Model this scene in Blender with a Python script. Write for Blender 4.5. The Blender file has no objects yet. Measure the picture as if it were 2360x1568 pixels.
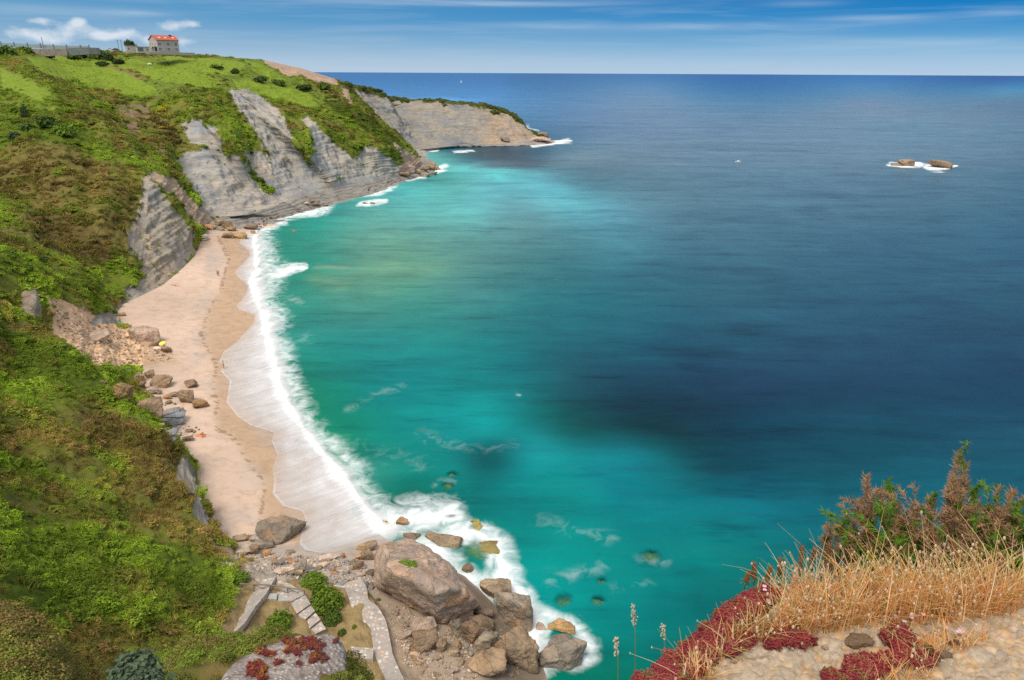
import bpy, bmesh, math, random
import numpy as np
from mathutils import Vector, Matrix
from mathutils.bvhtree import BVHTree

random.seed(7)
rng = np.random.default_rng(11)
scene = bpy.context.scene
COL = scene.collection
PI = math.pi

# ------------------------------------------------------------------ camera
F_PX, CX, CY = 1685.0, 1180.0, 784.0          # photograph measured at 2360 x 1568
PITCH = math.atan(616.5 / 1685.0)
ROLL = 0.0050
CAM = np.array([0.0, 0.0, 60.0])
_F = np.array([0, math.cos(PITCH), -math.sin(PITCH)])
_R0 = np.array([1.0, 0, 0])
_U0 = np.array([0, math.sin(PITCH), math.cos(PITCH)])
_R = math.cos(ROLL) * _R0 + math.sin(ROLL) * _U0
_U = math.cos(ROLL) * _U0 - math.sin(ROLL) * _R0


def ray(u, v):
    return _F + (u - CX) / F_PX * _R - (v - CY) / F_PX * _U


def PT(u, v, z=None, t=None):
    d = ray(u, v)
    if t is None:
        t = (z - CAM[2]) / d[2]
    return CAM + d * t


def proj(P):
    D = np.asarray(P) - CAM
    w = D @ _F
    w = np.where(w < 0.05, 0.05, w)
    return CX + F_PX * (D @ _R) / w, CY - F_PX * (D @ _U) / w, w


cam_data = bpy.data.cameras.new('camera')
cam = bpy.data.objects.new('camera', cam_data)
COL.objects.link(cam)
cam_data.sensor_width = 36.0
cam_data.lens = F_PX / 2360.0 * 36.0
cam_data.clip_start = 0.05
cam_data.clip_end = 200000.0
M = Matrix(((_R[0], _U[0], -_F[0], CAM[0]), (_R[1], _U[1], -_F[1], CAM[1]), (_R[2], _U[2], -_F[2], CAM[2]), (0, 0, 0, 1)))
cam.matrix_world = M
scene.camera = cam

# ------------------------------------------------------------------ noise
_pr = np.random.default_rng(5)
_perm = np.concatenate([_pr.permutation(256)] * 3)
_g = _pr.normal(size=(256, 3))
_g /= np.linalg.norm(_g, axis=1)[:, None]


def pnoise(p):
    p = np.asarray(p, float)
    i = np.floor(p).astype(int)
    f = p - i
    w = f * f * f * (f * (f * 6 - 15) + 10)
    i &= 255
    out = 0
    for dx in (0, 1):
        for dy in (0, 1):
            for dz in (0, 1):
                h = _perm[_perm[_perm[(i[:, 0] + dx) & 255] + ((i[:, 1] + dy) & 255)] + ((i[:, 2] + dz) & 255)]
                g = _g[h]
                d = (g * (f - np.array([dx, dy, dz]))).sum(1)
                ww = (w[:, 0] if dx else 1 - w[:, 0]) * (w[:, 1] if dy else 1 - w[:, 1]) * (w[:, 2] if dz else 1 - w[:, 2])
                out = out + ww * d
    return out * 1.5


def fbm(p, oct=4, gain=0.5, lac=2.1):
    p = np.asarray(p, float)
    a, s, o = 1.0, 0.0, np.zeros(len(p))
    for k in range(oct):
        o += a * pnoise(p * lac ** k + 17.3 * k)
        a *= gain
    return o


def inpoly(u, v, poly):
    r = np.zeros(len(u), bool)
    n = len(poly)
    for k in range(n):
        x0, y0 = poly[k]
        x1, y1 = poly[(k + 1) % n]
        c = (y0 > v) != (y1 > v)
        with np.errstate(divide='ignore', invalid='ignore'):
            xx = (x1 - x0) * (v - y0) / ((y1 - y0) if y1 != y0 else 1e-9) + x0
        r ^= c & (u < xx)
    return r


def polydist(u, v, line, vs=1.0):
    d = np.full(len(u), 1e9)
    for k in range(len(line) - 1):
        x0, y0 = line[k][0], line[k][1] * vs
        x1, y1 = line[k + 1][0], line[k + 1][1] * vs
        dx, dy = x1 - x0, y1 - y0
        L = dx * dx + dy * dy + 1e-9
        tt = np.clip(((u - x0) * dx + (v * vs - y0) * dy) / L, 0, 1)
        d = np.minimum(d, np.hypot(u - x0 - tt * dx, v * vs - y0 - tt * dy))
    return d


def s2l(c):
    c = np.asarray(c, float) / 255.0
    return np.where(c <= 0.04045, c / 12.92, ((c + 0.055) / 1.055) ** 2.4)


# ------------------------------------------------------------------ object helpers
def tag(o, label=None, cat=None, group=None, kind=None):
    if label: o['label'] = label
    if cat: o['category'] = cat
    if group: o['group'] = group
    if kind: o['kind'] = kind
    return o


def link(name, me, mat=None, parent=None):
    o = bpy.data.objects.new(name, me)
    COL.objects.link(o)
    if mat is not None and me is not None:
        me.materials.clear()
        me.materials.append(mat)
    if parent is not None:
        o.parent = parent
    return o


def empty(name, loc, rz=0.0):
    o = bpy.data.objects.new(name, None)
    o.empty_display_size = 0.2
    COL.objects.link(o)
    o.location = loc
    o.rotation_euler = (0, 0, rz)
    return o


def mesh_np(name, V, Fc, smooth=True, attrs=None):
    me = bpy.data.meshes.new(name)
    V = np.ascontiguousarray(V, dtype=np.float32)
    Fc = np.ascontiguousarray(Fc, dtype=np.int32)
    k = Fc.shape[1]
    me.vertices.add(len(V))
    me.vertices.foreach_set('co', V.ravel())
    me.loops.add(Fc.size)
    me.loops.foreach_set('vertex_index', Fc.ravel())
    me.polygons.add(len(Fc))
    me.polygons.foreach_set('loop_start', np.arange(0, Fc.size, k, dtype=np.int32))
    me.polygons.foreach_set('loop_total', np.full(len(Fc), k, dtype=np.int32))
    me.polygons.foreach_set('use_smooth', np.full(len(Fc), smooth))
    me.update(calc_edges=True)
    if attrs:
        for an, arr in attrs.items():
            arr = np.asarray(arr, np.float32)
            if arr.ndim == 1:
                a = me.attributes.new(an, 'FLOAT', 'POINT')
                a.data.foreach_set('value', arr)
            elif arr.shape[1] == 4:
                a = me.attributes.new(an, 'FLOAT_COLOR', 'POINT')
                a.data.foreach_set('color', np.ascontiguousarray(arr).ravel())
            else:
                a = me.attributes.new(an, 'FLOAT_VECTOR', 'POINT')
                a.data.foreach_set('vector', np.ascontiguousarray(arr).ravel())
    return me


def grid_faces(nr, nc, flip=False):
    r = np.arange(nr - 1)[:, None]
    c = np.arange(nc - 1)[None, :]
    a = (r * nc + c).ravel()
    q = np.stack([a, a + 1, a + nc + 1, a + nc], 1)
    return q[:, ::-1] if flip else q


class MB:
    """collects boxes, bars, tubes and polygons into one mesh"""
    def __init__(self):
        self.v, self.f = [], []

    def add(self, verts, faces):
        n = len(self.v)
        self.v += [tuple(map(float, p)) for p in verts]
        self.f += [tuple(n + i for i in f) for f in faces]

    def box(self, c, s, rot=None, taper=1.0):
        x, y, z = s[0] / 2, s[1] / 2, s[2] / 2
        P = [(-x, -y, -z), (x, -y, -z), (x, y, -z), (-x, y, -z), (-x * taper, -y * taper, z), (x * taper, -y * taper, z), (x * taper, y * taper, z), (-x * taper, y * taper, z)]
        if rot is not None:
            P = [rot @ Vector(p) for p in P]
        self.add([(p[0] + c[0], p[1] + c[1], p[2] + c[2]) for p in P], [(0, 3, 2, 1), (4, 5, 6, 7), (0, 1, 5, 4), (1, 2, 6, 5), (2, 3, 7, 6), (3, 0, 4, 7)])

    def tube(self, pts, radii, n=6, cap=True):
        pts = [Vector(p) for p in pts]
        rings = []
        for i, p in enumerate(pts):
            d = (pts[min(i + 1, len(pts) - 1)] - pts[max(i - 1, 0)])
            if d.length < 1e-9: d = Vector((0, 0, 1))
            d.normalize()
            a = d.cross(Vector((0, 0, 1)) if abs(d.z) < 0.9 else Vector((1, 0, 0))).normalized()
            b = d.cross(a)
            r = radii[i] if hasattr(radii, '__len__') else radii
            rings.append([p + (a * math.cos(2 * PI * k / n) + b * math.sin(2 * PI * k / n)) * r for k in range(n)])
        vs = [q for r in rings for q in r]
        fs = []
        for i in range(len(rings) - 1):
            for k in range(n):
                fs.append((i * n + k, i * n + (k + 1) % n, (i + 1) * n + (k + 1) % n, (i + 1) * n + k))
        if cap:
            fs.append(tuple(range(n))[::-1])
            fs.append(tuple((len(rings) - 1) * n + k for k in range(n)))
        self.add(vs, fs)

    def ell(self, c, r, nu=8, nv=5, rot=None):
        vs, fs = [], []
        for j in range(nv + 1):
            th = PI * j / nv
            for k in range(nu):
                p = Vector((r[0] * math.sin(th) * math.cos(2 * PI * k / nu), r[1] * math.sin(th) * math.sin(2 * PI * k / nu), r[2] * math.cos(th)))
                if rot is not None: p = rot @ p
                vs.append((p[0] + c[0], p[1] + c[1], p[2] + c[2]))
        for j in range(nv):
            for k in range(nu):
                fs.append((j * nu + k, (j + 1) * nu + k, (j + 1) * nu + (k + 1) % nu, j * nu + (k + 1) % nu))
        self.add(vs, fs)

    def prism(self, pts, down):
        """polygon pts (3-D) extruded downwards by down"""
        n = len(pts)
        lo = [(p[0], p[1], p[2] - down) for p in pts]
        self.add(list(pts) + lo, [tuple(range(n)), tuple(range(2 * n - 1, n - 1, -1))] + [(i, n + i, n + (i + 1) % n, (i + 1) % n) for i in range(n)])

    def build(self, name, mat, parent=None, smooth=False):
        me = bpy.data.meshes.new(name)
        me.from_pydata(self.v, [], self.f)
        me.validate()
        bm = bmesh.new(); bm.from_mesh(me)
        bmesh.ops.recalc_face_normals(bm, faces=bm.faces)
        bm.to_mesh(me); bm.free()
        if smooth:
            me.polygons.foreach_set('use_smooth', [True] * len(me.polygons))
        return link(name, me, mat, parent)


# ------------------------------------------------------------------ materials
def nodes(name):
    m = bpy.data.materials.new(name)
    m.use_nodes = True
    nt = m.node_tree
    return m, nt, nt.nodes['Principled BSDF'], nt.links


def N(nt, t, **kw):
    n = nt.nodes.new(t)
    for k, v in kw.items():
        if k in n.inputs.keys():
            n.inputs[k].default_value = v
        else:
            setattr(n, k, v)
    return n


def ramp(nt, stops, interp='LINEAR'):
    r = nt.nodes.new('ShaderNodeValToRGB')
    r.color_ramp.interpolation = interp
    e = r.color_ramp.elements
    while len(e) < len(stops): e.new(0.5)
    for k, (p, c) in enumerate(stops):
        e[k].position = p
        e[k].color = (c[0], c[1], c[2], 1) if hasattr(c, '__len__') else (c, c, c, 1)
    return r


def mix(nt, a, b, fac, blend='MIX'):
    m = nt.nodes.new('ShaderNodeMix')
    m.data_type = 'RGBA'
    m.blend_type = blend
    for s, x in ((m.inputs[6], a), (m.inputs[7], b), (m.inputs[0], fac)):
        if hasattr(x, 'is_linked') or hasattr(x, 'links'):
            nt.links.new(x, s)
        elif s == m.inputs[0]:
            s.default_value = x
        else:
            s.default_value = (x[0], x[1], x[2], 1)
    return m.outputs[2]


def math_n(nt, op, a, b=None, c=None, clamp=False):
    m = nt.nodes.new('ShaderNodeMath')
    m.operation = op
    m.use_clamp = clamp
    for s, x in zip(m.inputs, (a, b, c)):
        if x is None: continue
        if hasattr(x, 'links'): nt.links.new(x, s)
        else: s.default_value = x
    return m.outputs[0]


def plain(name, col, rough=0.7, noise=0.12, scale=6.0, spec=0.3, metal=0.0, bump=0.0):
    m, nt, b, L = nodes(name)
    tc = N(nt, 'ShaderNodeTexCoord')
    nz = N(nt, 'ShaderNodeTexNoise'); nz.inputs['Scale'].default_value = scale; nz.inputs['Detail'].default_value = 6
    L.new(tc.outputs['Object'], nz.inputs['Vector'])
    r = ramp(nt, [(0.25, [max(0, c * (1 - 2 * noise)) for c in col]), (0.75, [min(1, c * (1 + 2 * noise)) for c in col])])
    L.new(nz.outputs['Fac'], r.inputs[0])
    L.new(r.outputs[0], b.inputs['Base Color'])
    b.inputs['Roughness'].default_value = rough
    b.inputs['Specular IOR Level'].default_value = spec
    b.inputs['Metallic'].default_value = metal
    if bump:
        bp = N(nt, 'ShaderNodeBump'); bp.inputs['Strength'].default_value = bump; bp.inputs['Distance'].default_value = 0.05
        L.new(nz.outputs['Fac'], bp.inputs['Height']); L.new(bp.outputs[0], b.inputs['Normal'])
    return m


def terrain_material():
    m, nt, b, L = nodes('hillside_cover')
    at = N(nt, 'ShaderNodeAttribute', attribute_name='Col')
    rk = N(nt, 'ShaderNodeAttribute', attribute_name='rock')
    geo = N(nt, 'ShaderNodeNewGeometry')
    # fine mottling
    n1 = N(nt, 'ShaderNodeTexNoise'); n1.inputs['Scale'].default_value = 0.55; n1.inputs['Detail'].default_value = 8; n1.inputs['Roughness'].default_value = 0.65
    L.new(geo.outputs['Position'], n1.inputs['Vector'])
    r1 = ramp(nt, [(0.28, (0.62, 0.62, 0.62)), (0.72, (1.38, 1.38, 1.38))])
    L.new(n1.outputs['Fac'], r1.inputs[0])
    # bedding layers of the rock: noise squeezed along a tilted vertical axis
    mp = N(nt, 'ShaderNodeMapping'); mp.inputs['Rotation'].default_value = (0.06, -0.05, 0.0); mp.inputs['Scale'].default_value = (0.035, 0.035, 0.42)
    L.new(geo.outputs['Position'], mp.inputs['Vector'])
    n2 = N(nt, 'ShaderNodeTexNoise'); n2.inputs['Scale'].default_value = 1.0; n2.inputs['Detail'].default_value = 7; n2.inputs['Roughness'].default_value = 0.7; n2.inputs['Distortion'].default_value = 0.4
    L.new(mp.outputs[0], n2.inputs['Vector'])
    r2 = ramp(nt, [(0.30, (0.52, 0.53, 0.55)), (0.44, (0.92, 0.92, 0.93)), (0.55, (1.0, 1.0, 1.0)), (0.72, (1.2, 1.17, 1.12))])
    L.new(n2.outputs['Fac'], r2.inputs[0])
    # broad stains, ochre and grey
    n3 = N(nt, 'ShaderNodeTexNoise'); n3.inputs['Scale'].default_value = 0.07; n3.inputs['Detail'].default_value = 5
    L.new(geo.outputs['Position'], n3.inputs['Vector'])
    r3 = ramp(nt, [(0.35, (0.86, 0.92, 0.98)), (0.65, (1.12, 1.02, 0.90))])
    L.new(n3.outputs['Fac'], r3.inputs[0])
    ln = math_n(nt, 'FRACT', math_n(nt, 'MULTIPLY', n2.outputs['Fac'], 9.0))
    rl_ = ramp(nt, [(0.0, (0.36, 0.35, 0.345)), (0.15, (0.95, 0.95, 0.95)), (0.8, (1.04, 1.03, 1.02)), (1.0, (0.86, 0.86, 0.87))]); L.new(ln, rl_.inputs[0])
    mpv = N(nt, 'ShaderNodeMapping'); mpv.inputs['Scale'].default_value = (0.35, 0.35, 0.05)
    L.new(geo.outputs['Position'], mpv.inputs['Vector'])
    nv = N(nt, 'ShaderNodeTexNoise'); nv.inputs['Scale'].default_value = 1.0; nv.inputs['Detail'].default_value = 6; nv.inputs['Roughness'].default_value = 0.7
    L.new(mpv.outputs[0], nv.inputs['Vector'])
    rv = ramp(nt, [(0.30, (0.60, 0.58, 0.55)), (0.45, (0.98, 0.98, 0.98)), (0.75, (1.14, 1.12, 1.08))]); L.new(nv.outputs['Fac'], rv.inputs[0])
    rockc = mix(nt, mix(nt, mix(nt, at.outputs['Color'], r2.outputs[0], 1.0, 'MULTIPLY'), r3.outputs[0], 1.0, 'MULTIPLY'), mix(nt, rl_.outputs[0], rv.outputs[0], 1.0, 'MULTIPLY'), 0.85, 'MULTIPLY')
    vegc = mix(nt, at.outputs['Color'], r1.outputs[0], 1.0, 'MULTIPLY')
    c = mix(nt, vegc, rockc, rk.outputs['Fac'])
    L.new(c, b.inputs['Base Color'])
    b.inputs['Roughness'].default_value = 0.95
    b.inputs['Specular IOR Level'].default_value = 0.1
    hmix = nt.nodes.new('ShaderNodeMix'); hmix.data_type = 'FLOAT'
    L.new(rk.outputs['Fac'], hmix.inputs[0]); L.new(n1.outputs['Fac'], hmix.inputs[2]); L.new(n2.outputs['Fac'], hmix.inputs[3])
    bp = N(nt, 'ShaderNodeBump'); bp.inputs['Strength'].default_value = 0.55; bp.inputs['Distance'].default_value = 1.2
    L.new(hmix.outputs[0], bp.inputs['Height']); L.new(bp.outputs[0], b.inputs['Normal'])
    return m


def sand_material():
    m, nt, b, L = nodes('beach_sand')
    at = N(nt, 'ShaderNodeAttribute', attribute_name='Col')
    rk = N(nt, 'ShaderNodeAttribute', attribute_name='rock')
    geo = N(nt, 'ShaderNodeNewGeometry')
    n1 = N(nt, 'ShaderNodeTexNoise'); n1.inputs['Scale'].default_value = 0.45; n1.inputs['Detail'].default_value = 9; n1.inputs['Roughness'].default_value = 0.62; n1.inputs['Distortion'].default_value = 0.8
    L.new(geo.outputs['Position'], n1.inputs['Vector'])
    r1 = ramp(nt, [(0.3, (0.80, 0.80, 0.80)), (0.5, (1.0, 1.0, 1.0)), (0.75, (1.12, 1.12, 1.12))])
    L.new(n1.outputs['Fac'], r1.inputs[0])
    n2 = N(nt, 'ShaderNodeTexNoise'); n2.inputs['Scale'].default_value = 1.6; n2.inputs['Detail'].default_value = 4; n2.inputs['Roughness'].default_value = 0.7
    L.new(geo.outputs['Position'], n2.inputs['Vector'])
    r2 = ramp(nt, [(0.26, (0.45, 0.42, 0.40)), (0.33, (1, 1, 1)), (1.0, (1, 1, 1))])
    L.new(n2.outputs['Fac'], r2.inputs[0])
    c = mix(nt, mix(nt, at.outputs['Color'], r1.outputs[0], 1.0, 'MULTIPLY'), r2.outputs[0], 0.8, 'MULTIPLY')
    mp = N(nt, 'ShaderNodeMapping'); mp.inputs['Scale'].default_value = (0.08, 0.08, 2.2)
    L.new(geo.outputs['Position'], mp.inputs['Vector'])
    n3 = N(nt, 'ShaderNodeTexNoise'); n3.inputs['Scale'].default_value = 1.0; n3.inputs['Detail'].default_value = 7; n3.inputs['Roughness'].default_value = 0.7
    L.new(mp.outputs[0], n3.inputs['Vector'])
    r3 = ramp(nt, [(0.32, (0.45, 0.45, 0.46)), (0.5, (1, 1, 1)), (0.75, (1.2, 1.2, 1.18))])
    L.new(n3.outputs['Fac'], r3.inputs[0])
    c2 = mix(nt, c, mix(nt, at.outputs['Color'], r3.outputs[0], 1.0, 'MULTIPLY'), rk.outputs['Fac'])
    L.new(c2, b.inputs['Base Color'])
    b.inputs['Roughness'].default_value = 0.85
    b.inputs['Specular IOR Level'].default_value = 0.15
    bp = N(nt, 'ShaderNodeBump'); bp.inputs['Strength'].default_value = 0.35; bp.inputs['Distance'].default_value = 0.4
    L.new(n1.outputs['Fac'], bp.inputs['Height']); L.new(bp.outputs[0], b.inputs['Normal'])
    return m


def sea_material():
    m, nt, b, L = nodes('sea_water')
    at = N(nt, 'ShaderNodeAttribute', attribute_name='Col')
    fo = N(nt, 'ShaderNodeAttribute', attribute_name='foam')
    al = N(nt, 'ShaderNodeAttribute', attribute_name='clear')
    geo = N(nt, 'ShaderNodeNewGeometry')
    # swell and ripples: their light and dark bands put into the water colour
    mp = N(nt, 'ShaderNodeMapping'); mp.inputs['Rotation'].default_value = (0, 0, 0.15); mp.inputs['Scale'].default_value = (0.014, 0.05, 1)
    L.new(geo.outputs['Position'], mp.inputs['Vector'])
    n1 = N(nt, 'ShaderNodeTexNoise'); n1.inputs['Scale'].default_value = 1.0; n1.inputs['Detail'].default_value = 7; n1.inputs['Roughness'].default_value = 0.62; n1.inputs['Distortion'].default_value = 0.5
    L.new(mp.outputs[0], n1.inputs['Vector'])
    r1 = ramp(nt, [(0.32, (0.70, 0.73, 0.76)), (0.45, (0.97, 0.97, 0.98)), (0.58, (1.04, 1.03, 1.03)), (0.72, (1.18, 1.16, 1.14))])
    L.new(n1.outputs['Fac'], r1.inputs[0])
    n4 = N(nt, 'ShaderNodeTexNoise'); n4.inputs['Scale'].default_value = 0.06; n4.inputs['Detail'].default_value = 5; n4.inputs['Distortion'].default_value = 1.2
    L.new(geo.outputs['Position'], n4.inputs['Vector'])
    r4 = ramp(nt, [(0.3, (0.88, 0.90, 0.92)), (0.7, (1.12, 1.1, 1.08))])
    L.new(n4.outputs['Fac'], r4.inputs[0])
    mp3 = N(nt, 'ShaderNodeMapping'); mp3.inputs['Rotation'].default_value = (0, 0, 0.12); mp3.inputs['Scale'].default_value = (0.045, 0.20, 1)
    L.new(geo.outputs['Position'], mp3.inputs['Vector'])
    n5 = N(nt, 'ShaderNodeTexNoise'); n5.inputs['Scale'].default_value = 1.0; n5.inputs['Detail'].default_value = 7; n5.inputs['Roughness'].default_value = 0.68
    L.new(mp3.outputs[0], n5.inputs['Vector'])
    r5 = ramp(nt, [(0.30, (0.62, 0.66, 0.70)), (0.44, (0.96, 0.97, 0.98)), (0.58, (1.05, 1.04, 1.03)), (0.72, (1.25, 1.22, 1.19))])
    L.new(n5.outputs['Fac'], r5.inputs[0])
    mp4 = N(nt, 'ShaderNodeMapping'); mp4.inputs['Rotation'].default_value = (0, 0, 0.1); mp4.inputs['Scale'].default_value = (0.0035, 0.013, 1)
    L.new(geo.outputs['Position'], mp4.inputs['Vector'])
    n6 = N(nt, 'ShaderNodeTexNoise'); n6.inputs['Scale'].default_value = 1.0; n6.inputs['Detail'].default_value = 8; n6.inputs['Roughness'].default_value = 0.7
    L.new(mp4.outputs[0], n6.inputs['Vector'])
    r6 = ramp(nt, [(0.3, (0.84, 0.86, 0.88)), (0.5, (1.0, 1.0, 1.0)), (0.7, (1.14, 1.13, 1.12))])
    L.new(n6.outputs['Fac'], r6.inputs[0])
    wat = mix(nt, mix(nt, mix(nt, mix(nt, at.outputs['Color'], r6.outputs[0], 1.0, 'MULTIPLY'), r1.outputs[0], 1.0, 'MULTIPLY'), r4.outputs[0], 1.0, 'MULTIPLY'), r5.outputs[0], 1.0, 'MULTIPLY')
    # foam wisps
    n2 = N(nt, 'ShaderNodeTexNoise'); n2.inputs['Scale'].default_value = 0.34; n2.inputs['Detail'].default_value = 8; n2.inputs['Roughness'].default_value = 0.6; n2.inputs['Distortion'].default_value = 1.0
    L.new(geo.outputs['Position'], n2.inputs['Vector'])
    s = math_n(nt, 'ADD', fo.outputs['Fac'], math_n(nt, 'MULTIPLY', math_n(nt, 'SUBTRACT', n2.outputs['Fac'], 0.52), 1.7))
    s = math_n(nt, 'MULTIPLY', s, 1.15, clamp=True)
    gate = math_n(nt, 'MULTIPLY', fo.outputs['Fac'], 3.0, clamp=True)
    ff = math_n(nt, 'MULTIPLY', s, gate, clamp=True)
    c = mix(nt, wat, (0.80, 0.83, 0.84), ff)
    L.new(c, b.inputs['Base Color'])
    b.inputs['Specular IOR Level'].default_value = 0.06
    rr = math_n(nt, 'MULTIPLY_ADD', ff, 0.5, 0.30)
    L.new(rr, b.inputs['Roughness'])
    b.inputs['IOR'].default_value = 1.33
    mp2 = N(nt, 'ShaderNodeMapping'); mp2.inputs['Rotation'].default_value = (0, 0, 0.2); mp2.inputs['Scale'].default_value = (0.12, 0.3, 1)
    L.new(geo.outputs['Position'], mp2.inputs['Vector'])
    n3 = N(nt, 'ShaderNodeTexNoise'); n3.inputs['Scale'].default_value = 1.0; n3.inputs['Detail'].default_value = 6; n3.inputs['Roughness'].default_value = 0.55
    L.new(mp2.outputs[0], n3.inputs['Vector'])
    bp = N(nt, 'ShaderNodeBump'); bp.inputs['Strength'].default_value = 0.5; bp.inputs['Distance'].default_value = 0.9
    L.new(n3.outputs['Fac'], bp.inputs['Height']); L.new(bp.outputs[0], b.inputs['Normal'])
    tr = N(nt, 'ShaderNodeBsdfTransparent'); tr.inputs[0].default_value = (0.62, 0.95, 0.82, 1)
    mx = N(nt, 'ShaderNodeMixShader')
    L.new(al.outputs['Fac'], mx.inputs[0]); L.new(b.outputs[0], mx.inputs[1]); L.new(tr.outputs[0], mx.inputs[2])
    L.new(mx.outputs[0], nt.nodes['Material Output'].inputs[0])
    return m


def foam_material():
    m, nt, b, L = nodes('surf_foam_sheet')
    de = N(nt, 'ShaderNodeAttribute', attribute_name='dens')
    uv = N(nt, 'ShaderNodeAttribute', attribute_name='fuv')
    mp = N(nt, 'ShaderNodeMapping'); mp.inputs['Scale'].default_value = (0.5, 0.10, 1)
    L.new(uv.outputs['Vector'], mp.inputs['Vector'])
    n1 = N(nt, 'ShaderNodeTexNoise'); n1.inputs['Scale'].default_value = 1.0; n1.inputs['Detail'].default_value = 7; n1.inputs['Roughness'].default_value = 0.66; n1.inputs['Distortion'].default_value = 1.3
    L.new(mp.outputs[0], n1.inputs['Vector'])
    mp2 = N(nt, 'ShaderNodeMapping'); mp2.inputs['Scale'].default_value = (0.10, 0.16, 1)
    L.new(uv.outputs['Vector'], mp2.inputs['Vector'])
    n2 = N(nt, 'ShaderNodeTexNoise'); n2.inputs['Scale'].default_value = 1.0; n2.inputs['Detail'].default_value = 5; n2.inputs['Distortion'].default_value = 1.5
    L.new(mp2.outputs[0], n2.inputs['Vector'])
    nn = math_n(nt, 'ADD', math_n(nt, 'MULTIPLY', math_n(nt, 'SUBTRACT', n1.outputs['Fac'], 0.5), 1.7), math_n(nt, 'MULTIPLY', math_n(nt, 'SUBTRACT', n2.outputs['Fac'], 0.5), 1.1))
    a = math_n(nt, 'ADD', de.outputs['Fac'], math_n(nt, 'MULTIPLY', nn, math_n(nt, 'MULTIPLY_ADD', de.outputs['Fac'], 0.7, 0.1)), clamp=True)
    b.inputs['Base Color'].default_value = (0.80, 0.80, 0.80, 1)
    b.inputs['Roughness'].default_value = 0.8
    b.inputs['Specular IOR Level'].default_value = 0.1
    L.new(a, b.inputs['Alpha'])
    return m


def rock_material():
    m, nt, b, L = nodes('boulder_stone')
    oi = N(nt, 'ShaderNodeObjectInfo')
    tc = N(nt, 'ShaderNodeTexCoord')
    add = N(nt, 'ShaderNodeVectorMath', operation='ADD')
    L.new(tc.outputs['Object'], add.inputs[0])
    L.new(oi.outputs['Location'], add.inputs[1])
    n1 = N(nt, 'ShaderNodeTexNoise'); n1.inputs['Scale'].default_value = 0.6; n1.inputs['Detail'].default_value = 10; n1.inputs['Roughness'].default_value = 0.68
    L.new(add.outputs[0], n1.inputs['Vector'])
    r1 = ramp(nt, [(0.28, (0.55, 0.53, 0.52)), (0.5, (0.98, 0.98, 0.98)), (0.72, (1.38, 1.35, 1.3))])
    L.new(n1.outputs['Fac'], r1.inputs[0])
    n2 = N(nt, 'ShaderNodeTexNoise'); n2.inputs['Scale'].default_value = 0.25; n2.inputs['Detail'].default_value = 5; n2.inputs['Distortion'].default_value = 1.0
    L.new(add.outputs[0], n2.inputs['Vector'])
    r2 = ramp(nt, [(0.55, (0, 0, 0)), (0.7, (1, 1, 1))])
    L.new(n2.outputs['Fac'], r2.inputs[0])
    base = mix(nt, oi.outputs['Color'], r1.outputs[0], 1.0, 'MULTIPLY')
    ochre = mix(nt, base, (1.15, 0.80, 0.50), 1.0, 'MULTIPLY')
    c = mix(nt, base, ochre, math_n(nt, 'MULTIPLY', r2.outputs[0], 0.6))
    nw = N(nt, 'ShaderNodeTexNoise'); nw.inputs['Scale'].default_value = 0.9; nw.inputs['Detail'].default_value = 5
    L.new(add.outputs[0], nw.inputs['Vector'])
    wv2 = mix(nt, add.outputs[0], nw.outputs['Color'], 0.9, 'ADD')
    cr = N(nt, 'ShaderNodeTexVoronoi'); cr.feature = 'DISTANCE_TO_EDGE'; cr.inputs['Scale'].default_value = 0.42; L.new(wv2, cr.inputs['Vector'])
    rc = ramp(nt, [(0.0, (0.42, 0.40, 0.38)), (0.022, (0.92, 0.92, 0.92)), (0.05, (1, 1, 1))]); L.new(cr.outputs['Distance'], rc.inputs[0])
    vc2 = N(nt, 'ShaderNodeTexVoronoi'); vc2.inputs['Scale'].default_value = 0.42; L.new(wv2, vc2.inputs['Vector'])
    sc3 = N(nt, 'ShaderNodeSeparateColor'); L.new(vc2.outputs['Color'], sc3.inputs[0])
    rp = ramp(nt, [(0.0, (0.80, 0.79, 0.80)), (0.5, (1.02, 1.0, 0.98)), (1.0, (1.18, 1.10, 1.0))]); L.new(sc3.outputs[0], rp.inputs[0])
    c = mix(nt, mix(nt, c, rc.outputs[0], 0.85, 'MULTIPLY'), rp.outputs[0], 0.9, 'MULTIPLY')
    L.new(c, b.inputs['Base Color'])
    b.inputs['Roughness'].default_value = 0.9
    b.inputs['Specular IOR Level'].default_value = 0.2
    n3 = N(nt, 'ShaderNodeTexNoise'); n3.inputs['Scale'].default_value = 2.2; n3.inputs['Detail'].default_value = 10; n3.inputs['Roughness'].default_value = 0.7
    L.new(add.outputs[0], n3.inputs['Vector'])
    bp = N(nt, 'ShaderNodeBump'); bp.inputs['Strength'].default_value = 0.9; bp.inputs['Distance'].default_value = 0.4
    L.new(n3.outputs['Fac'], bp.inputs['Height']); L.new(bp.outputs[0], b.inputs['Normal'])
    return m


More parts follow.
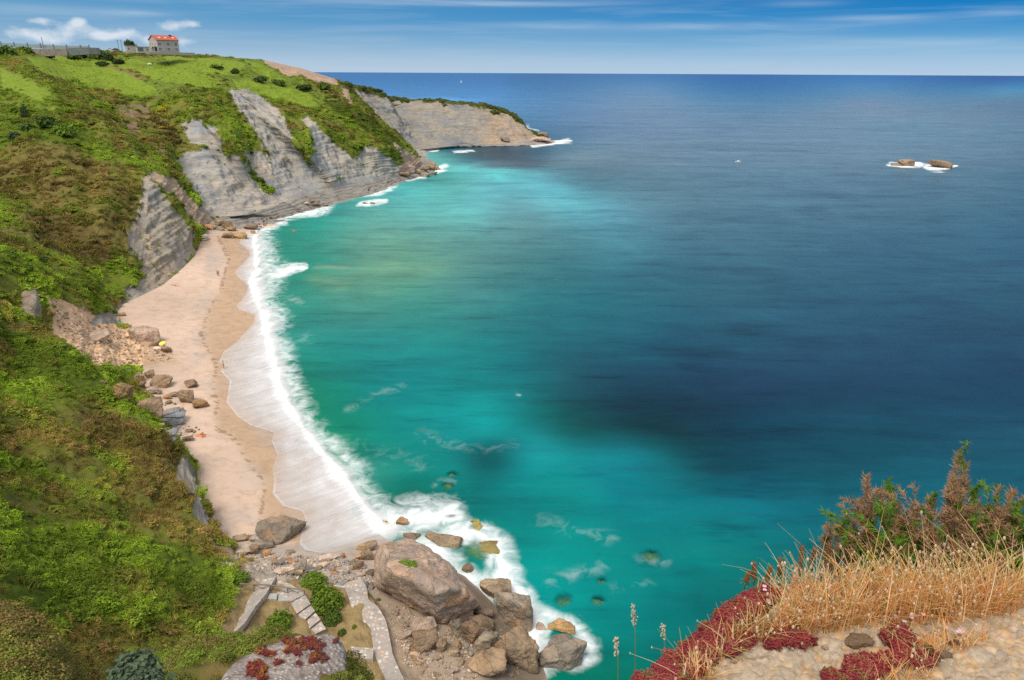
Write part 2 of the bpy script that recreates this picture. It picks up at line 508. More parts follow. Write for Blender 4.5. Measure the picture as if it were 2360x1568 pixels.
def vcol_material(name, rough=0.9, bumpscale=None, bump=0.3, bdist=0.01, mott=None):
    m, nt, b, L = nodes(name)
    at = N(nt, 'ShaderNodeAttribute', attribute_name='Col')
    c = at.outputs['Color']
    geo = N(nt, 'ShaderNodeNewGeometry')
    if mott:
        n1 = N(nt, 'ShaderNodeTexNoise'); n1.inputs['Scale'].default_value = mott; n1.inputs['Detail'].default_value = 8; n1.inputs['Roughness'].default_value = 0.7
        L.new(geo.outputs['Position'], n1.inputs['Vector'])
        r1 = ramp(nt, [(0.3, (0.68, 0.67, 0.66)), (0.7, (1.3, 1.3, 1.3))])
        L.new(n1.outputs['Fac'], r1.inputs[0])
        c = mix(nt, c, r1.outputs[0], 1.0, 'MULTIPLY')
    L.new(c, b.inputs['Base Color'])
    b.inputs['Roughness'].default_value = rough
    b.inputs['Specular IOR Level'].default_value = 0.15
    if bumpscale:
        n3 = N(nt, 'ShaderNodeTexNoise'); n3.inputs['Scale'].default_value = bumpscale; n3.inputs['Detail'].default_value = 8
        L.new(geo.outputs['Position'], n3.inputs['Vector'])
        bp = N(nt, 'ShaderNodeBump'); bp.inputs['Strength'].default_value = bump; bp.inputs['Distance'].default_value = bdist
        L.new(n3.outputs['Fac'], bp.inputs['Height']); L.new(bp.outputs[0], b.inputs['Normal'])
    return m


def leaf_material(name, col=None, tint=False, trans=0.25):
    m, nt, b, L = nodes(name)
    if tint:
        at = N(nt, 'ShaderNodeAttribute', attribute_name='tint'); at.attribute_type = 'INSTANCER'
        c = at.outputs['Color']
    else:
        rgb = N(nt, 'ShaderNodeRGB'); rgb.outputs[0].default_value = (*col, 1)
        c = rgb.outputs[0]
    va = N(nt, 'ShaderNodeAttribute', attribute_name='shade')
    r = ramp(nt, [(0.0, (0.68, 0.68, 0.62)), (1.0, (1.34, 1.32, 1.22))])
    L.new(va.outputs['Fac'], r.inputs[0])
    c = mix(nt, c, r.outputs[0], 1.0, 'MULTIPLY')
    L.new(c, b.inputs['Base Color'])
    b.inputs['Roughness'].default_value = 0.7
    b.inputs['Specular IOR Level'].default_value = 0.2
    tl = N(nt, 'ShaderNodeBsdfTranslucent')
    L.new(c, tl.inputs[0])
    mx = N(nt, 'ShaderNodeMixShader'); mx.inputs[0].default_value = trans
    L.new(b.outputs[0], mx.inputs[1]); L.new(tl.outputs[0], mx.inputs[2])
    L.new(mx.outputs[0], nt.nodes['Material Output'].inputs[0])
    return m


MAT = {}
MAT['terrain'] = terrain_material()
MAT['sand'] = sand_material()
MAT['sea'] = sea_material()
MAT['foam'] = foam_material()
MAT['rock'] = rock_material()
MAT['scrub'] = leaf_material('scrub_leaves', tint=True, trans=0.2)

# ------------------------------------------------------------------ terrain by transects running from the sea bed up the slope
# every entry: eight points (u, v, z) or (u, v, None, distance)
T = [
 [(1650,1720,-5),(1290,1650,0),(1050,1620,3),(960,1620,4.5),(700,1640,7),(450,1640,12),(150,1640,20),(-500,1640,34)],
 [(1560,1480,-5),(1228,1490,0),(940,1470,3.5),(800,1470,5),(560,1450,8.0),(430,1420,10.5),(150,1380,19),(-500,1330,36)],
 [(1450,1330,-5),(1070,1330,0),(830,1350,3.5),(720,1340,5),(560,1338,7),(380,1290,11),(100,1230,18),(-500,1150,36)],
 [(1250,1230,-5),(872,1243,0.3),(600,1300,2.8),(545,1295,4.5),(490,1270,6.5),(320,1180,11),(40,1090,18),(-500,980,38)],
 [(1000,1160,-5),(820,1185,0),(497,1240,2),(478,1205,5.5),(410,1130,9),(240,1050,13.5),(0,940,20),(-500,800,40)],
 [(920,1080,-5),(790,1090,0),(440,1085,2.5),(421,1044,6.5),(345,985,10),(180,900,14.5),(-60,800,21),(-500,680,42)],
 [(860,980,-5),(700,1000,0),(405,1010,3),(370,992,5.5),(290,922,10.5),(160,815,16),(0,758,21),(-400,650,40)],
 [(840,870,-5),(645,880,0),(330,880,3),(285,872,4.5),(205,830,8.0),(125,790,12.5),(60,725,17.5),(-150,640,28)],
 [(850,820,-5),(622,810,0),(330,800,3.5),(280,772,6),(205,730,10),(150,690,15),(105,655,20),(-60,560,30)],
 [(850,740,-5),(603,735,0),(268,737,3),(240,722,6),(180,660,12.3),(60,585,20),(-40,540,25),(-400,420,44)],
 [(880,690,-5),(600,690,0),(285,702,3),(275,690,4.5),(190,600,12.5),(90,500,21),(0,430,26),(-150,330,38)],
 [(900,640,-5),(590,640,0),(378,655,3),(335,600,9),(240,500,21),(120,380,32),(20,300,40),(-150,215,50)],
 [(900,560,-5),(585,575,0),(447,592,3),(345,410,26),(290,340,33),(235,288,40),(141,220,50),(20,112,None,430)],
 [(930,520,-5),(605,530,0),(478,523,3),(405,432,19),(338,335,31),(270,275,39),(200,200,None,400),(110,125,None,500)],
 [(950,490,-5),(640,505,0),(500,502,4),(405,368,24),(390,282,37),(330,213,49),(215,150,None,480),(150,112,None,530)],
 [(980,480,-5),(660,498,0),(560,496,4),(480,345,27),(450,270,40),(415,212,50),(350,150,None,490),(300,121,None,530)],
 [(1000,470,-5),(700,488,0),(650,470,4),(600,440,9),(535,335,29),(480,240,45),(430,170,None,440),(400,127,None,520)],
 [(1020,455,-5),(800,462,0),(715,450,3),(545,215,None,385),(522,195,None,410),(495,168,None,440),(478,145,None,490),(460,127,None,530)],
 [(1040,440,-5),(860,445,0),(775,438,3),(700,345,24),(650,270,None,388),(600,205,None,435),(560,160,None,480),(540,133,None,530)],
 [(1060,428,-5),(905,428,0),(838,425,3),(720,290,33),(690,232,None,430),(650,185,None,490),(625,155,None,530),(609,139,None,560)],
 [(1070,420,-5),(935,417,0),(895,411,2.5),(850,348,18),(770,258,38),(725,200,None,490),(710,175,None,540),(690,157,None,580)],
 [(1085,405,-5),(990,400,0),(940,402,2),(908,338,19),(840,275,33),(792,222,45),(777,192,None,560),(768,181,None,600)],
 [(1120,380,-5),(1005,385,0),(975,376,2),(945,345,12),(885,292,24),(815,225,None,520),(786,196,None,585),(778,188,None,640)],
 [(1110,365,-5),(975,360,0),(945,352,2),(808,204,None,600),(796,199,None,625),(788,194,None,650),(782,191,None,690),(774,187,None,760)],
 [(1110,360,-5),(985,350,0),(955,346,2),(884,217,None,640),(870,211,None,665),(850,207,None,690),(830,204,None,720),(810,199,None,760)],
 [(1110,352,-5),(1010,345,0),(985,343,2),(898,233,None,690),(900,230,None,712),(900,229,None,740),(890,228,None,770),(880,228,None,800)],
 [(1130,345,-5),(1090,339,0),(1078,334,2),(1030,237,None,690),(1028,234,None,715),(1025,238,None,750),(1020,250,None,790),(1015,264,None,830)],
 [(1190,345,-5),(1175,337,0),(1166,331,2),(1140,250,None,692),(1136,246,None,715),(1132,250,None,745),(1125,262,None,780),(1115,277,None,815)],
 [(1250,342,-5),(1232,335,0),(1215,327,2.5),(1197,285,None,682),(1188,268,None,705),(1178,264,None,735),(1165,272,None,765),(1150,287,None,800)],
 [(1300,336,-5),(1272,331,0),(1255,327,1.5),(1235,316,4),(1222,306,None,705),(1210,298,None,730),(1200,295,None,755),(1190,297,None,790)],
 [(1330,328,-5),(1285,328,-0.5),(1275,325,0.3),(1265,322,0.8),(1255,318,0.6),(1245,312,0),(1235,308,-1),(1225,304,-3)],
]
TP = np.array([[PT(p[0], p[1], p[2]) if len(p) == 3 else PT(p[0], p[1], t=p[3]) for p in tr] for tr in T])
NCOL = [6, 64, 88, 60, 44, 36, 14]
prof = []
for tr in TP:
    pts = []
    for k in range(7):
        s = np.linspace(0, 1, NCOL[k], endpoint=False)[:, None]
        pts.append(tr[k] * (1 - s) + tr[k + 1] * s)
    pts.append(tr[7][None])
    prof.append(np.concatenate(pts))
prof = np.array(prof)                                       # transect x column x 3
ncol = prof.shape[1]
rows = []
row_tr = []
for i in range(len(prof) - 1):
    p0 = prof[max(i - 1, 0)]; p1 = prof[i]; p2 = prof[i + 1]; p3 = prof[min(i + 2, len(prof) - 1)]
    jb = sum(NCOL[:3])
    dist = np.linalg.norm(p1[jb] - p2[jb])
    near = min(np.linalg.norm(p1[jb] - CAM), np.linalg.norm(p2[jb] - CAM))
    n = int(np.clip(dist / (near / 420.0), 16, 60))
    for s in np.linspace(0, 1, n, endpoint=False):
        cr = 0.5 * ((2 * p1) + (-p0 + p2) * s + (2 * p0 - 5 * p1 + 4 * p2 - p3) * s * s + (-p0 + 3 * p1 - 3 * p2 + p3) * s ** 3)
        ln = p1 * (1 - s) + p2 * s
        rows.append(0.45 * cr + 0.55 * ln)
        row_tr.append(i + s)
rows.append(prof[-1]); row_tr.append(len(prof) - 1.0)
G = np.array(rows)                                          # nr x ncol x 3
row_tr = np.array(row_tr)
nr = len(G)
cols = np.arange(ncol)
jA1, jA2 = NCOL[0], NCOL[0] + NCOL[1]
jA3 = jA2 + NCOL[2]
jA4 = jA3 + NCOL[3]


def grid_normals(G):
    du = np.gradient(G, axis=0); dv = np.gradient(G, axis=1)
    n = np.cross(dv, du)
    n /= np.linalg.norm(n, axis=2)[:, :, None] + 1e-9
    if n[..., 2].mean() < 0: n = -n
    return n


nrm = grid_normals(G)
flat = G.reshape(-1, 3)
dcam = np.linalg.norm(flat - CAM, axis=1)
colid = np.tile(cols, nr)
rowid = np.repeat(row_tr, ncol)
taper = np.clip((colid - jA2) / 18.0, 0, 1)
amp = np.clip(dcam / 250.0, 0.3, 1.6)
hd = fbm(flat / (14.0 * amp[:, None]), 4) * 1.6 * amp + fbm(flat / (4.0 * amp[:, None]) + 31, 3) * 0.55 * amp
# buttresses and clefts on the rock band: ridged noise running up the face
band = np.clip((colid - jA2) / 14.0, 0, 1) * np.clip((jA3 + 8 - colid) / 14.0, 0, 1)
rib = np.abs(pnoise(np.stack([flat[:, 0] / 9, flat[:, 1] / 9, flat[:, 2] / 60], 1))) - 0.25
rib2 = np.abs(pnoise(np.stack([flat[:, 0] / 3.2, flat[:, 1] / 3.2, flat[:, 2] / 25 + 9], 1))) - 0.25
led = pnoise(np.stack([flat[:, 0] / 40, flat[:, 1] / 40, flat[:, 2] / 1.5], 1))
led2 = pnoise(np.stack([flat[:, 0] / 18, flat[:, 1] / 18, flat[:, 2] / 0.8 + 40], 1))
far = (rowid > 11)
hd += band * np.where(far, -1.9 * rib - 1.3 * rib2 + 0.55 * led + 0.5 * led2, -1.2 * rib + 0.3 * led)
skyt = np.clip((ncol - 1 - colid) / 14.0, 0.15, 1)
flat = flat + nrm.reshape(-1, 3) * (hd * taper * skyt)[:, None]
bt = np.clip((jA2 - colid) / 6.0, 0, 1) * np.clip((colid - 2) / 6.0, 0, 1)
flat[:, 2] += np.where(colid < jA2, fbm(flat / 9.0, 3) * 0.22 * bt, 0)
# stepped rock shelf under the far cliffs
shelf = (rowid > 13.2) & (colid > jA1 - 2) & (colid < jA2)
stp = np.round((flat[:, 2] + 0.5 * pnoise(flat / 6.0)) / 0.9) * 0.9
flat[:, 2] = np.where(shelf, 0.25 * flat[:, 2] + 0.75 * stp + 0.25 + 0.4 * fbm(flat / 5.0, 3), flat[:, 2])

U_, V_, W_ = proj(flat)
jit = np.clip(160.0 / W_, 0.35, 2.2)
ju = U_ + 9 * jit * fbm(flat / (7 / jit[:, None] * 0.7 + 2), 4)
jv = V_ + 6 * jit * fbm(flat / (7 / jit[:, None] * 0.7 + 2) + 50, 4)

# ---- ground cover
C_G = np.array((0.168, 0.232, 0.024)); C_g = np.array((0.125, 0.155, 0.020)); C_B = np.array((0.145, 0.108, 0.036))
C_R = np.array((0.395, 0.362, 0.315)); C_r = np.array((0.36, 0.26, 0.18)); C_D = np.array((0.47, 0.305, 0.18))
C_T = np.array((0.30, 0.215, 0.10)); C_O = np.array((0.40, 0.28, 0.20))
n_a = fbm(flat / 18.0 + 3, 4); n_b = fbm(flat / 6.0 + 9, 3)
kb = np.clip(0.45 + 1.6 * n_a + 0.6 * n_b, 0, 1)[:, None]
colr = C_g * (1 - kb * 0.55) + C_B * kb * 0.55
colr = colr + np.clip(n_b, 0, 1)[:, None] * np.array((0.05, 0.075, 0.0))
rockw = np.zeros(len(flat))
veg = np.ones(len(flat)) * 0.8          # scrub density
tone = np.full(len(flat), 0.35)         # 0 green .. 1 brown
tone = np.clip(0.35 + 1.1 * n_a + 0.5 * n_b, 0, 1)


def paint(poly, color, rock=0.0, vegd=None, strength=1.0, tn=None, sel=None):
    m = inpoly(ju, jv, poly)
    if sel is not None: m &= sel
    colr[m] = colr[m] * (1 - strength) + color * strength
    rockw[m] = rock
    if vegd is not None: veg[m] = vegd
    if tn is not None: tone[m] = np.clip(tn + 0.8 * n_a[m] + 0.5 * n_b[m], 0, 1)


hillsel = colid >= jA2
# far headland and second cliff: bare rock below, thin turf on top
fh = hillsel & (rowid > 22.35)
topm = fh & (colid > jA3 - 3 - 14 * np.clip(fbm(flat / 12.0, 3) + 0.15, 0, 1))
colr[fh] = np.array((0.275, 0.262, 0.235)) + np.array((0.05, 0.03, 0.0)) * np.clip(n_a[fh], -1, 1)[:, None]
rockw[fh] = 1; veg[fh] = 0
colr[topm] = np.array((0.075, 0.085, 0.025)); rockw[topm] = 0; veg[topm] = 0.7; tone[topm] = 0.4
tan = fh & (U_ > 1080) & (colid < jA3)
kk = np.clip((U_[tan] - 1080) / 60, 0, 1)[:, None]
colr[tan] = colr[tan] * (1 - kk) + np.array((0.36, 0.29, 0.22)) * kk
# slope tones
paint([(0,310),(150,330),(250,400),(330,470),(310,580),(200,620),(100,560),(0,540)], C_B * 1.05, tn=0.8, sel=hillsel, strength=0.7)
paint([(60,480),(200,500),(260,600),(190,620),(90,560)], C_B * 0.75, tn=0.95, sel=hillsel)
paint([(260,250),(400,260),(420,330),(380,380),(300,320)], C_B * 0.9, tn=0.6, sel=hillsel, strength=0.6)
paint([(180,900),(420,1030),(440,1110),(300,1080),(180,1000)], C_B * 0.9, tn=0.75, sel=hillsel, strength=0.7)
paint([(0,1080),(120,1110),(230,1190),(280,1230),(100,1220),(0,1180)], C_B * 0.8, tn=0.75, sel=hillsel, strength=0.6)
paint([(0,760),(110,790),(230,860),(320,960),(150,900),(0,860)], C_G * 0.5, tn=0.0, sel=hillsel)
paint([(0,1270),(200,1240),(450,1260),(560,1330),(480,1440),(200,1440),(0,1400)], C_G * 0.5, tn=0.02, sel=hillsel)
paint([(0,240),(140,260),(240,330),(170,345),(60,320),(0,350)], C_G * 0.55, tn=0.1, sel=hillsel)
paint([(700,215),(800,240),(900,310),(940,350),(880,330),(790,270)], C_G * 0.35, tn=0.25, sel=hillsel)
# grassland between the pastures
paint([(45,128),(300,132),(600,134),(770,232),(720,252),(560,208),(480,206),(385,220),(330,228),(250,214),(180,198),(95,176)], np.array((0.125, 0.165, 0.024)), vegd=0.16, tn=0.15, sel=hillsel)
for poly in ([(58,132),(130,128),(180,136),(230,146),(290,164),(365,208),(330,224),(250,210),(180,194),(105,172)],
             [(205,142),(300,138),(400,154),(470,173),(520,188),(480,204),(410,194),(350,182),(290,163)],
             [(0,158),(60,180),(132,216),(100,240),(50,218),(0,205)],
             [(535,180),(640,198),(700,212),(745,248),(690,246),(640,228),(550,210)],
             [(370,130),(500,136),(570,146),(540,174),(430,166)],
             [(560,138),(610,150),(660,185),(640,195),(590,170)]):
    paint(poly, C_G, vegd=0.04, tn=0.0, sel=hillsel)
paint([(225,147),(300,160),(345,185),(330,187),(280,165),(225,150)], np.array((0.17,0.15,0.05)), vegd=0.3, tn=0.9, sel=hillsel)
# bare faces
R1 = [(402,370),(440,352),(470,343),(520,352),(560,372),(600,440),(660,465),(640,485),(540,500),(482,495),(455,455),(420,410)]
R1b = [(420,287),(452,276),(498,300),(522,348),(480,344),(436,324)]
R2 = [(528,214),(540,205),(572,207),(600,222),(638,250),(662,289),(676,324),(703,365),(717,381),(730,440),(700,455),(668,440),(640,390),(600,330),(560,270)]
R2b = [(555,352),(600,350),(640,378),(665,415),(690,460),(650,468),(610,430),(575,388)]
R3 = [(694,276),(706,266),(725,283),(738,303),(769,334),(796,350),(820,368),(835,345),(850,338),(872,350),(905,372),(925,390),(935,415),(880,424),(800,436),(735,446),(715,420),(712,380),(722,330),(712,300)]
R4 = [(322,430),(332,405),(348,396),(366,432),(430,515),(446,546),(452,585),(382,655),(323,700),(270,722),(258,716),(302,668),(330,635),(309,594),(289,563),(302,520),(315,495),(330,450)]
ju0, jv0 = ju, jv
rj = fbm(flat / 3.2 + 11, 4); rj2 = fbm(flat / 3.2 + 61, 4)
ju, jv = U_ + 17 * jit * rj, V_ + 15 * jit * rj2
RB = [(455,462),(540,448),(585,456),(640,440),(700,425),(722,392),(760,380),(800,374),(860,378),(940,400),(940,424),(800,446),(700,466),(600,496),(470,506)]
for p in (R1, R1b, R2, R2b, R3, RB):
    paint(p, C_R, rock=1, vegd=0.05, sel=hillsel & (rowid > 12.3))
gs = hillsel & (rowid > 12.3) & (rowid < 21.5) & (rockw > 0.9)
gk = np.clip(1.4 * fbm(flat / 22.0 + 33, 3) + 0.5, 0, 1)[:, None]
colr[gs] = (colr * (1 - gk) + colr * np.array((0.90, 0.96, 1.06)) * 0.94 * gk)[gs]
paint(R4, C_R * np.array((0.86, 0.82, 0.78)), rock=1, vegd=0.07, sel=hillsel & (rowid < 12.9))
ju, jv = ju0, jv0
paint([(350,396),(398,412),(446,464),(500,520),(474,540),(440,505),(398,452),(362,420)], C_r * 1.15, rock=0.35, vegd=0.0, sel=hillsel & (rowid > 12))
paint([(352,415),(400,470),(445,528),(430,520),(385,470),(352,430)], C_g * 1.2, rock=0, vegd=0.8, sel=hillsel & (rowid > 12))
paint([(606,136),(660,148),(700,160),(775,181),(780,200),(740,193),(700,180),(660,174),(640,162),(615,152)], C_O, rock=0.7, vegd=0, sel=hillsel)
paint([(780,195),(800,205),(812,240),(806,245),(790,222)], C_O, rock=0.5, vegd=0, sel=hillsel)
paint([(905,330),(940,348),(985,378),(1000,395),(940,410),(918,385),(930,370)], np.array((0.42,0.30,0.22)), rock=0.5, vegd=0.03, sel=hillsel)
paint([(110,680),(160,700),(235,733),(262,742),(330,800),(380,830),(250,860),(215,852),(150,805),(118,795)], C_D * 1.45, rock=0.0, vegd=0.01, sel=hillsel & (rowid > 6.3))
paint([(235,718),(268,722),(272,745),(215,755),(212,742)], C_R * 0.75, rock=1, vegd=0, sel=hillsel & (rowid > 7))
paint([(418,1050),(434,1058),(452,1110),(474,1170),(488,1200),(480,1230),(530,1262),(520,1275),(478,1240),(462,1205),(440,1150),(402,1115),(396,1092)], C_R * 0.92, rock=1, vegd=0, sel=hillsel)
paint([(480,1235),(540,1262),(600,1300),(640,1345),(560,1345),(520,1290)], np.array((0.27,0.19,0.125)), rock=0.1, vegd=0.12, tn=0.9, sel=hillsel)
paint([(545,1342),(720,1334),(845,1345),(885,1400),(915,1480),(950,1600),(480,1600),(510,1440)], C_T, rock=0, vegd=0.0, sel=hillsel)
paint([(850,1350),(900,1380),(1010,1450),(1100,1600),(930,1600),(905,1500),(880,1420)], np.array((0.36,0.27,0.19)), rock=0.1, vegd=0.0)
for p in ([(258,245),(349,240),(345,276),(290,272)], [(289,285),(330,282),(326,312),(292,310)], [(361,330),(385,333),(382,356),(364,352)]):
    paint(p, C_r * 0.62, rock=0.5, vegd=0.22, strength=0.75, tn=0.75, sel=hillsel & (rowid > 12.5))

# ---- beach colours
bsel = colid <= jA2
n_c = fbm(flat / 25.0 + 70, 3)
sand = np.array((0.57, 0.42, 0.315)) * (1 + 0.16 * n_c[:, None])
bcol = sand.copy()
brock = np.zeros(len(flat))


def bpaint(poly, c, rock=0.0, s=1.0):
    m = inpoly(ju, jv, poly) & bsel
    bcol[m] = bcol[m] * (1 - s) + np.array(c) * s
    brock[m] = rock


wet = [(500,548),(600,540),(620,640),(640,740),(660,860),(760,1000),(900,1150),(900,1260),(700,1280),(600,1195),(605,1120),(575,1060),(505,985),(488,905),(500,845),(462,770),(478,720),(512,665),(528,600)]
bpaint(wet, (0.46, 0.315, 0.205))
bpaint([(540,560),(640,540),(700,800),(900,1100),(900,1260),(720,1280),(650,1180),(640,1050),(560,960),(520,880),(520,820),(560,780),(590,740),(555,690),(560,600)], (0.43, 0.32, 0.24))
for p in ([(455,680),(498,668),(470,722),(440,728)], [(438,762),(478,765),(472,798),(436,792)], [(438,808),(482,815),(452,848),(430,842)], [(480,868),(508,886),(492,904),(468,880)],
          [(553,1058),(588,1070),(606,1115),(565,1124)], [(560,1165),(615,1200),(560,1205),(525,1180)], [(480,560),(520,590),(505,640),(470,640)], [(500,1190),(540,1195),(540,1240),(505,1235)]):
    bpaint(p, (0.45, 0.37, 0.31), s=0.6)
bpaint([(200,740),(300,780),(385,800),(400,835),(300,850),(230,870),(120,800)], C_D * 1.0, rock=0.0, s=0.8)
bpaint([(440,540),(478,520),(540,500),(660,468),(800,438),(930,410),(1010,385),(1010,410),(940,430),(800,470),(720,490),(640,510),(590,520),(540,530)], C_R * 0.72, rock=1)
bsh = bsel & (rowid > 13.4) & (rowid < 29.5)
bcol[bsh] = C_R * 0.62 * (1 + 0.3 * n_b[bsh, None]); brock[bsh] = 1
bpaint([(940,340),(1080,325),(1240,320),(1300,330),(1180,345),(1080,352),(960,372)], np.array((0.33,0.29,0.26)), rock=1)
bpaint([(530,1240),(600,1262),(860,1255),(900,1400),(1000,1600),(850,1500),(700,1345),(560,1345)], (0.40,0.33,0.27), rock=0.0)
bpaint([(850,1340),(1000,1400),(1200,1500),(1200,1650),(900,1650)], (0.36,0.28,0.205), rock=0.0)

paint([(560,1300),(600,1278),(700,1275),(800,1285),(880,1330),(860,1352),(720,1338),(610,1344),(575,1325)], np.array((0.40,0.33,0.26)), rock=0.0, vegd=0.02)
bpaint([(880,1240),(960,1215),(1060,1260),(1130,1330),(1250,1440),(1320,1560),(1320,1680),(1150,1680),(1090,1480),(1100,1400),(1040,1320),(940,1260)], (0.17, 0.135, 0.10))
dm = inpoly(ju, jv, [(110,680),(160,700),(235,733),(300,760),(385,800),(390,830),(250,860),(215,852),(150,805),(118,795)]) & (rowid > 6) & (rowid < 9.5)
flat[dm, 2] += 0.55 * np.abs(fbm(flat[dm] / 2.6, 4))
# rounded growth: mounds of bush with creases between them, wherever plants cover the ground
ms = np.clip(dcam / 110.0, 0.55, 2.2)
mound = np.abs(pnoise(flat / (2.6 * ms[:, None]) + 7)) * 1.5 + np.abs(pnoise(flat / (1.15 * ms[:, None]) + 3)) * 0.55
flat = flat + nrm.reshape(-1, 3) * (mound * ms * 0.62 * np.clip(veg, 0, 1) * (1 - rockw) * np.clip((colid - jA2 - 4) / 14.0, 0, 1) * skyt)[:, None]
# sand colours run into one another
bg3 = bcol.reshape(nr, ncol, 3)
for _ in range(3):
    t_ = bg3.copy()
    t_[:, 2:-2] = (bg3[:, :-4] + 2 * bg3[:, 1:-3] + 3 * bg3[:, 2:-2] + 2 * bg3[:, 3:-1] + bg3[:, 4:]) / 9
    t_[2:-2] = (t_[:-4] + 2 * t_[1:-3] + 3 * t_[2:-2] + 2 * t_[3:-1] + t_[4:]) / 9
    bg3 = np.where((colid.reshape(nr, ncol) < jA2 - 2)[..., None], t_, bg3)
bcol = bg3.reshape(-1, 3).copy()
# strand line of dark weed along the edge of the wet sand
wl_ = polydist(ju, jv, [(505,548),(528,600),(512,665),(478,720),(462,770),(500,845),(488,905),(505,985),(575,1060),(605,1120),(600,1190)])
wk = bsel & (wl_ < 4.0 + 3 * n_c) & (fbm(flat / 1.3 + 2, 3) > 0.02)
bcol[wk] *= np.array((0.62, 0.58, 0.54))
Gd = flat.reshape(nr, ncol, 3)
A4 = lambda c: np.concatenate([np.clip(c, 0, 1), np.ones((len(c), 1))], 1)
colg = A4(colr).reshape(nr, ncol, 4); rkg = rockw.reshape(nr, ncol); vgg = veg.reshape(nr, ncol); tng = tone.reshape(nr, ncol)
bcg = A4(bcol).reshape(nr, ncol, 4); brg = brock.reshape(nr, ncol)


def sub(j0, j1, i0=0, i1=None):
    i1 = nr if i1 is None else i1
    return Gd[i0:i1, j0:j1].reshape(-1, 3), grid_faces(i1 - i0, j1 - j0)


hv, hf = sub(jA2, ncol)
me = mesh_np('hillside', hv, hf, True, {'Col': colg[:, jA2:].reshape(-1, 4), 'rock': rkg[:, jA2:].ravel()})
hill = link('hillside', me, MAT['terrain'])
tag(hill, 'green coastal hillside ending in grey layered sea cliffs', 'hillside', kind='structure')
bv, bf = sub(0, jA2 + 1)
me = mesh_np('beach', bv, bf, True, {'Col': bcg[:, :jA2 + 1].reshape(-1, 4), 'rock': brg[:, :jA2 + 1].ravel()})
beach = link('beach', me, MAT['sand'])
tag(beach, 'pale sandy beach with darker wet sand by the surf', 'beach', kind='structure')

allv = flat; allf = grid_faces(nr, ncol)
BVH = BVHTree.FromPolygons([tuple(p) for p in allv], [tuple(q) for q in allf.tolist()])


def ground(x, y, default=-5.0):
    h = BVH.ray_cast(Vector((x, y, 300)), Vector((0, 0, -1)))
    return h[0].z if h[0] is not None else default


def hit(u, v, sea=True):
    d = Vector(ray(u, v)).normalized()
    h = BVH.ray_cast(Vector(CAM), d)
    p = h[0]
    if d.z < 0 and sea:
        q = Vector(CAM) + d * ((0 - CAM[2]) / d.z)
        if p is None or (q - Vector(CAM)).length < (p - Vector(CAM)).length:
            p = q
    return p


def depth(p):
    return float((np.array(p) - CAM) @ _F)

# ------------------------------------------------------------------ sea
SEA = [
 (800,176,118,158,196),(1200,176,106,150,192),(1700,180,92,142,188),(2300,182,74,128,178),
 (800,200,122,156,188),(950,225,124,156,186),(1500,200,98,142,184),(1500,230,112,148,182),(2000,200,88,136,182),(2000,230,108,145,178),(2330,205,82,130,174),(2330,235,98,138,170),
 (1300,300,112,145,174),(1700,300,112,143,170),(2100,300,112,146,172),(2330,300,104,138,164),
 (1000,355,80,140,140),(1100,350,72,122,126),(1160,372,92,124,134),(1300,360,106,138,156),(1600,380,106,138,160),(1900,380,106,138,160),(2330,380,94,128,152),
 (1000,398,100,176,172),(1060,394,106,184,184),(1150,404,108,186,192),(1250,428,108,180,194),(1330,460,104,174,188),(1400,492,100,160,178),(1030,412,104,180,176),(1100,428,107,184,188),(1010,432,98,180,176),(1180,442,108,180,190),(1350,415,95,138,155),(1200,385,98,140,152),
 (700,495,90,165,155),(800,455,80,165,158),(950,440,100,185,182),(1100,460,110,190,194),(1250,485,108,172,182),(1500,450,98,138,156),(1800,450,92,130,152),(2250,450,84,122,146),
 (650,545,74,158,142),(800,545,92,164,148),(950,545,106,164,152),(1100,560,98,154,152),(1300,560,84,138,148),(1600,560,76,118,138),(2000,560,70,110,136),(2330,560,64,106,134),
 (680,650,94,166,150),(800,630,102,160,138),(940,615,108,162,140),(1100,680,74,142,142),(1300,680,54,122,132),(1600,680,56,106,126),(2000,700,54,96,122),(2330,700,52,94,120),
 (700,790,70,158,146),(850,760,58,144,138),(1050,780,46,140,138),(1250,780,42,114,124),(1450,800,40,94,114),(1700,800,44,86,110),(2000,800,46,84,112),(2330,800,44,82,110),
 (720,900,62,152,132),(850,900,34,140,134),(1050,900,28,138,138),(1200,900,30,124,128),(1310,885,36,88,100),(1450,900,32,66,84),(1700,900,36,66,90),(2000,900,38,74,100),(2330,900,36,76,104),
 (800,1000,55,150,128),(950,1000,20,144,138),(1100,1000,24,148,148),(1240,985,28,128,132),(1350,985,18,84,88),(1550,1000,18,64,74),(1700,1030,20,68,84),(2000,1000,30,80,100),(2330,1000,36,86,110),
 (1250,1040,30,148,152),(1450,1050,26,124,134),(1650,1090,24,84,98),(1900,1080,26,94,110),(1560,1075,24,104,114),
 (880,1100,60,150,135),(950,1130,34,148,138),(1050,1100,8,128,120),(1110,1080,12,108,108),(1170,1120,10,130,130),(1280,1130,14,142,140),(1450,1150,16,130,138),(1700,1150,16,110,124),(1900,1200,20,104,116),(2200,1100,26,100,120),
 (1250,1220,4,145,140),(1400,1250,2,148,144),(1600,1250,2,132,132),(1800,1280,2,118,120),
 (1250,1330,20,160,155),(1350,1350,4,148,144),(1500,1400,2,128,126),(1650,1370,2,114,112),(1400,1530,4,128,114),(1500,1480,2,124,118),
]
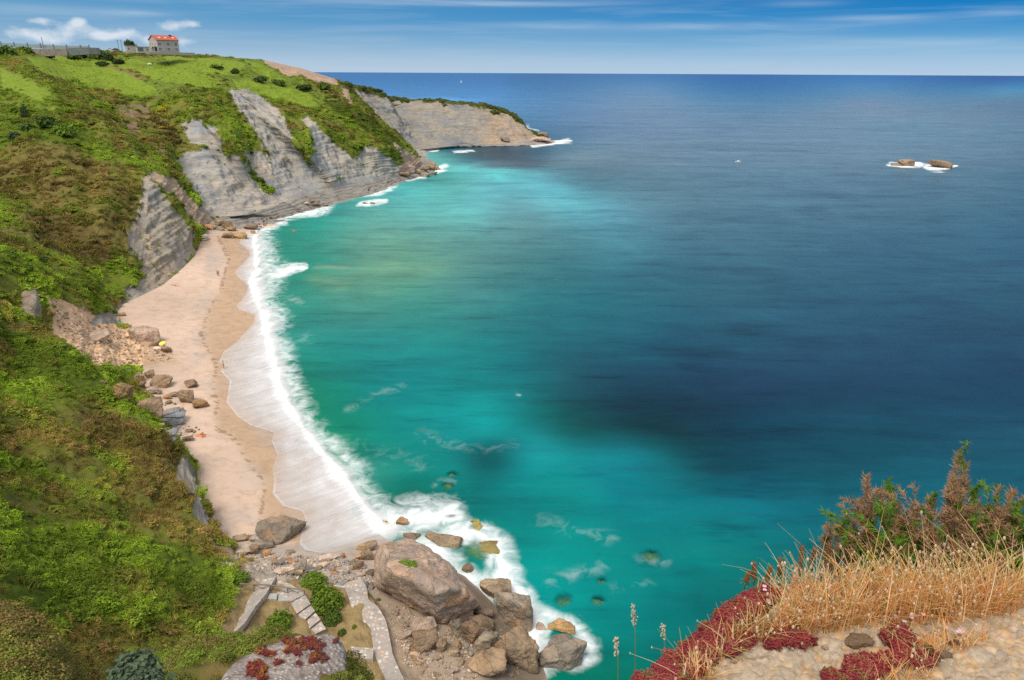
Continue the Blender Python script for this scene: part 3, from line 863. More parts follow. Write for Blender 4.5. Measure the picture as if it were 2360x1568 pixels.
SEAK = np.array([[0.789,1.49,2.46],[0.09,0.31,0.496],[0.05,0.29,0.51],[0.05,0.29,0.51],[0.789,1.49,2.46],[0.789,1.49,2.46],[0.566,0.674,0.686],[0.727,0.717,0.676],[0.434,0.695,0.719],[0.737,0.694,0.631],[0.479,0.926,0.835],[0.621,0.607,0.568],[0.41,0.515,0.569],[0.658,0.681,0.65],[0.656,0.698,0.657],[0.669,0.711,0.651],[0.863,1.277,1.227],[0.05,0.23,0.325],[0.403,0.387,0.43],[0.753,0.741,0.662],[0.621,0.656,0.623],[0.662,0.676,0.628],[0.597,0.635,0.582],[0.308,0.622,0.579],[0.863,1.277,1.227],[0.676,1.4,1.267],[0.736,0.977,0.938],[0.653,0.857,0.807],[0.656,0.762,0.75],[0.308,0.622,0.579],[0.532,0.57,0.58],[0.54,0.769,0.731],[0.575,0.635,0.633],[0.528,0.603,0.57],[0.475,0.445,0.435],[0.05,0.681,0.637],[0.533,0.852,0.868],[0.533,0.852,0.868],[0.661,0.9,0.871],[0.671,0.694,0.657],[0.63,0.691,0.646],[0.591,0.665,0.633],[0.531,0.634,0.595],[0.05,0.681,0.637],[0.543,0.766,0.756],[0.654,0.732,0.682],[0.599,0.695,0.656],[0.498,0.627,0.608],[0.495,0.639,0.622],[0.455,0.604,0.602],[0.366,0.579,0.586],[0.116,0.548,0.481],[0.616,0.746,0.713],[0.662,0.826,0.726],[0.57,0.697,0.66],[0.315,0.662,0.636],[0.352,0.614,0.618],[0.29,0.543,0.57],[0.294,0.577,0.584],[0.202,0.682,0.665],[0.485,0.696,0.68],[0.257,0.675,0.671],[0.245,0.663,0.664],[0.212,0.642,0.674],[0.311,0.686,0.709],[0.313,0.616,0.66],[0.206,0.509,0.564],[0.05,0.575,0.485],[0.05,0.765,0.784],[0.117,0.771,0.746],[0.052,0.65,0.658],[0.24494999999999997,0.7866,0.74635],[0.17134999999999997,0.54855,0.5922499999999999],[0.23919999999999997,0.5152,0.61755],[0.213,0.519,0.587],[0.112,0.484,0.56],[0.1,0.665,0.592],[0.05,0.743,0.772],[0.112,0.853,0.856],[0.05,0.563,0.536],[0.057499999999999996,0.6474499999999999,0.6164],[0.057499999999999996,0.6738999999999999,0.6417],[0.057499999999999996,0.78085,0.8049999999999999],[0.16,0.61,0.652],[0.198,0.599,0.624],[0.464,0.821,0.834],[0.216,0.664,0.682],[0.233,0.672,0.671],[0.16,0.61,0.652],[0.179,0.798,0.774],[0.391,0.671,0.675],[0.05,0.43,0.383],[0.05,0.786,0.857],[0.05,0.394,0.426],[0.05,0.751,0.773],[0.05,0.744,0.758],[0.054,0.701,0.721],[0.05,0.73,0.759],[0.05,0.73,0.759],[0.198,0.599,0.624],[0.05,0.682,0.683],[0.05,0.714,0.696],[0.05,0.714,0.72],[0.05,0.714,0.72],[0.05,0.745,0.748],[0.05,0.745,0.748],[0.05,0.709,0.713],[0.05,0.679,0.685],[0.05,0.667,0.632],[0.05,0.684,0.684]])
K_LIT = 1.12
ang = np.concatenate([np.linspace(-1.35, -0.72, 30, endpoint=False), np.linspace(-0.72, 0.72, 620), np.linspace(0.72, 1.35, 31)[1:]])
rad = np.concatenate([np.geomspace(12, 55, 30, endpoint=False), np.geomspace(55, 900, 520, endpoint=False), np.geomspace(900, 80000, 60)])
AA, RR = np.meshgrid(ang, rad)
sx = (RR * np.sin(AA)).ravel(); sy = (RR * np.cos(AA)).ravel()
SV = np.stack([sx, sy, np.zeros(len(sx))], 1)
su, sv, sw = proj(SV)
sp = np.array([(a, b) for a, b, *_ in SEA], float)
sc_ = np.array([s2l(c[2:]) for c in SEA]) * SEAK


def vmap(v):           # stretch the far rows so that neighbours there weigh alike
    return np.where(v < 400, 400 + (v - 400) * 2.6, v) * 1.5


wj = 22 * np.clip(200 / sw, 0.15, 1.5)
wu = su + wj * 1.6 * fbm(SV / 45.0 + 5, 4); wv = sv + wj * fbm(SV / 45.0 + 25, 4)
A_ = np.stack([sp[:, 0], vmap(sp[:, 1])], 1)
Lc = np.log(np.clip(sc_, 0.0008, 1))
phi = lambda d2: np.sqrt(d2 + 60.0 ** 2)
KM = phi(((A_[:, None] - A_[None]) ** 2).sum(2)) - 0.0
nA = len(A_)
BM = np.zeros((nA + 3, nA + 3)); BM[:nA, :nA] = KM - 6.0 * np.eye(nA); BM[:nA, nA] = 1; BM[:nA, nA + 1:] = A_ / 1000; BM[nA, :nA] = 1; BM[nA + 1:, :nA] = A_.T / 1000
cf_ = np.linalg.solve(BM, np.concatenate([Lc, np.zeros((3, 3))]))
Bq = np.stack([np.maximum(np.clip(wu, -100, 2450), np.interp(wv, [225, 278], [1150, -100])), vmap(np.clip(wv, 176, 1600))], 1)
scol = np.zeros((len(su), 3))
for k0 in range(0, len(su), 40000):
    b_ = Bq[k0:k0 + 40000]
    K_ = phi(((b_[:, None] - A_[None]) ** 2).sum(2))
    scol[k0:k0 + 40000] = K_ @ cf_[:nA] + cf_[nA] + (b_ / 1000) @ cf_[nA + 1:]
scol = np.exp(np.clip(scol, -8, 0)) / K_LIT
scol = np.clip(scol, 0.001, 1)
# sand-coloured shallows: algae-covered reefs seen through the water
def patch(line, w, c, s=0.7):
    d = polydist(wu, wv, line, 1.5)
    k = np.clip(1 - d / w, 0, 1)[:, None] ** 1.2 * s
    scol[:] = scol * (1 - k) + np.array(c) * k
for line, w, c in (([(890,618),(960,630),(1000,618)], 45, (0.15,0.27,0.17)), ([(720,608),(790,612)], 16, (0.26,0.26,0.17)), ([(720,640),(800,660)], 40, (0.16,0.28,0.14)),
                   ([(940,995),(990,1008)], 9, (0.08,0.20,0.15)), ([(1275,1290),(1300,1290)], 10, (0.02,0.22,0.2)), ([(700,445),(760,470)], 14, (0.10,0.22,0.17))):
    patch(line, w, c, 0.4)
foam = np.zeros(len(su))
FOAM = [
 ([(600,520),(600,580),(612,640),(618,700),(648,780),(650,850),(692,950),(752,1020),(815,1080),(842,1140),(885,1180)], 40, 0.50),
 ([(870,1230),(910,1200),(980,1195),(1050,1190)], 46, 0.95), ([(900,1180),(960,1160),(1040,1170)], 34, 0.5),
 ([(1060,1235),(1120,1232),(1165,1262),(1190,1300),(1150,1340)], 40, 0.85), ([(1000,1260),(1060,1310),(1110,1345),(1180,1350)], 46, 0.9),
 ([(1190,1330),(1225,1375),(1240,1420),(1240,1480),(1250,1530)], 44, 0.95), ([(1270,1395),(1330,1415),(1368,1455),(1362,1500),(1330,1520)], 28, 0.62),
 ([(560,545),(610,515),(690,488),(750,472)], 22, 0.95), ([(585,535),(655,520)], 12, 0.7), ([(612,628),(650,618),(686,612)], 11, 0.95), ([(770,458),(860,447),(905,430)], 9, 0.7),
 ([(822,470),(878,467)], 7, 0.85), ([(930,415),(985,408)], 6, 0.8), ([(1005,395),(1028,384)], 9, 0.9), ([(1230,334),(1275,331),(1312,325)], 7, 1.0), ([(1212,292),(1240,302)], 4, 0.5), ([(975,350),(1010,347)], 4, 0.8), ([(1050,352),(1095,351)], 3.5, 0.8),
 ([(2052,380),(2075,384),(2120,382)], 6, 1.0), ([(2130,386),(2168,389),(2196,382)], 6, 1.0), ([(870,315),(1310,325)], 1, 0.1),
 ([(640,690),(690,690)], 15.840000000000002, 0.15), ([(660,790),(720,780)], 24.640000000000004, 0.14), ([(790,930),(850,890),(900,880)], 14.080000000000002, 0.12), ([(1250,1205),(1320,1215),(1420,1230)], 21.120000000000005, 0.13), ([(1290,1318),(1350,1300),(1400,1290)], 21.120000000000005, 0.14),
 ([(950,1010),(1010,1035)], 24.640000000000004, 0.11), ([(1000,1040),(1100,1050),(1180,1040)], 21.120000000000005, 0.09), ([(1000,1118),(1030,1122)], 14.080000000000002, 0.17), ([(1480,1275),(1520,1280)], 15.840000000000002, 0.15), ([(1420,1335),(1500,1330)], 17.6, 0.10),
 ([(800,1010),(900,1060),(960,1080)], 28.160000000000004, 0.09), ([(1290,630),(1300,630)], 7.040000000000001, 0.12), ([(1188,911),(1194,912)], 7.040000000000001, 0.27),
]
for line, w, s in FOAM:
    d = polydist(wu, wv, line, 1.35)
    foam = np.maximum(foam, s * np.clip(1 - d / (w * 1.25), 0, 1) ** 0.8)
SUBM = [(1271,1362,1326,1404),(1356,1367,1402,1399),(1371,1327,1402,1350),(1014,1108,1052,1132),(1024,1084,1062,1101),(870,1196,897,1213),(1074,1203,1113,1223),(1056,1241,1152,1298),(1470,1262,1530,1302),(1310,1500,1350,1550),(1020,1184,1062,1196)]
clear = np.zeros(len(su))
for (a, b, c, d) in SUBM:
    q = np.hypot((su - (a + c) / 2) / ((c - a) * 0.50), (sv - (b + d) / 2) / ((d - b) * 0.50)) + 0.22 * fbm(SV / 1.1, 3)
    clear = np.maximum(clear, 0.74 * np.clip((0.95 - q) / 0.6, 0, 1))
me = mesh_np('sea', SV, grid_faces(len(rad), len(ang)), True, {'Col': A4(scol), 'foam': foam, 'clear': clear})
sea = link('sea', me, MAT['sea'])
tag(sea, 'turquoise bay water deepening to dark blue out at sea', 'sea', kind='structure')
SB = MB(); SB.prism([(900 * math.cos(2 * PI * k / 40), 450 + 900 * math.sin(2 * PI * k / 40), -6.0) for k in range(40)], 1.0)
sb = SB.build('seabed', plain('seabed_sand', (0.10, 0.42, 0.36), 0.9)); tag(sb, 'sea bed under the bay', 'seabed', kind='structure')

# ------------------------------------------------------------------ surf sheet: the thin wash that runs up the sand
def resample(line, n):
    L = np.array(line, float); d = np.concatenate([[0], np.cumsum(np.linalg.norm(np.diff(L, axis=0), axis=1))])
    s = np.linspace(0, d[-1], n)
    return np.stack([np.interp(s, d, L[:, k]) for k in range(L.shape[1])], 1)

inner = [(575,528),(556,548),(552,562),(574,578),(576,592),(540,629),(556,645),(572,662),(566,682),(546,706),(552,716),(588,728),(584,748),(566,766),(548,788),(516,812),(505,835),(520,845),(507,856),(530,880),(526,905),(522,930),(548,962),(578,982),(606,990),(634,1000),(626,1018),(640,1050),(628,1080),(632,1110),(628,1140),(652,1168),(696,1180),(705,1200),(696,1225),(690,1255),(704,1270),(740,1277),(800,1272)]
outer = [(600,515),(606,560),(606,600),(612,650),(618,690),(640,740),(650,790),(650,830),(660,870),(672,910),(690,950),(715,985),(745,1022),(775,1055),(805,1085),(822,1115),(838,1140),(858,1165),(888,1190),(915,1215),(925,1240),(925,1260)]
crest = [(592,525),(582,560),(588,592),(590,625),(572,650),(590,690),(604,735),(612,770),(624,810),(632,850),(640,890),(658,930),(688,975),(715,1012),(742,1045),(770,1080),(795,1110),(820,1140),(842,1170),(866,1205),(880,1240),(884,1258)]
NS, NT_ = 420, 90
sea_pt = lambda l, n: resample(np.array([PT(a, b, 0.0) for a, b in l]), n)
# the lines are matched by their share of length, which keeps them level with one another along this beach
Pi_, Po_, Pc_ = sea_pt(inner, NS), sea_pt(outer, NS), sea_pt(crest, NS)
SP, DE, UV = [], [], []
along = np.concatenate([[0], np.cumsum(np.linalg.norm(np.diff(Pc_, axis=0), axis=1))])
wob = fbm(np.stack([along / 9.0, along * 0, along * 0], 1), 4)
for k in range(NT_):
    t = k / (NT_ - 1)
    if t < 0.66:
        q = Pi_ + (Pc_ - Pi_) * (t / 0.66)
    else:
        q = Pc_ + (Po_ + (Po_ - Pc_) * (0.35 + 0.9 * wob[:, None]) - Pc_) * ((t - 0.66) / 0.34)
    SP.append(q)
    tt = np.full(NS, t)
    crw = 0.20 * (1 + wob)
    d = 0.28 + 0.48 * np.clip((tt - 0.05) / 0.6, 0, 1)
    d = np.maximum(d, 1.0 * np.exp(-((tt - 0.68 - 0.04 * wob) / np.maximum(crw, 0.05)) ** 2))
    d = np.maximum(d, (0.45 + 0.35 * wob) * np.exp(-((tt - 0.015) / 0.016) ** 2))
    fade = np.clip((1 - tt) / 0.26, 0, 1)
    d = d * fade
    d *= np.clip(np.minimum(np.arange(NS) / 12.0, (NS - 1 - np.arange(NS)) / 8.0), 0, 1)
    wdt = np.linalg.norm(Po_ - Pi_, axis=1)
    DE.append(d); UV.append(np.stack([along + 2.5 * wob * 0, tt * wdt, np.zeros(NS)], 1))
SP = np.concatenate(SP); DE = np.concatenate(DE); UV = np.concatenate(UV)
# project the wash lines down on the sand: they were measured on the water plane, the upper edge lies on the beach slope
SPu, SPv, _ = proj(SP)
SP2 = SP.copy()
for k in range(len(SP)):
    p = hit(SPu[k], SPv[k])
    if p is not None and (Vector(SP[k]) - p).length < 14:
        SP2[k] = (p.x, p.y, max(p.z, 0.0))
SP2[:, 2] += 0.10
me = mesh_np('surf_foam', SP2, grid_faces(NT_, NS), True, {'dens': DE, 'fuv': UV})
sf = link('surf_foam', me, MAT['foam'])
tag(sf, 'white streaked surf washing up the sandy beach', 'surf', kind='stuff')

# ------------------------------------------------------------------ sky and sun
EXPO = 0.27
SUN_EL, SUN_AZ = math.radians(60), math.radians(-150)      # azimuth from +Y towards +X: the sun stands over the land
sd = Vector((math.sin(SUN_AZ) * math.cos(SUN_EL), math.cos(SUN_AZ) * math.cos(SUN_EL), math.sin(SUN_EL)))
sun = bpy.data.lights.new('sun', 'SUN'); sun.energy = 2.15; sun.angle = math.radians(22.0); sun.color = (1.0, 0.94, 0.84)
so = bpy.data.objects.new('sun', sun); COL.objects.link(so)
so.rotation_euler = (-sd).to_track_quat('-Z', 'Y').to_euler()
world = bpy.data.worlds.new('World'); scene.world = world; world.use_nodes = True
wt_ = world.node_tree; wn = wt_.nodes; wl = wt_.links
bg = wn['Background']
sky = N(wt_, 'ShaderNodeTexSky'); sky.sky_type = 'NISHITA'; sky.sun_disc = False; sky.sun_elevation = SUN_EL; sky.sun_rotation = SUN_AZ; sky.air_density = 1.0; sky.dust_density = 0.6; sky.ozone_density = 1.5
tc = N(wt_, 'ShaderNodeTexCoord')
sep = N(wt_, 'ShaderNodeSeparateXYZ'); wl.new(tc.outputs['Generated'], sep.inputs[0])
az = math_n(wt_, 'ARCTAN2', sep.outputs[0], sep.outputs[1])
el = math_n(wt_, 'ARCSINE', sep.outputs[2])
def wcol(c, g=10.0):                                        # display colour -> radiance at background strength 0.1
    return tuple(float(x) * g for x in s2l(c))
elf = math_n(wt_, 'DIVIDE', el, 0.098, clamp=True)
rl = ramp(wt_, [(0.0, (0,0,0)), (0.14, (0,0,0)), (0.33, (0,0,0)), (0.6, (0,0,0)), (1.0, (0,0,0))])
rr_ = ramp(wt_, [(0.0, (0,0,0)), (0.14, (0,0,0)), (0.33, (0,0,0)), (0.6, (0,0,0)), (1.0, (0,0,0))])
# the ramps hold display colours /1, multiplied up afterwards
for r, cs in ((rl, [(182,203,222),(173,196,217),(146,181,209),(104,161,202),(80,148,195)]), (rr_, [(178,203,226),(164,197,224),(120,176,216),(38,138,202),(0,104,180)])):
    for e, c in zip(r.color_ramp.elements, cs):
        q = s2l(c); e.color = (q[0], q[1], q[2], 1)
    wl.new(elf, r.inputs[0])
azf = math_n(wt_, 'MULTIPLY_ADD', az, 0.95, 0.52, clamp=True)
low = mix(wt_, rl.outputs[0], rr_.outputs[0], azf)
# thin streaks of high cloud
cv = N(wt_, 'ShaderNodeCombineXYZ')
wl.new(math_n(wt_, 'MULTIPLY', az, 3.2), cv.inputs[0]); wl.new(math_n(wt_, 'MULTIPLY', el, 62.0), cv.inputs[1])
ns = N(wt_, 'ShaderNodeTexNoise'); ns.inputs['Scale'].default_value = 1.3; ns.inputs['Detail'].default_value = 8; ns.inputs['Roughness'].default_value = 0.6; ns.inputs['Distortion'].default_value = 0.6
wl.new(cv.outputs[0], ns.inputs['Vector'])
rs = ramp(wt_, [(0.48, 0.0), (0.85, 0.30)]); wl.new(ns.outputs['Fac'], rs.inputs[0])
low = mix(wt_, low, tuple(s2l((196,214,232))), rs.outputs[0])
def blob(u, v, wu_, wv_):
    d = ray(u, v); d = d / np.linalg.norm(d)
    a0 = math.atan2(d[0], d[1]); e0 = math.asin(d[2])
    x = math_n(wt_, 'DIVIDE', math_n(wt_, 'SUBTRACT', az, a0), wu_ / F_PX)
    y = math_n(wt_, 'DIVIDE', math_n(wt_, 'SUBTRACT', el, e0), wv_ / F_PX)
    q = math_n(wt_, 'ADD', math_n(wt_, 'MULTIPLY', x, x), math_n(wt_, 'MULTIPLY', y, y))
    return math_n(wt_, 'POWER', 2.718, math_n(wt_, 'MULTIPLY', q, -1.0))
def total(bl):
    s = None
    for b in bl:
        x = blob(*b); s = x if s is None else math_n(wt_, 'ADD', s, x)
    return s
cum = total([(166,68,30,14),(182,50,14,8),(120,92,34,12),(230,80,20,12),(300,74,20,11),(262,84,26,8),(395,60,26,11),(440,54,18,9),(425,98,24,10),(50,76,30,12),(92,48,20,7),(345,96,20,10)])
cv2 = N(wt_, 'ShaderNodeCombineXYZ'); wl.new(math_n(wt_, 'MULTIPLY', az, 55.0), cv2.inputs[0]); wl.new(math_n(wt_, 'MULTIPLY', el, 95.0), cv2.inputs[1])
nc = N(wt_, 'ShaderNodeTexNoise'); nc.inputs['Scale'].default_value = 1.0; nc.inputs['Detail'].default_value = 7; nc.inputs['Roughness'].default_value = 0.62
wl.new(cv2.outputs[0], nc.inputs['Vector'])
cf = math_n(wt_, 'ADD', cum, math_n(wt_, 'MULTIPLY', math_n(wt_, 'SUBTRACT', nc.outputs['Fac'], 0.55), 1.7))
cf = math_n(wt_, 'MULTIPLY', math_n(wt_, 'SUBTRACT', cf, 0.30), 1.15, clamp=True)
gatec = math_n(wt_, 'MULTIPLY', cum, 2.5, clamp=True)
low = mix(wt_, low, tuple(s2l((222,230,240))), math_n(wt_, 'MULTIPLY', math_n(wt_, 'MULTIPLY', cf, gatec), 0.9))
bands = total([(90,24,200,10),(310,30,60,5),(900,4,420,6),(1180,10,150,5),(1850,8,70,6),(2000,42,120,6),(2310,28,60,7),(1500,62,420,9),(2150,104,240,10)])
low = mix(wt_, low, tuple(s2l((200,216,230))), math_n(wt_, 'MULTIPLY', math_n(wt_, 'MULTIPLY', bands, math_n(wt_, 'MULTIPLY_ADD', ns.outputs['Fac'], 1.4, -0.1)), 0.42, clamp=True))
g10 = N(wt_, 'ShaderNodeVectorMath', operation='SCALE'); g10.inputs['Scale'].default_value = 6.667 * 2 ** -EXPO
wl.new(low, g10.inputs[0])
upf = N(wt_, 'ShaderNodeMapRange', interpolation_type='SMOOTHSTEP'); upf.inputs[1].default_value = 0.13; upf.inputs[2].default_value = 0.5
wl.new(el, upf.inputs[0])
hs_ = N(wt_, 'ShaderNodeHueSaturation'); hs_.inputs['Saturation'].default_value = 0.28; hs_.inputs['Value'].default_value = 1.5
wl.new(sky.outputs[0], hs_.inputs['Color'])
veil = mix(wt_, hs_.outputs[0], (1.06, 1.0, 0.92), 1.0, 'MULTIPLY')
fin = mix(wt_, g10.outputs[0], veil, upf.outputs[0])
wl.new(fin, bg.inputs[0]); bg.inputs[1].default_value = 0.15

scene.view_settings.view_transform = 'Standard'
scene.view_settings.look = 'None'
scene.view_settings.exposure = EXPO
scene.view_settings.gamma = 1.0
scene.cycles.use_denoising = False
scene.cycles.max_bounces = 5
scene.cycles.diffuse_bounces = 2
scene.cycles.glossy_bounces = 2
scene.cycles.transparent_max_bounces = 6

# ------------------------------------------------------------------ boulders
_ico = {}
def ico(sub):
    if sub not in _ico:
        bm = bmesh.new(); bmesh.ops.create_icosphere(bm, subdivisions=sub, radius=1.0)
        bm.verts.ensure_lookup_table()
        V = np.array([v.co[:] for v in bm.verts]); Fq = np.array([[v.index for v in f.verts] for f in bm.faces])
        bm.free(); V /= np.linalg.norm(V, axis=1)[:, None]
        _ico[sub] = (V, Fq)
    return _ico[sub]


def rock_verts(dims, seed, sub=4, npl=13, rough=0.05, sharp=34.0, planes=None, tops=0.0):
    r_ = np.random.default_rng(seed)
    D, Fq = ico(sub)
    if planes is None:
        n = r_.normal(size=(npl, 3)); n /= np.linalg.norm(n, axis=1)[:, None]
        o = r_.uniform(0.52, 0.94, npl)
        n = np.concatenate([n, [[0, 0, 1], [0, 0, -1], [1, 0, 0], [-1, 0, 0], [0, 1, 0], [0, -1, 0]]])
        o = np.concatenate([o, [0.80 - tops, 0.9, 0.95, 0.95, 0.95, 0.95]])
    else:
        n, o = planes
    c = np.clip(D @ n.T, 0.02, None)
    rr = o[None] / c
    rr = -np.log(np.exp(-sharp * np.clip(rr, 0, 3)).sum(1)) / sharp
    V = D * rr[:, None] * np.array(dims) / 2
    s = max(dims) / 2
    q = V / s
    nz = fbm(q * 1.6 + seed * 1.37, 5, 0.6) * 0.9 - 1.5 * np.clip(0.12 - np.abs(pnoise(q * 2.1 + seed * 2.2)), 0, 1) + 0.35 * np.round(3 * pnoise(q * 2.0 + seed)) / 3
    V = V + D * (nz * rough * min(dims) * 1.6)[:, None]
    return V, Fq


ROCKS = []
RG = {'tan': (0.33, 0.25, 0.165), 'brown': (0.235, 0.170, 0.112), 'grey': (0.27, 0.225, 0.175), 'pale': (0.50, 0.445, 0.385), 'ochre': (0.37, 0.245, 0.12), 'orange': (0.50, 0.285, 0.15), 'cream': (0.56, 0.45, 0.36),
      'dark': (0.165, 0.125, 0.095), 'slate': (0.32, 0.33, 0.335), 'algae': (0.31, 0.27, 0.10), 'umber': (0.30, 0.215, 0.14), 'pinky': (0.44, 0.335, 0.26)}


def add_rock(name, V, Fq, loc, col, label, cat='boulder', group=None, rz=0.0, rx=0.0, ry=0.0):
    me = mesh_np(name, V, Fq, True)
    o = link(name, me, MAT['rock'])
    o.location = loc; o.rotation_euler = (rx, ry, rz)
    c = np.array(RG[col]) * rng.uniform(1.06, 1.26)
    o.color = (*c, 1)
    tag(o, label, cat, group)
    return o


def rock_box(box, col, label, seed=None, rot=None, hk=1.0, dk=0.8, sub=4, name='boulder', cat='boulder', group=None, rough=0.05, tilt=0.0, water=False, sink=0.12, sharp=70.0, tops=0.0):
    u0, v0, u1, v1 = box
    uc = (u0 + u1) / 2
    p = hit(uc, v1 - 0.12 * (v1 - v0))
    t = depth(p)
    w = (u1 - u0) / F_PX * t * 1.06
    d = ray(uc, v1); dep = math.atan2(-d[2], math.hypot(d[0], d[1]))
    app = (v1 - v0) / F_PX * t
    dd = min(dk * w, 0.62 * app / math.sin(dep))
    h = max((app * 1.03 - dd * math.sin(dep) * 0.8) / math.cos(dep), 0.35 * w * hk) * 1.08
    h = min(h, 1.6 * w)
    fx, fy = d[0] / math.hypot(d[0], d[1]), d[1] / math.hypot(d[0], d[1])
    x, y = p.x + fx * dd * 0.42, p.y + fy * dd * 0.42
    g = max(ground(x, y), -0.25 if not water else -0.6)
    g = min(g, p.z + 0.5) if g > p.z + 1.5 else g
    seed = seed if seed is not None else int(abs(u0 * 13 + v0 * 7)) % 9973
    V, Fq = rock_verts((w, dd, h), seed, sub, 9, rough, sharp, tops=tops)
    rz = math.atan2(-fx, fy) + (rot if rot is not None else 0.0)
    z = g + h * 0.5 - h * sink
    return add_rock(name, V, Fq, (x, y, z), col, label, cat, group, rz, 0.0, tilt)


def hull_rock(name, pts, col, label, sub=6, rough=0.035, sharp=75):
    pts = np.array(pts); c = pts.mean(0)
    bm = bmesh.new()
    for p in pts: bm.verts.new(p - c)
    bmesh.ops.convex_hull(bm, input=bm.verts)
    bm.normal_update()
    n, o = [], []
    for f in bm.faces:
        nn = np.array(f.normal[:]); dd = float(nn @ np.array(f.verts[0].co[:]))
        if dd < 0: nn, dd = -nn, -dd
        if dd > 1e-3: n.append(nn); o.append(dd)
    bm.free()
    ext = np.ptp(pts, axis=0); s = ext.max() / 2
    D, Fq = ico(sub)
    cc = np.clip(D @ np.array(n).T, 1e-3, None)
    rr = np.array(o)[None] / cc / s
    rr = -np.log(np.exp(-sharp * np.clip(rr, 0, 4)).sum(1)) / sharp * s
    V = D * rr[:, None]
    q = V / s
    nz = fbm(q * 2.2 + 3.3, 6, 0.58) - 1.3 * np.clip(0.16 - np.abs(pnoise(q * 2.3 + 8)), 0, 1) - 0.9 * np.clip(0.12 - np.abs(pnoise(q * 4.7 + 2)), 0, 1) + 0.5 * np.round(2.5 * pnoise(q * 1.9 + 5)) / 2.5
    V = V + D * (nz * rough * s)[:, None]
    return add_rock(name, V, Fq, tuple(c), col, label)


# the great block at the foot of the path
P3 = lambda u, v, z: tuple(PT(u, v, z))
big = hull_rock('boulder', [P3(880,1250,8.0),P3(930,1236,6.5),P3(975,1250,6.8),P3(1030,1296,6.5),P3(1075,1345,5.8),P3(1100,1382,4.2),P3(896,1318,9.6),P3(950,1326,9.8),P3(1000,1372,8.0),P3(1042,1356,8.2),
                       P3(864,1275,5.5),P3(860,1310,4.5),P3(872,1360,4.0),P3(920,1388,3.4),P3(985,1424,2.6),P3(1020,1446,1.8),P3(1048,1436,2.0),P3(1068,1405,1.8),P3(1106,1396,1.0),
                       P3(940,1262,0),P3(1060,1330,0),P3(1085,1385,0),P3(900,1290,0.5)], 'pinky', 'largest boulder of the bay, pale flat top with a grass tuft and rust stained side', rough=0.05)
big.name = 'boulder'

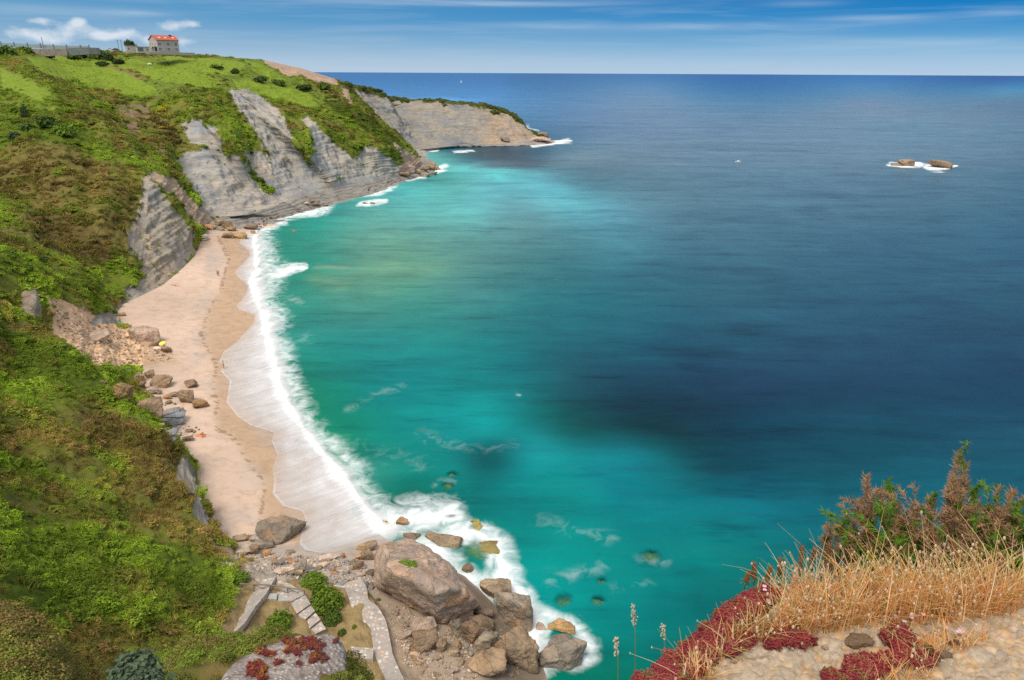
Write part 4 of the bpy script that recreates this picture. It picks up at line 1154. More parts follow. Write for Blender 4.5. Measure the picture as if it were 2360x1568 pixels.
BL = [
 ((969,1217,1066,1264),'tan','long tan boulder lying in the white surf behind the largest boulder',{'hk':.7,'rot':-.3}),
 ((929,1222,970,1248),'brown','small pointed boulder behind the far end of the largest boulder',{}),
 ((1057,1294,1097,1323),'brown','brown boulder alone in the white foam seaward of the largest boulder',{}),
 ((1105,1333,1188,1397),'tan','tan split boulder at the foam edge touching the tallest brown boulder',{'seed':3}),
 ((1136,1356,1231,1464),'grey','tall leaning grey brown boulder rising beside the foam',{'seed':12,'tilt':.25}),
 ((1139,1447,1241,1566),'umber','big ridged boulder with an ochre streaked face near the water',{'seed':8}),
 ((1236,1458,1347,1566),'grey','slanting grey boulder nearest the open water below the cliff edge',{'seed':21,'rot':.5}),
 ((1069,1499,1167,1572),'umber','broad round topped brown boulder closest to the camera on the shore',{'seed':5}),
 ((1079,1450,1156,1508),'grey','smooth rounded grey boulder leaning on the ridged boulder',{'seed':15}),
 ((1065,1428,1107,1498),'brown','narrow upright fin of rock between rounded boulders',{'seed':17}),
 ((1089,1422,1138,1458),'brown','squat brown boulder wedged behind the upright fin of rock',{}),
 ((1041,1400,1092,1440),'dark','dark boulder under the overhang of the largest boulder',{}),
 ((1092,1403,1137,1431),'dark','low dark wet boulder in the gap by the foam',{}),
 ((1037,1425,1067,1465),'grey','small pointed grey boulder in front of the overhang',{}),
 ((954,1456,1010,1517),'brown','brown angular boulder with a dark side beside the stony scree',{'seed':33}),
 ((947,1427,1015,1475),'pinky','pale pinkish boulder just below the largest boulder',{'seed':41}),
 ((1004,1472,1031,1511),'umber','small upright tan block beside the angular brown boulder',{}),
 ((1026,1493,1058,1516),'tan','flattish tan stone among the pebbles at the boulders',{}),
 ((1046,1480,1066,1504),'umber','little brown wedge stone at the foot of the upright fin',{}),
 ((1262,1422,1324,1464),'ochre','ochre boulder with a dark hollow washed by foam',{'seed':23}),
 ((1231,1425,1262,1455),'pinky','pale low boulder half covered by foam beside the ochre one',{'hk':.6}),
 ((1234,1387,1248,1402),'brown','small lone stone tip in the foam',{}),
 ((922,1452,953,1478),'pinky','pale block on the scree beside the paved path',{}),
 ((819,1248,869,1275),'tan','tan boulder with a notch at the edge of the surf',{'seed':51}),
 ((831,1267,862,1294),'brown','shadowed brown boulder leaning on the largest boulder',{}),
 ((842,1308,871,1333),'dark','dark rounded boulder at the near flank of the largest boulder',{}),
 ((812,1291,840,1316),'brown','reddish brown block in the rubble by the largest boulder',{}),
 ((913,1190,941,1215),'umber','round cracked boulder standing in the shallow foam',{}),
 ((594,1183,703,1263),'grey','big grey sharp crested boulder at the edge of the wash on the sand',{'seed':61,'rot':-.35}),
 ((582,1238,630,1270),'grey','grey block leaning on the sharp crested boulder',{'seed':64}),
 ((575,1230,602,1251),'pale','pale grey stone behind the leaning grey block',{}),
 ((531,1255,592,1284),'cream','cream slab at the end of the beach below the brown soil bank',{'seed':66,'hk':.5}),
 ((539,1234,568,1252),'tan','tan rounded stone on the sand beside the pale stone',{}),
 ((567,1231,581,1247),'orange','small orange brown stone beside the pale grey stone',{}),
 ((578,1254,600,1283),'tan','narrow tan stone leaning on the cream slab',{}),
 ((607,1266,629,1287),'orange','pinkish orange block on top of the rubble',{}),
 ((660,1264,683,1280),'tan','olive tan angular stone on the rubble edge by the sand',{}),
 ((672,1294,709,1325),'grey','square grey block in the middle of the white rubble',{'seed':71}),
 ((697,1287,723,1306),'cream','cream and orange stone beside the square grey block',{}),
 ((634,1306,679,1328),'cream','pale flat topped boulder in the white rubble above the path',{}),
 ((737,1275,784,1295),'cream','long cream boulder at the surf end of the rubble',{'hk':.6}),
 ((783,1273,798,1290),'orange','bright orange stone by the surf',{}),
 ((819,1276,835,1293),'orange','orange stone below the notched tan boulder',{}),
 ((629,1288,662,1307),'grey','grey flat stone in the rubble above the pale flat topped boulder',{}),
 ((679,1316,699,1334),'tan','tan wedge stone below the square grey block',{}),
 ((782,1308,807,1327),'pale','pale pointed stone in the rubble near the dark block',{}),
 ((821,1316,844,1331),'cream','orange edged cream slab by the dark rounded boulder',{}),
 ((298,747,366,796),'pinky','large two tone boulder with dry brush on top in the middle of the beach',{'seed':81}),
 ((345,781,372,801),'umber','brown boulder touching the two tone boulder',{}),
 ((206,770,253,792),'pinky','half buried boulder in the landslip debris',{'seed':84}),
 ((374,797,398,817),'umber','round boulder behind the yellow umbrella',{}),
 ((271,873,311,931),'ochre','tall pointed ochre boulder below the green slope',{'seed':87}),
 ((305,898,391,966),'umber','huge flat topped rectangular block on the upper beach',{'seed':90,'rot':.35,'tops':.15}),
 ((350,863,402,899),'umber','large angular boulder with a flat sloping top on the upper beach',{'seed':93,'rot':.2}),
 ((312,859,333,878),'umber','brown boulder at the back of the beach cluster',{}),
 ((332,854,356,875),'brown','rounded boulder touching the back of the beach cluster',{}),
 ((320,881,339,897),'brown','small dark boulder inside the beach cluster',{}),
 ((426,876,456,899),'umber','dark brown boulder beside the sunbather with the white hat',{}),
 ((413,898,450,935),'umber','weathered brown boulder with a broad skirt nearer than the white hat',{'seed':97}),
 ((448,917,485,946),'ochre','wedge shaped ochre boulder farthest towards the sea of the beach cluster',{'seed':99}),
 ((402,940,424,956),'umber','rounded tan stone between the rectangular block and the wedge',{}),
 ((337,892,365,912),'pinky','pale boulder behind the huge rectangular block',{}),
 ((376,912,398,923),'orange','rust orange flat stone in the beach cluster',{}),
 ((386,905,409,917),'tan','tan flat stone behind the rust orange one',{}),
 ((362,900,374,912),'grey','grey stone at the corner of the rectangular block',{}),
 ((382,921,398,934),'tan','tan stone in front of the rust orange one',{}),
 ((259,888,274,904),'brown','small brown boulder beside the pointed ochre boulder',{}),
 ((362,974,380,989),'umber','brown stone on the grey pebble patch',{}),
 ((423,1003,445,1021),'umber','tan boulder at the seaward end of the pebble patch',{}),
 ((429,989,446,999),'umber','brown low stone on sand beyond the pebble patch',{}),
 ((272,720,290,731),'ochre','ochre boulder at the foot of the grey spur on the beach',{}),
 ((510,510,540,530),'brown','large brown boulder at the far end of the beach',{'seed':101}),
 ((497,507,518,524),'tan','tan boulder behind the large brown one at the far end',{}),
 ((470,517,492,532),'orange','orange rounded boulder at the foot of the tan landslip',{}),
 ((457,519,472,531),'brown','brown boulder farthest inland of the far end row',{}),
 ((490,520,501,531),'umber','small brown boulder in the middle of the far end row',{}),
 ((499,523,517,533),'grey','grey boulder in front of the large brown one',{}),
 ((524,523,544,535),'ochre','ochre flat boulder beside the large brown one',{}),
 ((563,517,594,532),'brown','rounded brown boulder standing in the surf at the far end',{'seed':105}),
 ((511,537,539,552),'umber','brown boulder on the sand at the far end',{}),
 ((538,535,575,553),'ochre','low knobbly ochre reef at the waterline of the far end',{'hk':.5}),
 ((577,531,592,541),'ochre','little ochre rock awash beyond the knobbly reef',{}),
 ((670,529,682,535),'brown','lone brown rock awash with a wisp of foam',{}),
 ((852,464,864,472),'brown','dark rock of a pair ringed by foam off the cliffs',{}),
 ((835,465,848,471),'brown','flatter rock of the pair ringed by foam off the cliffs',{}),
 ((745,470,757,477),'brown','rock at the outer end of the foaming ledge',{}),
 ((719,471,737,478),'brown','long rock on the foaming ledge',{}),
 ((716,463,727,470),'brown','upper rock on the foaming ledge',{}),
 ((700,466,712,474),'pinky','pinkish rock on the inner foaming ledge',{}),
 ((986,376,1008,396),'umber','highest rock at the tip of the near headland',{}),
 ((970,379,990,398),'grey','grey slab behind the tip of the near headland',{}),
 ((938,383,957,402),'pinky','reddish boulder on the slide at the tip of the near headland',{}),
 ((970,397,994,410),'grey','grey green rock low at the tip of the near headland',{}),
 ((921,399,947,412),'umber','brown rock at the foot of the slide',{}),
 ((1004,384,1016,393),'umber','outermost rock of the near headland',{}),
 ((932,397,949,409),'brown','dark rock between slide and tip of the near headland',{}),
 ((957,391,973,405),'umber','rock in the middle of the near headland tip',{}),
 ((986,394,1010,405),'grey','low flat rock below the highest rock of the tip',{}),
 ((1150,318,1175,330),'grey','grey ledge block under the far headland',{'hk':.5}),
 ((1240,305,1262,316),'umber','square block on the point of the far headland',{}),
 ((1212,316,1272,331),'pinky','long sloping ledge ending the far headland in the surf',{'hk':.4,'rot':.1}),
]
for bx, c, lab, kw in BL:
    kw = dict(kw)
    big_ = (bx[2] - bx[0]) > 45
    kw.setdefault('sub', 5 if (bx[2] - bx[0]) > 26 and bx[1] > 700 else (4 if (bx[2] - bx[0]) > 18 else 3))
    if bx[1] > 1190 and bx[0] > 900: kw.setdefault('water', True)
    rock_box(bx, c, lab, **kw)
# submerged or awash, seen through the water
SUBL = ['yellow green boulder drowned off the foam, largest of the drowned ones', 'brown green boulder drowned farther out', 'dim boulder deep under the water near the frame middle', 'ochre boulder just under the calm water', 'dim ochre boulder behind the one just under the water',
        'pale boulder awash in the milky foam', 'round ochre boulder awash at the rim of the foam', 'long olive reef awash with foam curling over it', 'dark drowned rock in open turquoise water', 'drowned rock by the nearest slanting boulder', 'flat drowned rock under the outer foam']
for (a, b, c, d), lab in zip(SUBM, SUBL):
    p = hit((a + c) / 2, d - 2)
    t = depth(p); w = (c - a) / F_PX * t; dd = (d - b) / F_PX * t / max(0.4, -ray((a + c) / 2, d)[2]) * 0.9
    awash = lab.startswith(('long', 'round', 'pale'))
    h = 2.4
    V, Fq = rock_verts((w * 1.55, dd * 1.55, h), int(a), 4, 12, 0.06)
    q = PT((a + c) / 2, (b + d) / 2, 0.0)
    add_rock('boulder', V, Fq, (q[0], q[1], (-0.70 if awash else -1.28)), 'algae', lab, 'boulder')
# islets
rock_box((2070,366,2104,386), 'umber', 'squarer islet of the pair in the open sea, pale on top', seed=7, hk=1.0, name='sea_rock', cat='sea rock', water=True)
rock_box((2054,374,2078,384), 'brown', 'low rock attached behind the squarer islet', seed=9, hk=.5, sub=3, name='sea_rock', cat='sea rock', water=True)
rock_box((2136,366,2190,390), 'umber', 'wedge shaped reddish islet sloping down to the water in the open sea', seed=31, hk=.5, name='sea_rock', cat='sea rock', water=True, tilt=.14)

# layered slate ledges lying on the sand
def slab_stack(name, u, v, w, dpt, n, col, label, rz, tilt):
    p = hit(u, v); g = p.z
    m = MB()
    r_ = random.Random(int(u))
    e = empty(name, (p.x, p.y, g), rz); tag(e, label, 'rock ledge')
    for k in range(n):
        V, Fq = rock_verts((w * r_.uniform(.7, 1), dpt * r_.uniform(.6, 1), 0.55), 300 + k + int(u), 3, 10, 0.06, 20)
        me = mesh_np('layer', V + np.array((r_.uniform(-.15, .15) * w, (k - n / 2) * dpt * 0.22, 0.15 + 0.22 * k)), Fq, True)
        o = link('layer', me, MAT['rock'], e); o.color = (*RG[col], 1); o.rotation_euler = (tilt, 0, 0)
slab_stack('slate_ledge', 465, 550, 5.5, 4.0, 4, 'pale', 'pale layered rock ledge at the far end of the sand', .3, .1)
slab_stack('slate_ledge', 400, 972, 4.0, 2.8, 6, 'slate', 'tilted blue grey slate outcrop on the upper beach below the huge block', .5, .25)
slab_stack('slate_ledge', 392, 1012, 3.2, 1.8, 4, 'slate', 'thin slate outcrop under the tip of the brown slope', .6, .25)

# loose stones: a few shapes copied many times, each its own object
PROTO = []
for k in range(7):
    V, Fq = rock_verts((1, .8, .62), 700 + k, 3, 11, 0.06)
    PROTO.append(mesh_np('stone', V, Fq, True)); PROTO[-1].materials.append(MAT['rock'])
def strew(poly, n, smin, smax, cols, label, group, name='stone', seed=1):
    r_ = random.Random(seed)
    us = [p[0] for p in poly]; vs = [p[1] for p in poly]; k = 0; tries = 0
    while k < n and tries < n * 30:
        tries += 1
        u, v = r_.uniform(min(us), max(us)), r_.uniform(min(vs), max(vs))
        if not inpoly(np.array([u]), np.array([v]), poly)[0]: continue
        p = hit(u, v)
        if p is None or p.z < 0.02 and smax < 0.9: continue
        s = smin * (smax / smin) ** (r_.random() ** 2.2)
        o = bpy.data.objects.new(name, PROTO[r_.randrange(7)]); COL.objects.link(o)
        o.location = (p.x, p.y, p.z + 0.16 * s); o.rotation_euler = (r_.uniform(-.4, .4), r_.uniform(-.4, .4), r_.uniform(0, 6.3))
        o.scale = (s * r_.uniform(.8, 1.3), s * r_.uniform(.8, 1.1), s * r_.uniform(.7, 1.1))
        c = np.array(RG[r_.choice(cols)]) * r_.uniform(.82, 1.15); o.color = (*c, 1)
        tag(o, label, 'stone', group); k += 1
strew([(590,1285),(640,1275),(740,1285),(830,1290),(865,1330),(872,1372),(830,1350),(760,1345),(690,1335),(640,1330),(600,1305)], 95, .4, 1.35, ['pale','pale','cream','grey','pinky','slate','orange'], 'loose pale stone in the white rubble between sand and path', 'pale rubble stones', seed=2)
strew([(900,1400),(960,1410),(1040,1450),(1070,1500),(1060,1568),(985,1568),(940,1520),(915,1460)], 62, .4, 1.2, ['pinky','umber','tan','pinky','cream'], 'loose tan stone on the scree between path and boulders', 'tan scree stones', seed=3)
strew([(1035,1440),(1090,1450),(1150,1440),(1240,1460),(1250,1530),(1180,1560),(1060,1520)], 28, .5, 1.6, ['umber','brown','tan','grey'], 'mid sized brown stone wedged between the shore boulders', 'stones between the shore boulders', seed=4)
strew([(345,972),(400,955),(430,975),(445,1010),(425,1025),(385,1005)], 45, .4, 1.1, ['pale','slate','grey','pinky','umber'], 'loose grey stone on the pebble patch of the upper beach', 'grey pebble patch stones', seed=5)
strew([(440,985),(475,985),(472,1005),(440,1005)], 8, .4, .8, ['umber','pinky'], 'loose brown stone at the seaward rim of the pebble patch', 'rim stones of the pebble patch', seed=6)
strew([(215,765),(300,770),(385,795),(390,812),(300,815),(250,830),(200,800)], 22, .4, 1.3, ['pinky','umber','cream','tan'], 'loose tan lump in the landslip debris on the beach', 'landslip debris lumps', seed=7)
strew([(330,885),(400,890),(420,940),(380,940),(340,900)], 10, .4, .9, ['umber','grey','pinky'], 'small stone lying between the beach boulders', 'stones between the beach boulders', seed=8)
strew([(230,868),(262,880),(275,925),(240,890)], 8, .6, 1.4, ['brown','umber','grey'], 'brown stone under the edge of the near green slope', 'stones under the near green slope', seed=9)
strew([(560,515),(640,492),(740,466),(760,478),(640,515),(590,530)], 12, 1., 2.4, ['grey','brown','dark'], 'wet grey stone on the rock shelf below the cliffs', 'stones on the rock shelf', seed=10)
strew([(780,452),(900,418),(935,415),(900,428),(800,458)], 6, 1., 2.6, ['dark','grey'], 'dark wet stone under the far cliff foot', 'stones under the far cliff foot', seed=11)

# the finer rubble nobody could count: one mesh
def rubble(zones, label):
    Vs, Fs, Cs = [], [], []; base = 0; r_ = random.Random(77)
    D, Fq = ico(1)
    for poly, n, smin, smax, cols in zones:
        us = [p[0] for p in poly]; vs = [p[1] for p in poly]; k = 0; tries = 0
        while k < n and tries < n * 20:
            tries += 1
            u, v = r_.uniform(min(us), max(us)), r_.uniform(min(vs), max(vs))
            if not inpoly(np.array([u]), np.array([v]), poly)[0]: continue
            p = hit(u, v)
            if p is None or p.z < .05: continue
            s = smin * (smax / smin) ** (r_.random() ** 1.8); k += 1
            an = r_.uniform(0, 6.3); R2 = np.array(Matrix.Rotation(an, 3, 'Z') @ Matrix.Rotation(r_.uniform(-.5, .5), 3, 'X'))
            W = (D * np.array((1, r_.uniform(.6, .9), r_.uniform(.45, .75))) * s / 2 * np.array([[r_.uniform(.72, 1.2)] for _ in range(len(D))])) @ R2.T
            Vs.append(W + np.array((p.x, p.y, p.z + .12 * s))); Fs.append(Fq + base); base += len(D)
            Cs.append(np.tile(np.array(RG[r_.choice(cols)]) * r_.uniform(.8, 1.15), (len(D), 1)))
    me = mesh_np('rubble', np.concatenate(Vs), np.concatenate(Fs), False, {'Col': A4(np.concatenate(Cs))})
    o = link('rubble', me, vcol_material('rubble_stone', .9, 8, .4, .03, mott=3)); tag(o, label, 'rubble', kind='stuff')
rubble([([(585,1285),(640,1272),(740,1282),(830,1288),(868,1330),(876,1372),(830,1352),(760,1345),(690,1335),(640,1330),(590,1305)], 950, .14, .6, ['pale','pale','cream','grey','pinky','slate']),
        ([(890,1390),(960,1405),(1040,1445),(1110,1480),(1100,1568),(960,1568),(925,1520),(900,1450)], 800, .12, .5, ['pinky','umber','tan','pinky','cream']),
        ([(1035,1440),(1090,1450),(1150,1440),(1240,1460),(1250,1530),(1180,1560),(1060,1520)], 160, .3, .9, ['umber','brown','tan','grey']),
        ([(340,968),(400,955),(430,970),(450,1010),(425,1030),(385,1008)], 260, .14, .5, ['pale','slate','grey','pinky']),
        ([(118,695),(215,745),(300,768),(395,795),(400,832),(300,842),(230,850),(150,805)], 900, .18, 1.0, ['pinky','umber','cream','tan']),
        ([(560,515),(640,492),(740,466),(760,478),(640,515),(590,530)], 160, .4, 1.4, ['grey','brown','dark']), ([(525,1255),(600,1270),(640,1300),(600,1320),(560,1290)], 120, .15, .5, ['cream','umber','pinky'])], 'fine loose rubble between the larger stones')

# rock knob and scarps standing out of the slope
def outcrop(pts, col, label, rough=.06):
    o = hull_rock('rock_outcrop', pts, col, label, sub=5, rough=rough); o['category'] = 'rock outcrop'; return o
outcrop([P3(48,655,21),P3(80,650,20.5),P3(104,690,17),P3(116,760,12),P3(122,800,10),P3(70,800,13),P3(45,730,18),P3(85,690,20),P3(60,770,12),P3(20,660,21),P3(40,800,10)], 'grey', 'grey upright rock face beside the landslip gully')
outcrop([P3(8,240,43),P3(40,226,44),P3(90,228,43.5),P3(124,238,42),P3(126,258,39),P3(70,268,38),P3(20,285,36),P3(0,268,38),P3(60,235,40)], 'pinky', 'long reddish rock scarp near the top of the slope')
outcrop([P3(-20,270,36),P3(8,272,35.5),P3(14,305,31.5),P3(-20,312,31),P3(0,290,31)], 'pinky', 'reddish rock scarp at the very edge of the photo below the long scarp')
outcrop([tuple(PT(552,163,t=478)), tuple(PT(566,163,t=478)), tuple(PT(567,175,t=470)), tuple(PT(552,175,t=470)), tuple(PT(560,160,t=482)), tuple(PT(560,176,t=486))], 'pale', 'pale lone rock on the far green slope')

# ------------------------------------------------------------------ house on the hill
MAT['wall'] = plain('house_render', (0.45, 0.385, 0.35), 0.9, 0.05, 1.5)
MAT['stonewall'] = plain('field_wall_stone', (0.36, 0.32, 0.28), 0.95, 0.2, 2.5)
MAT['roof'] = plain('roof_tiles', (0.46, 0.105, 0.06), 0.85, 0.12, 3.0)
MAT['glass'] = plain('window_glass', (0.09, 0.12, 0.17), 0.15, 0.1, 1, 0.5)
MAT['frame'] = plain('window_frame', (0.62, 0.60, 0.58), 0.6, 0.03)
MAT['darkmetal_and_shade'] = plain('dark_paint_and_shade', (0.03, 0.028, 0.03), 0.6, 0.1)
MAT['bluegrey'] = plain('blue_door', (0.09, 0.12, 0.17), 0.6, 0.1)
MAT['wood'] = plain('weathered_wood', (0.22, 0.18, 0.14), 0.9, 0.2, 8)
MAT['white'] = plain('white_paint', (0.78, 0.78, 0.78), 0.5, 0.02)

def frame_at(u, v, t):
    p = PT(u, v, t=t); az_ = math.atan2(p[0], p[1])
    return p, az_

HP, haz = frame_at(364.6, 119.5, 470.0)
# local axes: x along the long front, y towards the hill behind, z up; the house is turned so that its gable shows
hrot = -haz + math.radians(25)
hs = empty('house', tuple(HP), hrot)
tag(hs, 'three storey pale house with red tiled roof alone on the hilltop', 'house')
Lh, Wh, Eh, Rh = 14.2, 11.0, 7.2, 2.7
m = MB(); m.box((Lh / 2, Wh / 2, Eh / 2 - 0.5), (Lh, Wh, Eh + 1.0))
m.add([(0, 0, Eh), (0, Wh, Eh), (0, Wh / 2, Eh + Rh), (Lh, 0, Eh), (Lh, Wh, Eh), (Lh, Wh / 2, Eh + Rh)], [(0, 2, 1), (3, 4, 5), (0, 3, 5, 2), (1, 2, 5, 4)])
m.build('wall', MAT['wall'], hs)
m = MB(); ov = 0.55
for sgn in (0, 1):
    y0, y1 = (-ov, Wh / 2) if sgn == 0 else (Wh + ov, Wh / 2)
    z0, z1 = Eh - ov * Rh / (Wh / 2) + 0.06, Eh + Rh + 0.06
    m.add([(-ov, y0, z0), (Lh + ov, y0, z0), (Lh + ov, y1, z1), (-ov, y1, z1), (-ov, y0, z0 + .22), (Lh + ov, y0, z0 + .22), (Lh + ov, y1, z1 + .22), (-ov, y1, z1 + .22)],
          [(0, 1, 2, 3), (4, 7, 6, 5), (0, 4, 5, 1), (1, 5, 6, 2), (2, 6, 7, 3), (3, 7, 4, 0)])
rf = m.build('roof', MAT['roof'], hs)
m = MB(); m.box((Lh * .80, Wh * .42, Eh + Rh + 0.1), (1.7, 1.1, 1.0), taper=.7); m.build('chimney', MAT['darkmetal_and_shade'], rf)
for xx in (3.0, 7.0, 12.0):
    m = MB(); yy = 2.2; zz = Eh + yy * Rh / (Wh / 2) + .38
    m.box((xx, yy, zz), (1.1, .9, .12), rot=Matrix.Rotation(math.atan2(Rh, Wh / 2), 3, 'X')); m.build('skylight', MAT['white'], rf)
def win(x, z, w, h, axis='front'):
    f = MB(); g = MB()
    if axis == 'front':
        for (cx, cz, sx_, sz_) in ((x, z + h / 2, w + .16, .1), (x, z - h / 2, w + .3, .14), (x - w / 2, z, .1, h), (x + w / 2, z, .1, h), (x, z, .07, h)): f.box((cx, -.05, cz), (sx_, .14, sz_))
        g.box((x, -.012, z), (w, .03, h))
    else:
        for (cy, cz, sy_, sz_) in ((x, z + h / 2, w + .16, .1), (x, z - h / 2, w + .3, .14), (x - w / 2, z, .1, h), (x + w / 2, z, .1, h)): f.box((-.05, cy, cz), (.14, sy_, sz_))
        g.box((-.012, x, z), (.03, w, h))
    wo = f.build('window', MAT['frame'], hs); g.build('pane', MAT['glass'], wo)
for zz in (4.6, 1.75):
    for x, w in ((1.5, 1.9), (7.2, 2.0), (12.2, 1.9)): win(x, zz, w, 1.7 if zz > 3 else 1.3)
    for x in (5.0, 9.8): win(x, zz, .7, 1.25)
for y in (9.6, 6.4, 2.6): win(y, 4.6, .9, 1.6, 'gable')
for y in (4.6, 5.5, 6.4, 7.3): win(y, 7.0, .35, .4, 'gable')
win(9.2, 1.6, .9, 1.5, 'gable'); win(6.0, 1.6, .8, 1.0, 'gable')
m = MB(); m.box((-.02, 2.2, 1.5), (.08, 3.0, 2.4)); m.build('porch_shade_panel', MAT['darkmetal_and_shade'], hs)  # flat dark panel stands in for the shade inside the porch recess
m = MB(); m.box((-.9, 4.5, 3.1), (1.9, 7.0, .3)); m.box((-1.7, 1.3, 1.5), (.25, .25, 3.0)); m.box((-1.7, 7.7, 1.5), (.25, .25, 3.0)); m.build('balcony', MAT['wall'], hs)

def local(o_rot, P, x, y, z):
    c, s = math.cos(o_rot), math.sin(o_rot)
    return (P[0] + x * c - y * s, P[1] + x * s + y * c, P[2] + z)
m = MB(); m.box((8.0, -2.2, -1.0), (30.0, .5, 1.5)); m.box((23.2, 2.2, -1.0), (.5, 8.5, 1.5))
for k in range(9): m.box((-6 + k * 3.4, -2.2, -.2), (.6, .6, .14))
tw = m.build('terrace_wall', MAT['stonewall']); tw.location = tuple(HP); tw.rotation_euler = (0, 0, hrot)
tag(tw, 'low stone terrace wall along the front of the hilltop house', 'wall')

def shed(u, v, t, L_, W_, H_, label, door=False, name='shed'):
    p, a_ = frame_at(u, v, t)
    e = empty(name, tuple(p), -a_ + .2); tag(e, label, 'shed')
    m = MB(); m.box((L_ / 2, W_ / 2, H_ / 2 - .5), (L_, W_, H_ + 1)); m.build('wall', MAT['wall'], e)
    m = MB(); m.box((L_ / 2, W_ / 2, H_ + .1), (L_ + .4, W_ + .4, .22)); m.build('roof', MAT['stonewall'], e)
    if door:
        m = MB(); m.box((1.9, -.04, 1.1), (3.3, .1, 2.2)); m.build('door', MAT['bluegrey'], e)
        m = MB(); m.box((6.0, -.04, 1.2), (.8, .1, 1.0)); m.build('window', MAT['glass'], e)
    else:
        m = MB(); m.box((1.2, -.04, 1.4), (.8, .1, .9)); m.build('window', MAT['glass'], e)
shed(293, 117.8, 476, 7.0, 4.0, 3.1, 'small pale flat roofed shed beside the hilltop house, in front of a round tree')
shed(317, 118.2, 473, 7.2, 4.0, 2.6, 'low garage with a wide blue door between shed and house', True, 'garage')

def pole(u, vb, vt, t, label, r=.13, arm=True):
    p = PT(u, vb, t=t); h = (vb - vt) / F_PX * t
    e = empty('utility_pole', tuple(p)); tag(e, label, 'utility pole')
    m = MB(); m.tube([(0, 0, -2), (0, 0, h)], [r * 1.2, r * .8], 8); m.build('post', MAT['wood'], e)
    if arm:
        m = MB(); m.box((0, 0, h - .35), (1.5, .12, .14)); m.build('crossarm', MAT['wood'], e)
pole(274, 116, 94, 474, 'wooden pole of the pair by the shed, nearer the road', .18)
pole(282, 116.5, 93.5, 474, 'wooden pole of the pair by the shed, nearer the shed', .18)
pole(99.5, 107, 88, 470, 'wooden pole standing alone by the road wall', .2)
pole(116.5, 109, 97.5, 520, 'thin distant pole behind the road wall', .1, False)

# road walls and fence at the top
def wall_line(pts, mat, label, thick=.45, name='road_wall'):
    m = MB()
    for (u0, v0, h0, t0), (u1, v1, h1, t1) in zip(pts[:-1], pts[1:]):
        a = PT(u0, v0, t=t0); b = PT(u1, v1, t=t1)
        n = np.array([-(b - a)[1], (b - a)[0], 0]); n = n / np.linalg.norm(n) * thick / 2
        P = [a - n, b - n, b + n, a + n]
        lo = [(q[0], q[1], q[2] - 2.5) for q in P]; hi = [(q[0], q[1], q[2] + (h0 if i in (0, 3) else h1)) for i, q in enumerate(P)]
        m.add(lo + hi, [(0, 3, 2, 1), (4, 5, 6, 7), (0, 1, 5, 4), (1, 2, 6, 5), (2, 3, 7, 6), (3, 0, 4, 7)])
    o = m.build(name, mat); tag(o, label, 'wall'); return o
MAT['tanwall'] = plain('tan_wall', (0.27, 0.225, 0.18), .95, .18, .6)
MAT['greywall'] = plain('grey_wall', (0.20, 0.20, 0.20), .95, .15, .6)
wall_line([(-40,116,1.5,462),(40,118,1.5,464),(113,120,1.7,466),(154,119,1.5,468)], MAT['tanwall'], 'tan retaining wall under the road on the skyline')
wall_line([(154,119,2.0,469),(205,116,1.6,474),(230,116,1.4,478)], MAT['greywall'], 'grey retaining wall continuing the road towards the trees')
fe = empty('roadside_fence', tuple(PT(0, 106, t=468))); tag(fe, 'grey panelled fence with square posts along the road on the skyline', 'fence')
fo_ = np.array(PT(0, 106, t=468))
fp = [(-30,104.5),(3,105.5),(33,106.5),(64,108),(94,109.5),(124,111.2),(154,112.5),(186,112.8),(206,113)]
for k, (u, v) in enumerate(fp):
    q = PT(u, v, t=467 + k) - fo_
    m = MB(); m.box((q[0], q[1], q[2] + 1.0), (.55, .55, 2.9)); m.build('post', MAT['greywall'], fe)
    if k < len(fp) - 1:
        q2 = PT(*fp[k + 1], t=468 + k) - fo_
        m = MB(); m.add([(q[0], q[1], q[2] - .6), (q2[0], q2[1], q2[2] - .6), (q2[0], q2[1], q2[2] + 1.7), (q[0], q[1], q[2] + 1.7), (q[0], q[1] + .2, q[2] - .6), (q2[0], q2[1] + .2, q2[2] - .6), (q2[0], q2[1] + .2, q2[2] + 1.7), (q[0], q[1] + .2, q[2] + 1.7)],
                    [(0, 1, 2, 3), (4, 7, 6, 5), (3, 2, 6, 7), (0, 4, 5, 1), (0, 3, 7, 4), (1, 5, 6, 2)]); m.build('panel', plain('fence_panel', (0.30, 0.34, 0.34), .8, .1) if k == 0 else bpy.data.materials['fence_panel'], fe)

# parked cars by the hedge
def car(u, v, t, col, label):
    p = PT(u, v, t=t); a_ = math.atan2(p[0], p[1])
    e = empty('parked_car', tuple(p), -a_ + .1); tag(e, label, 'car')
    mt = plain('car_paint', col, .35, .03, 3, .5)
    prof_ = [(-2.1,.35),(-2.1,.8),(-1.2,.95),(-.7,1.45),(.9,1.48),(1.6,.98),(2.1,.85),(2.1,.35)]
    m = MB(); m.add([(x, -.85, z) for x, z in prof_] + [(x, .85, z) for x, z in prof_], [tuple(range(8)), tuple(range(15, 7, -1))] + [(i, i + 8, (i + 1) % 8 + 8, (i + 1) % 8) for i in range(8)]); m.build('body', mt, e)
    m = MB(); m.box((.1, -.86, 1.18), (1.7, .04, .35), taper=.85); m.build('window', MAT['glass'], e)
    for x in (-1.3, 1.3):
        m = MB(); m.tube([(x, -.9, .33), (x, -.7, .33)], .33, 12); m.build('wheel', MAT['darkmetal_and_shade'], e)
car(252, 116.6, 478, (.75,.75,.75), 'white parked car beyond the hedge below the twin poles')
car(266, 117.0, 477, (.16,.05,.05), 'dark red parked car beside the white one on the hilltop')

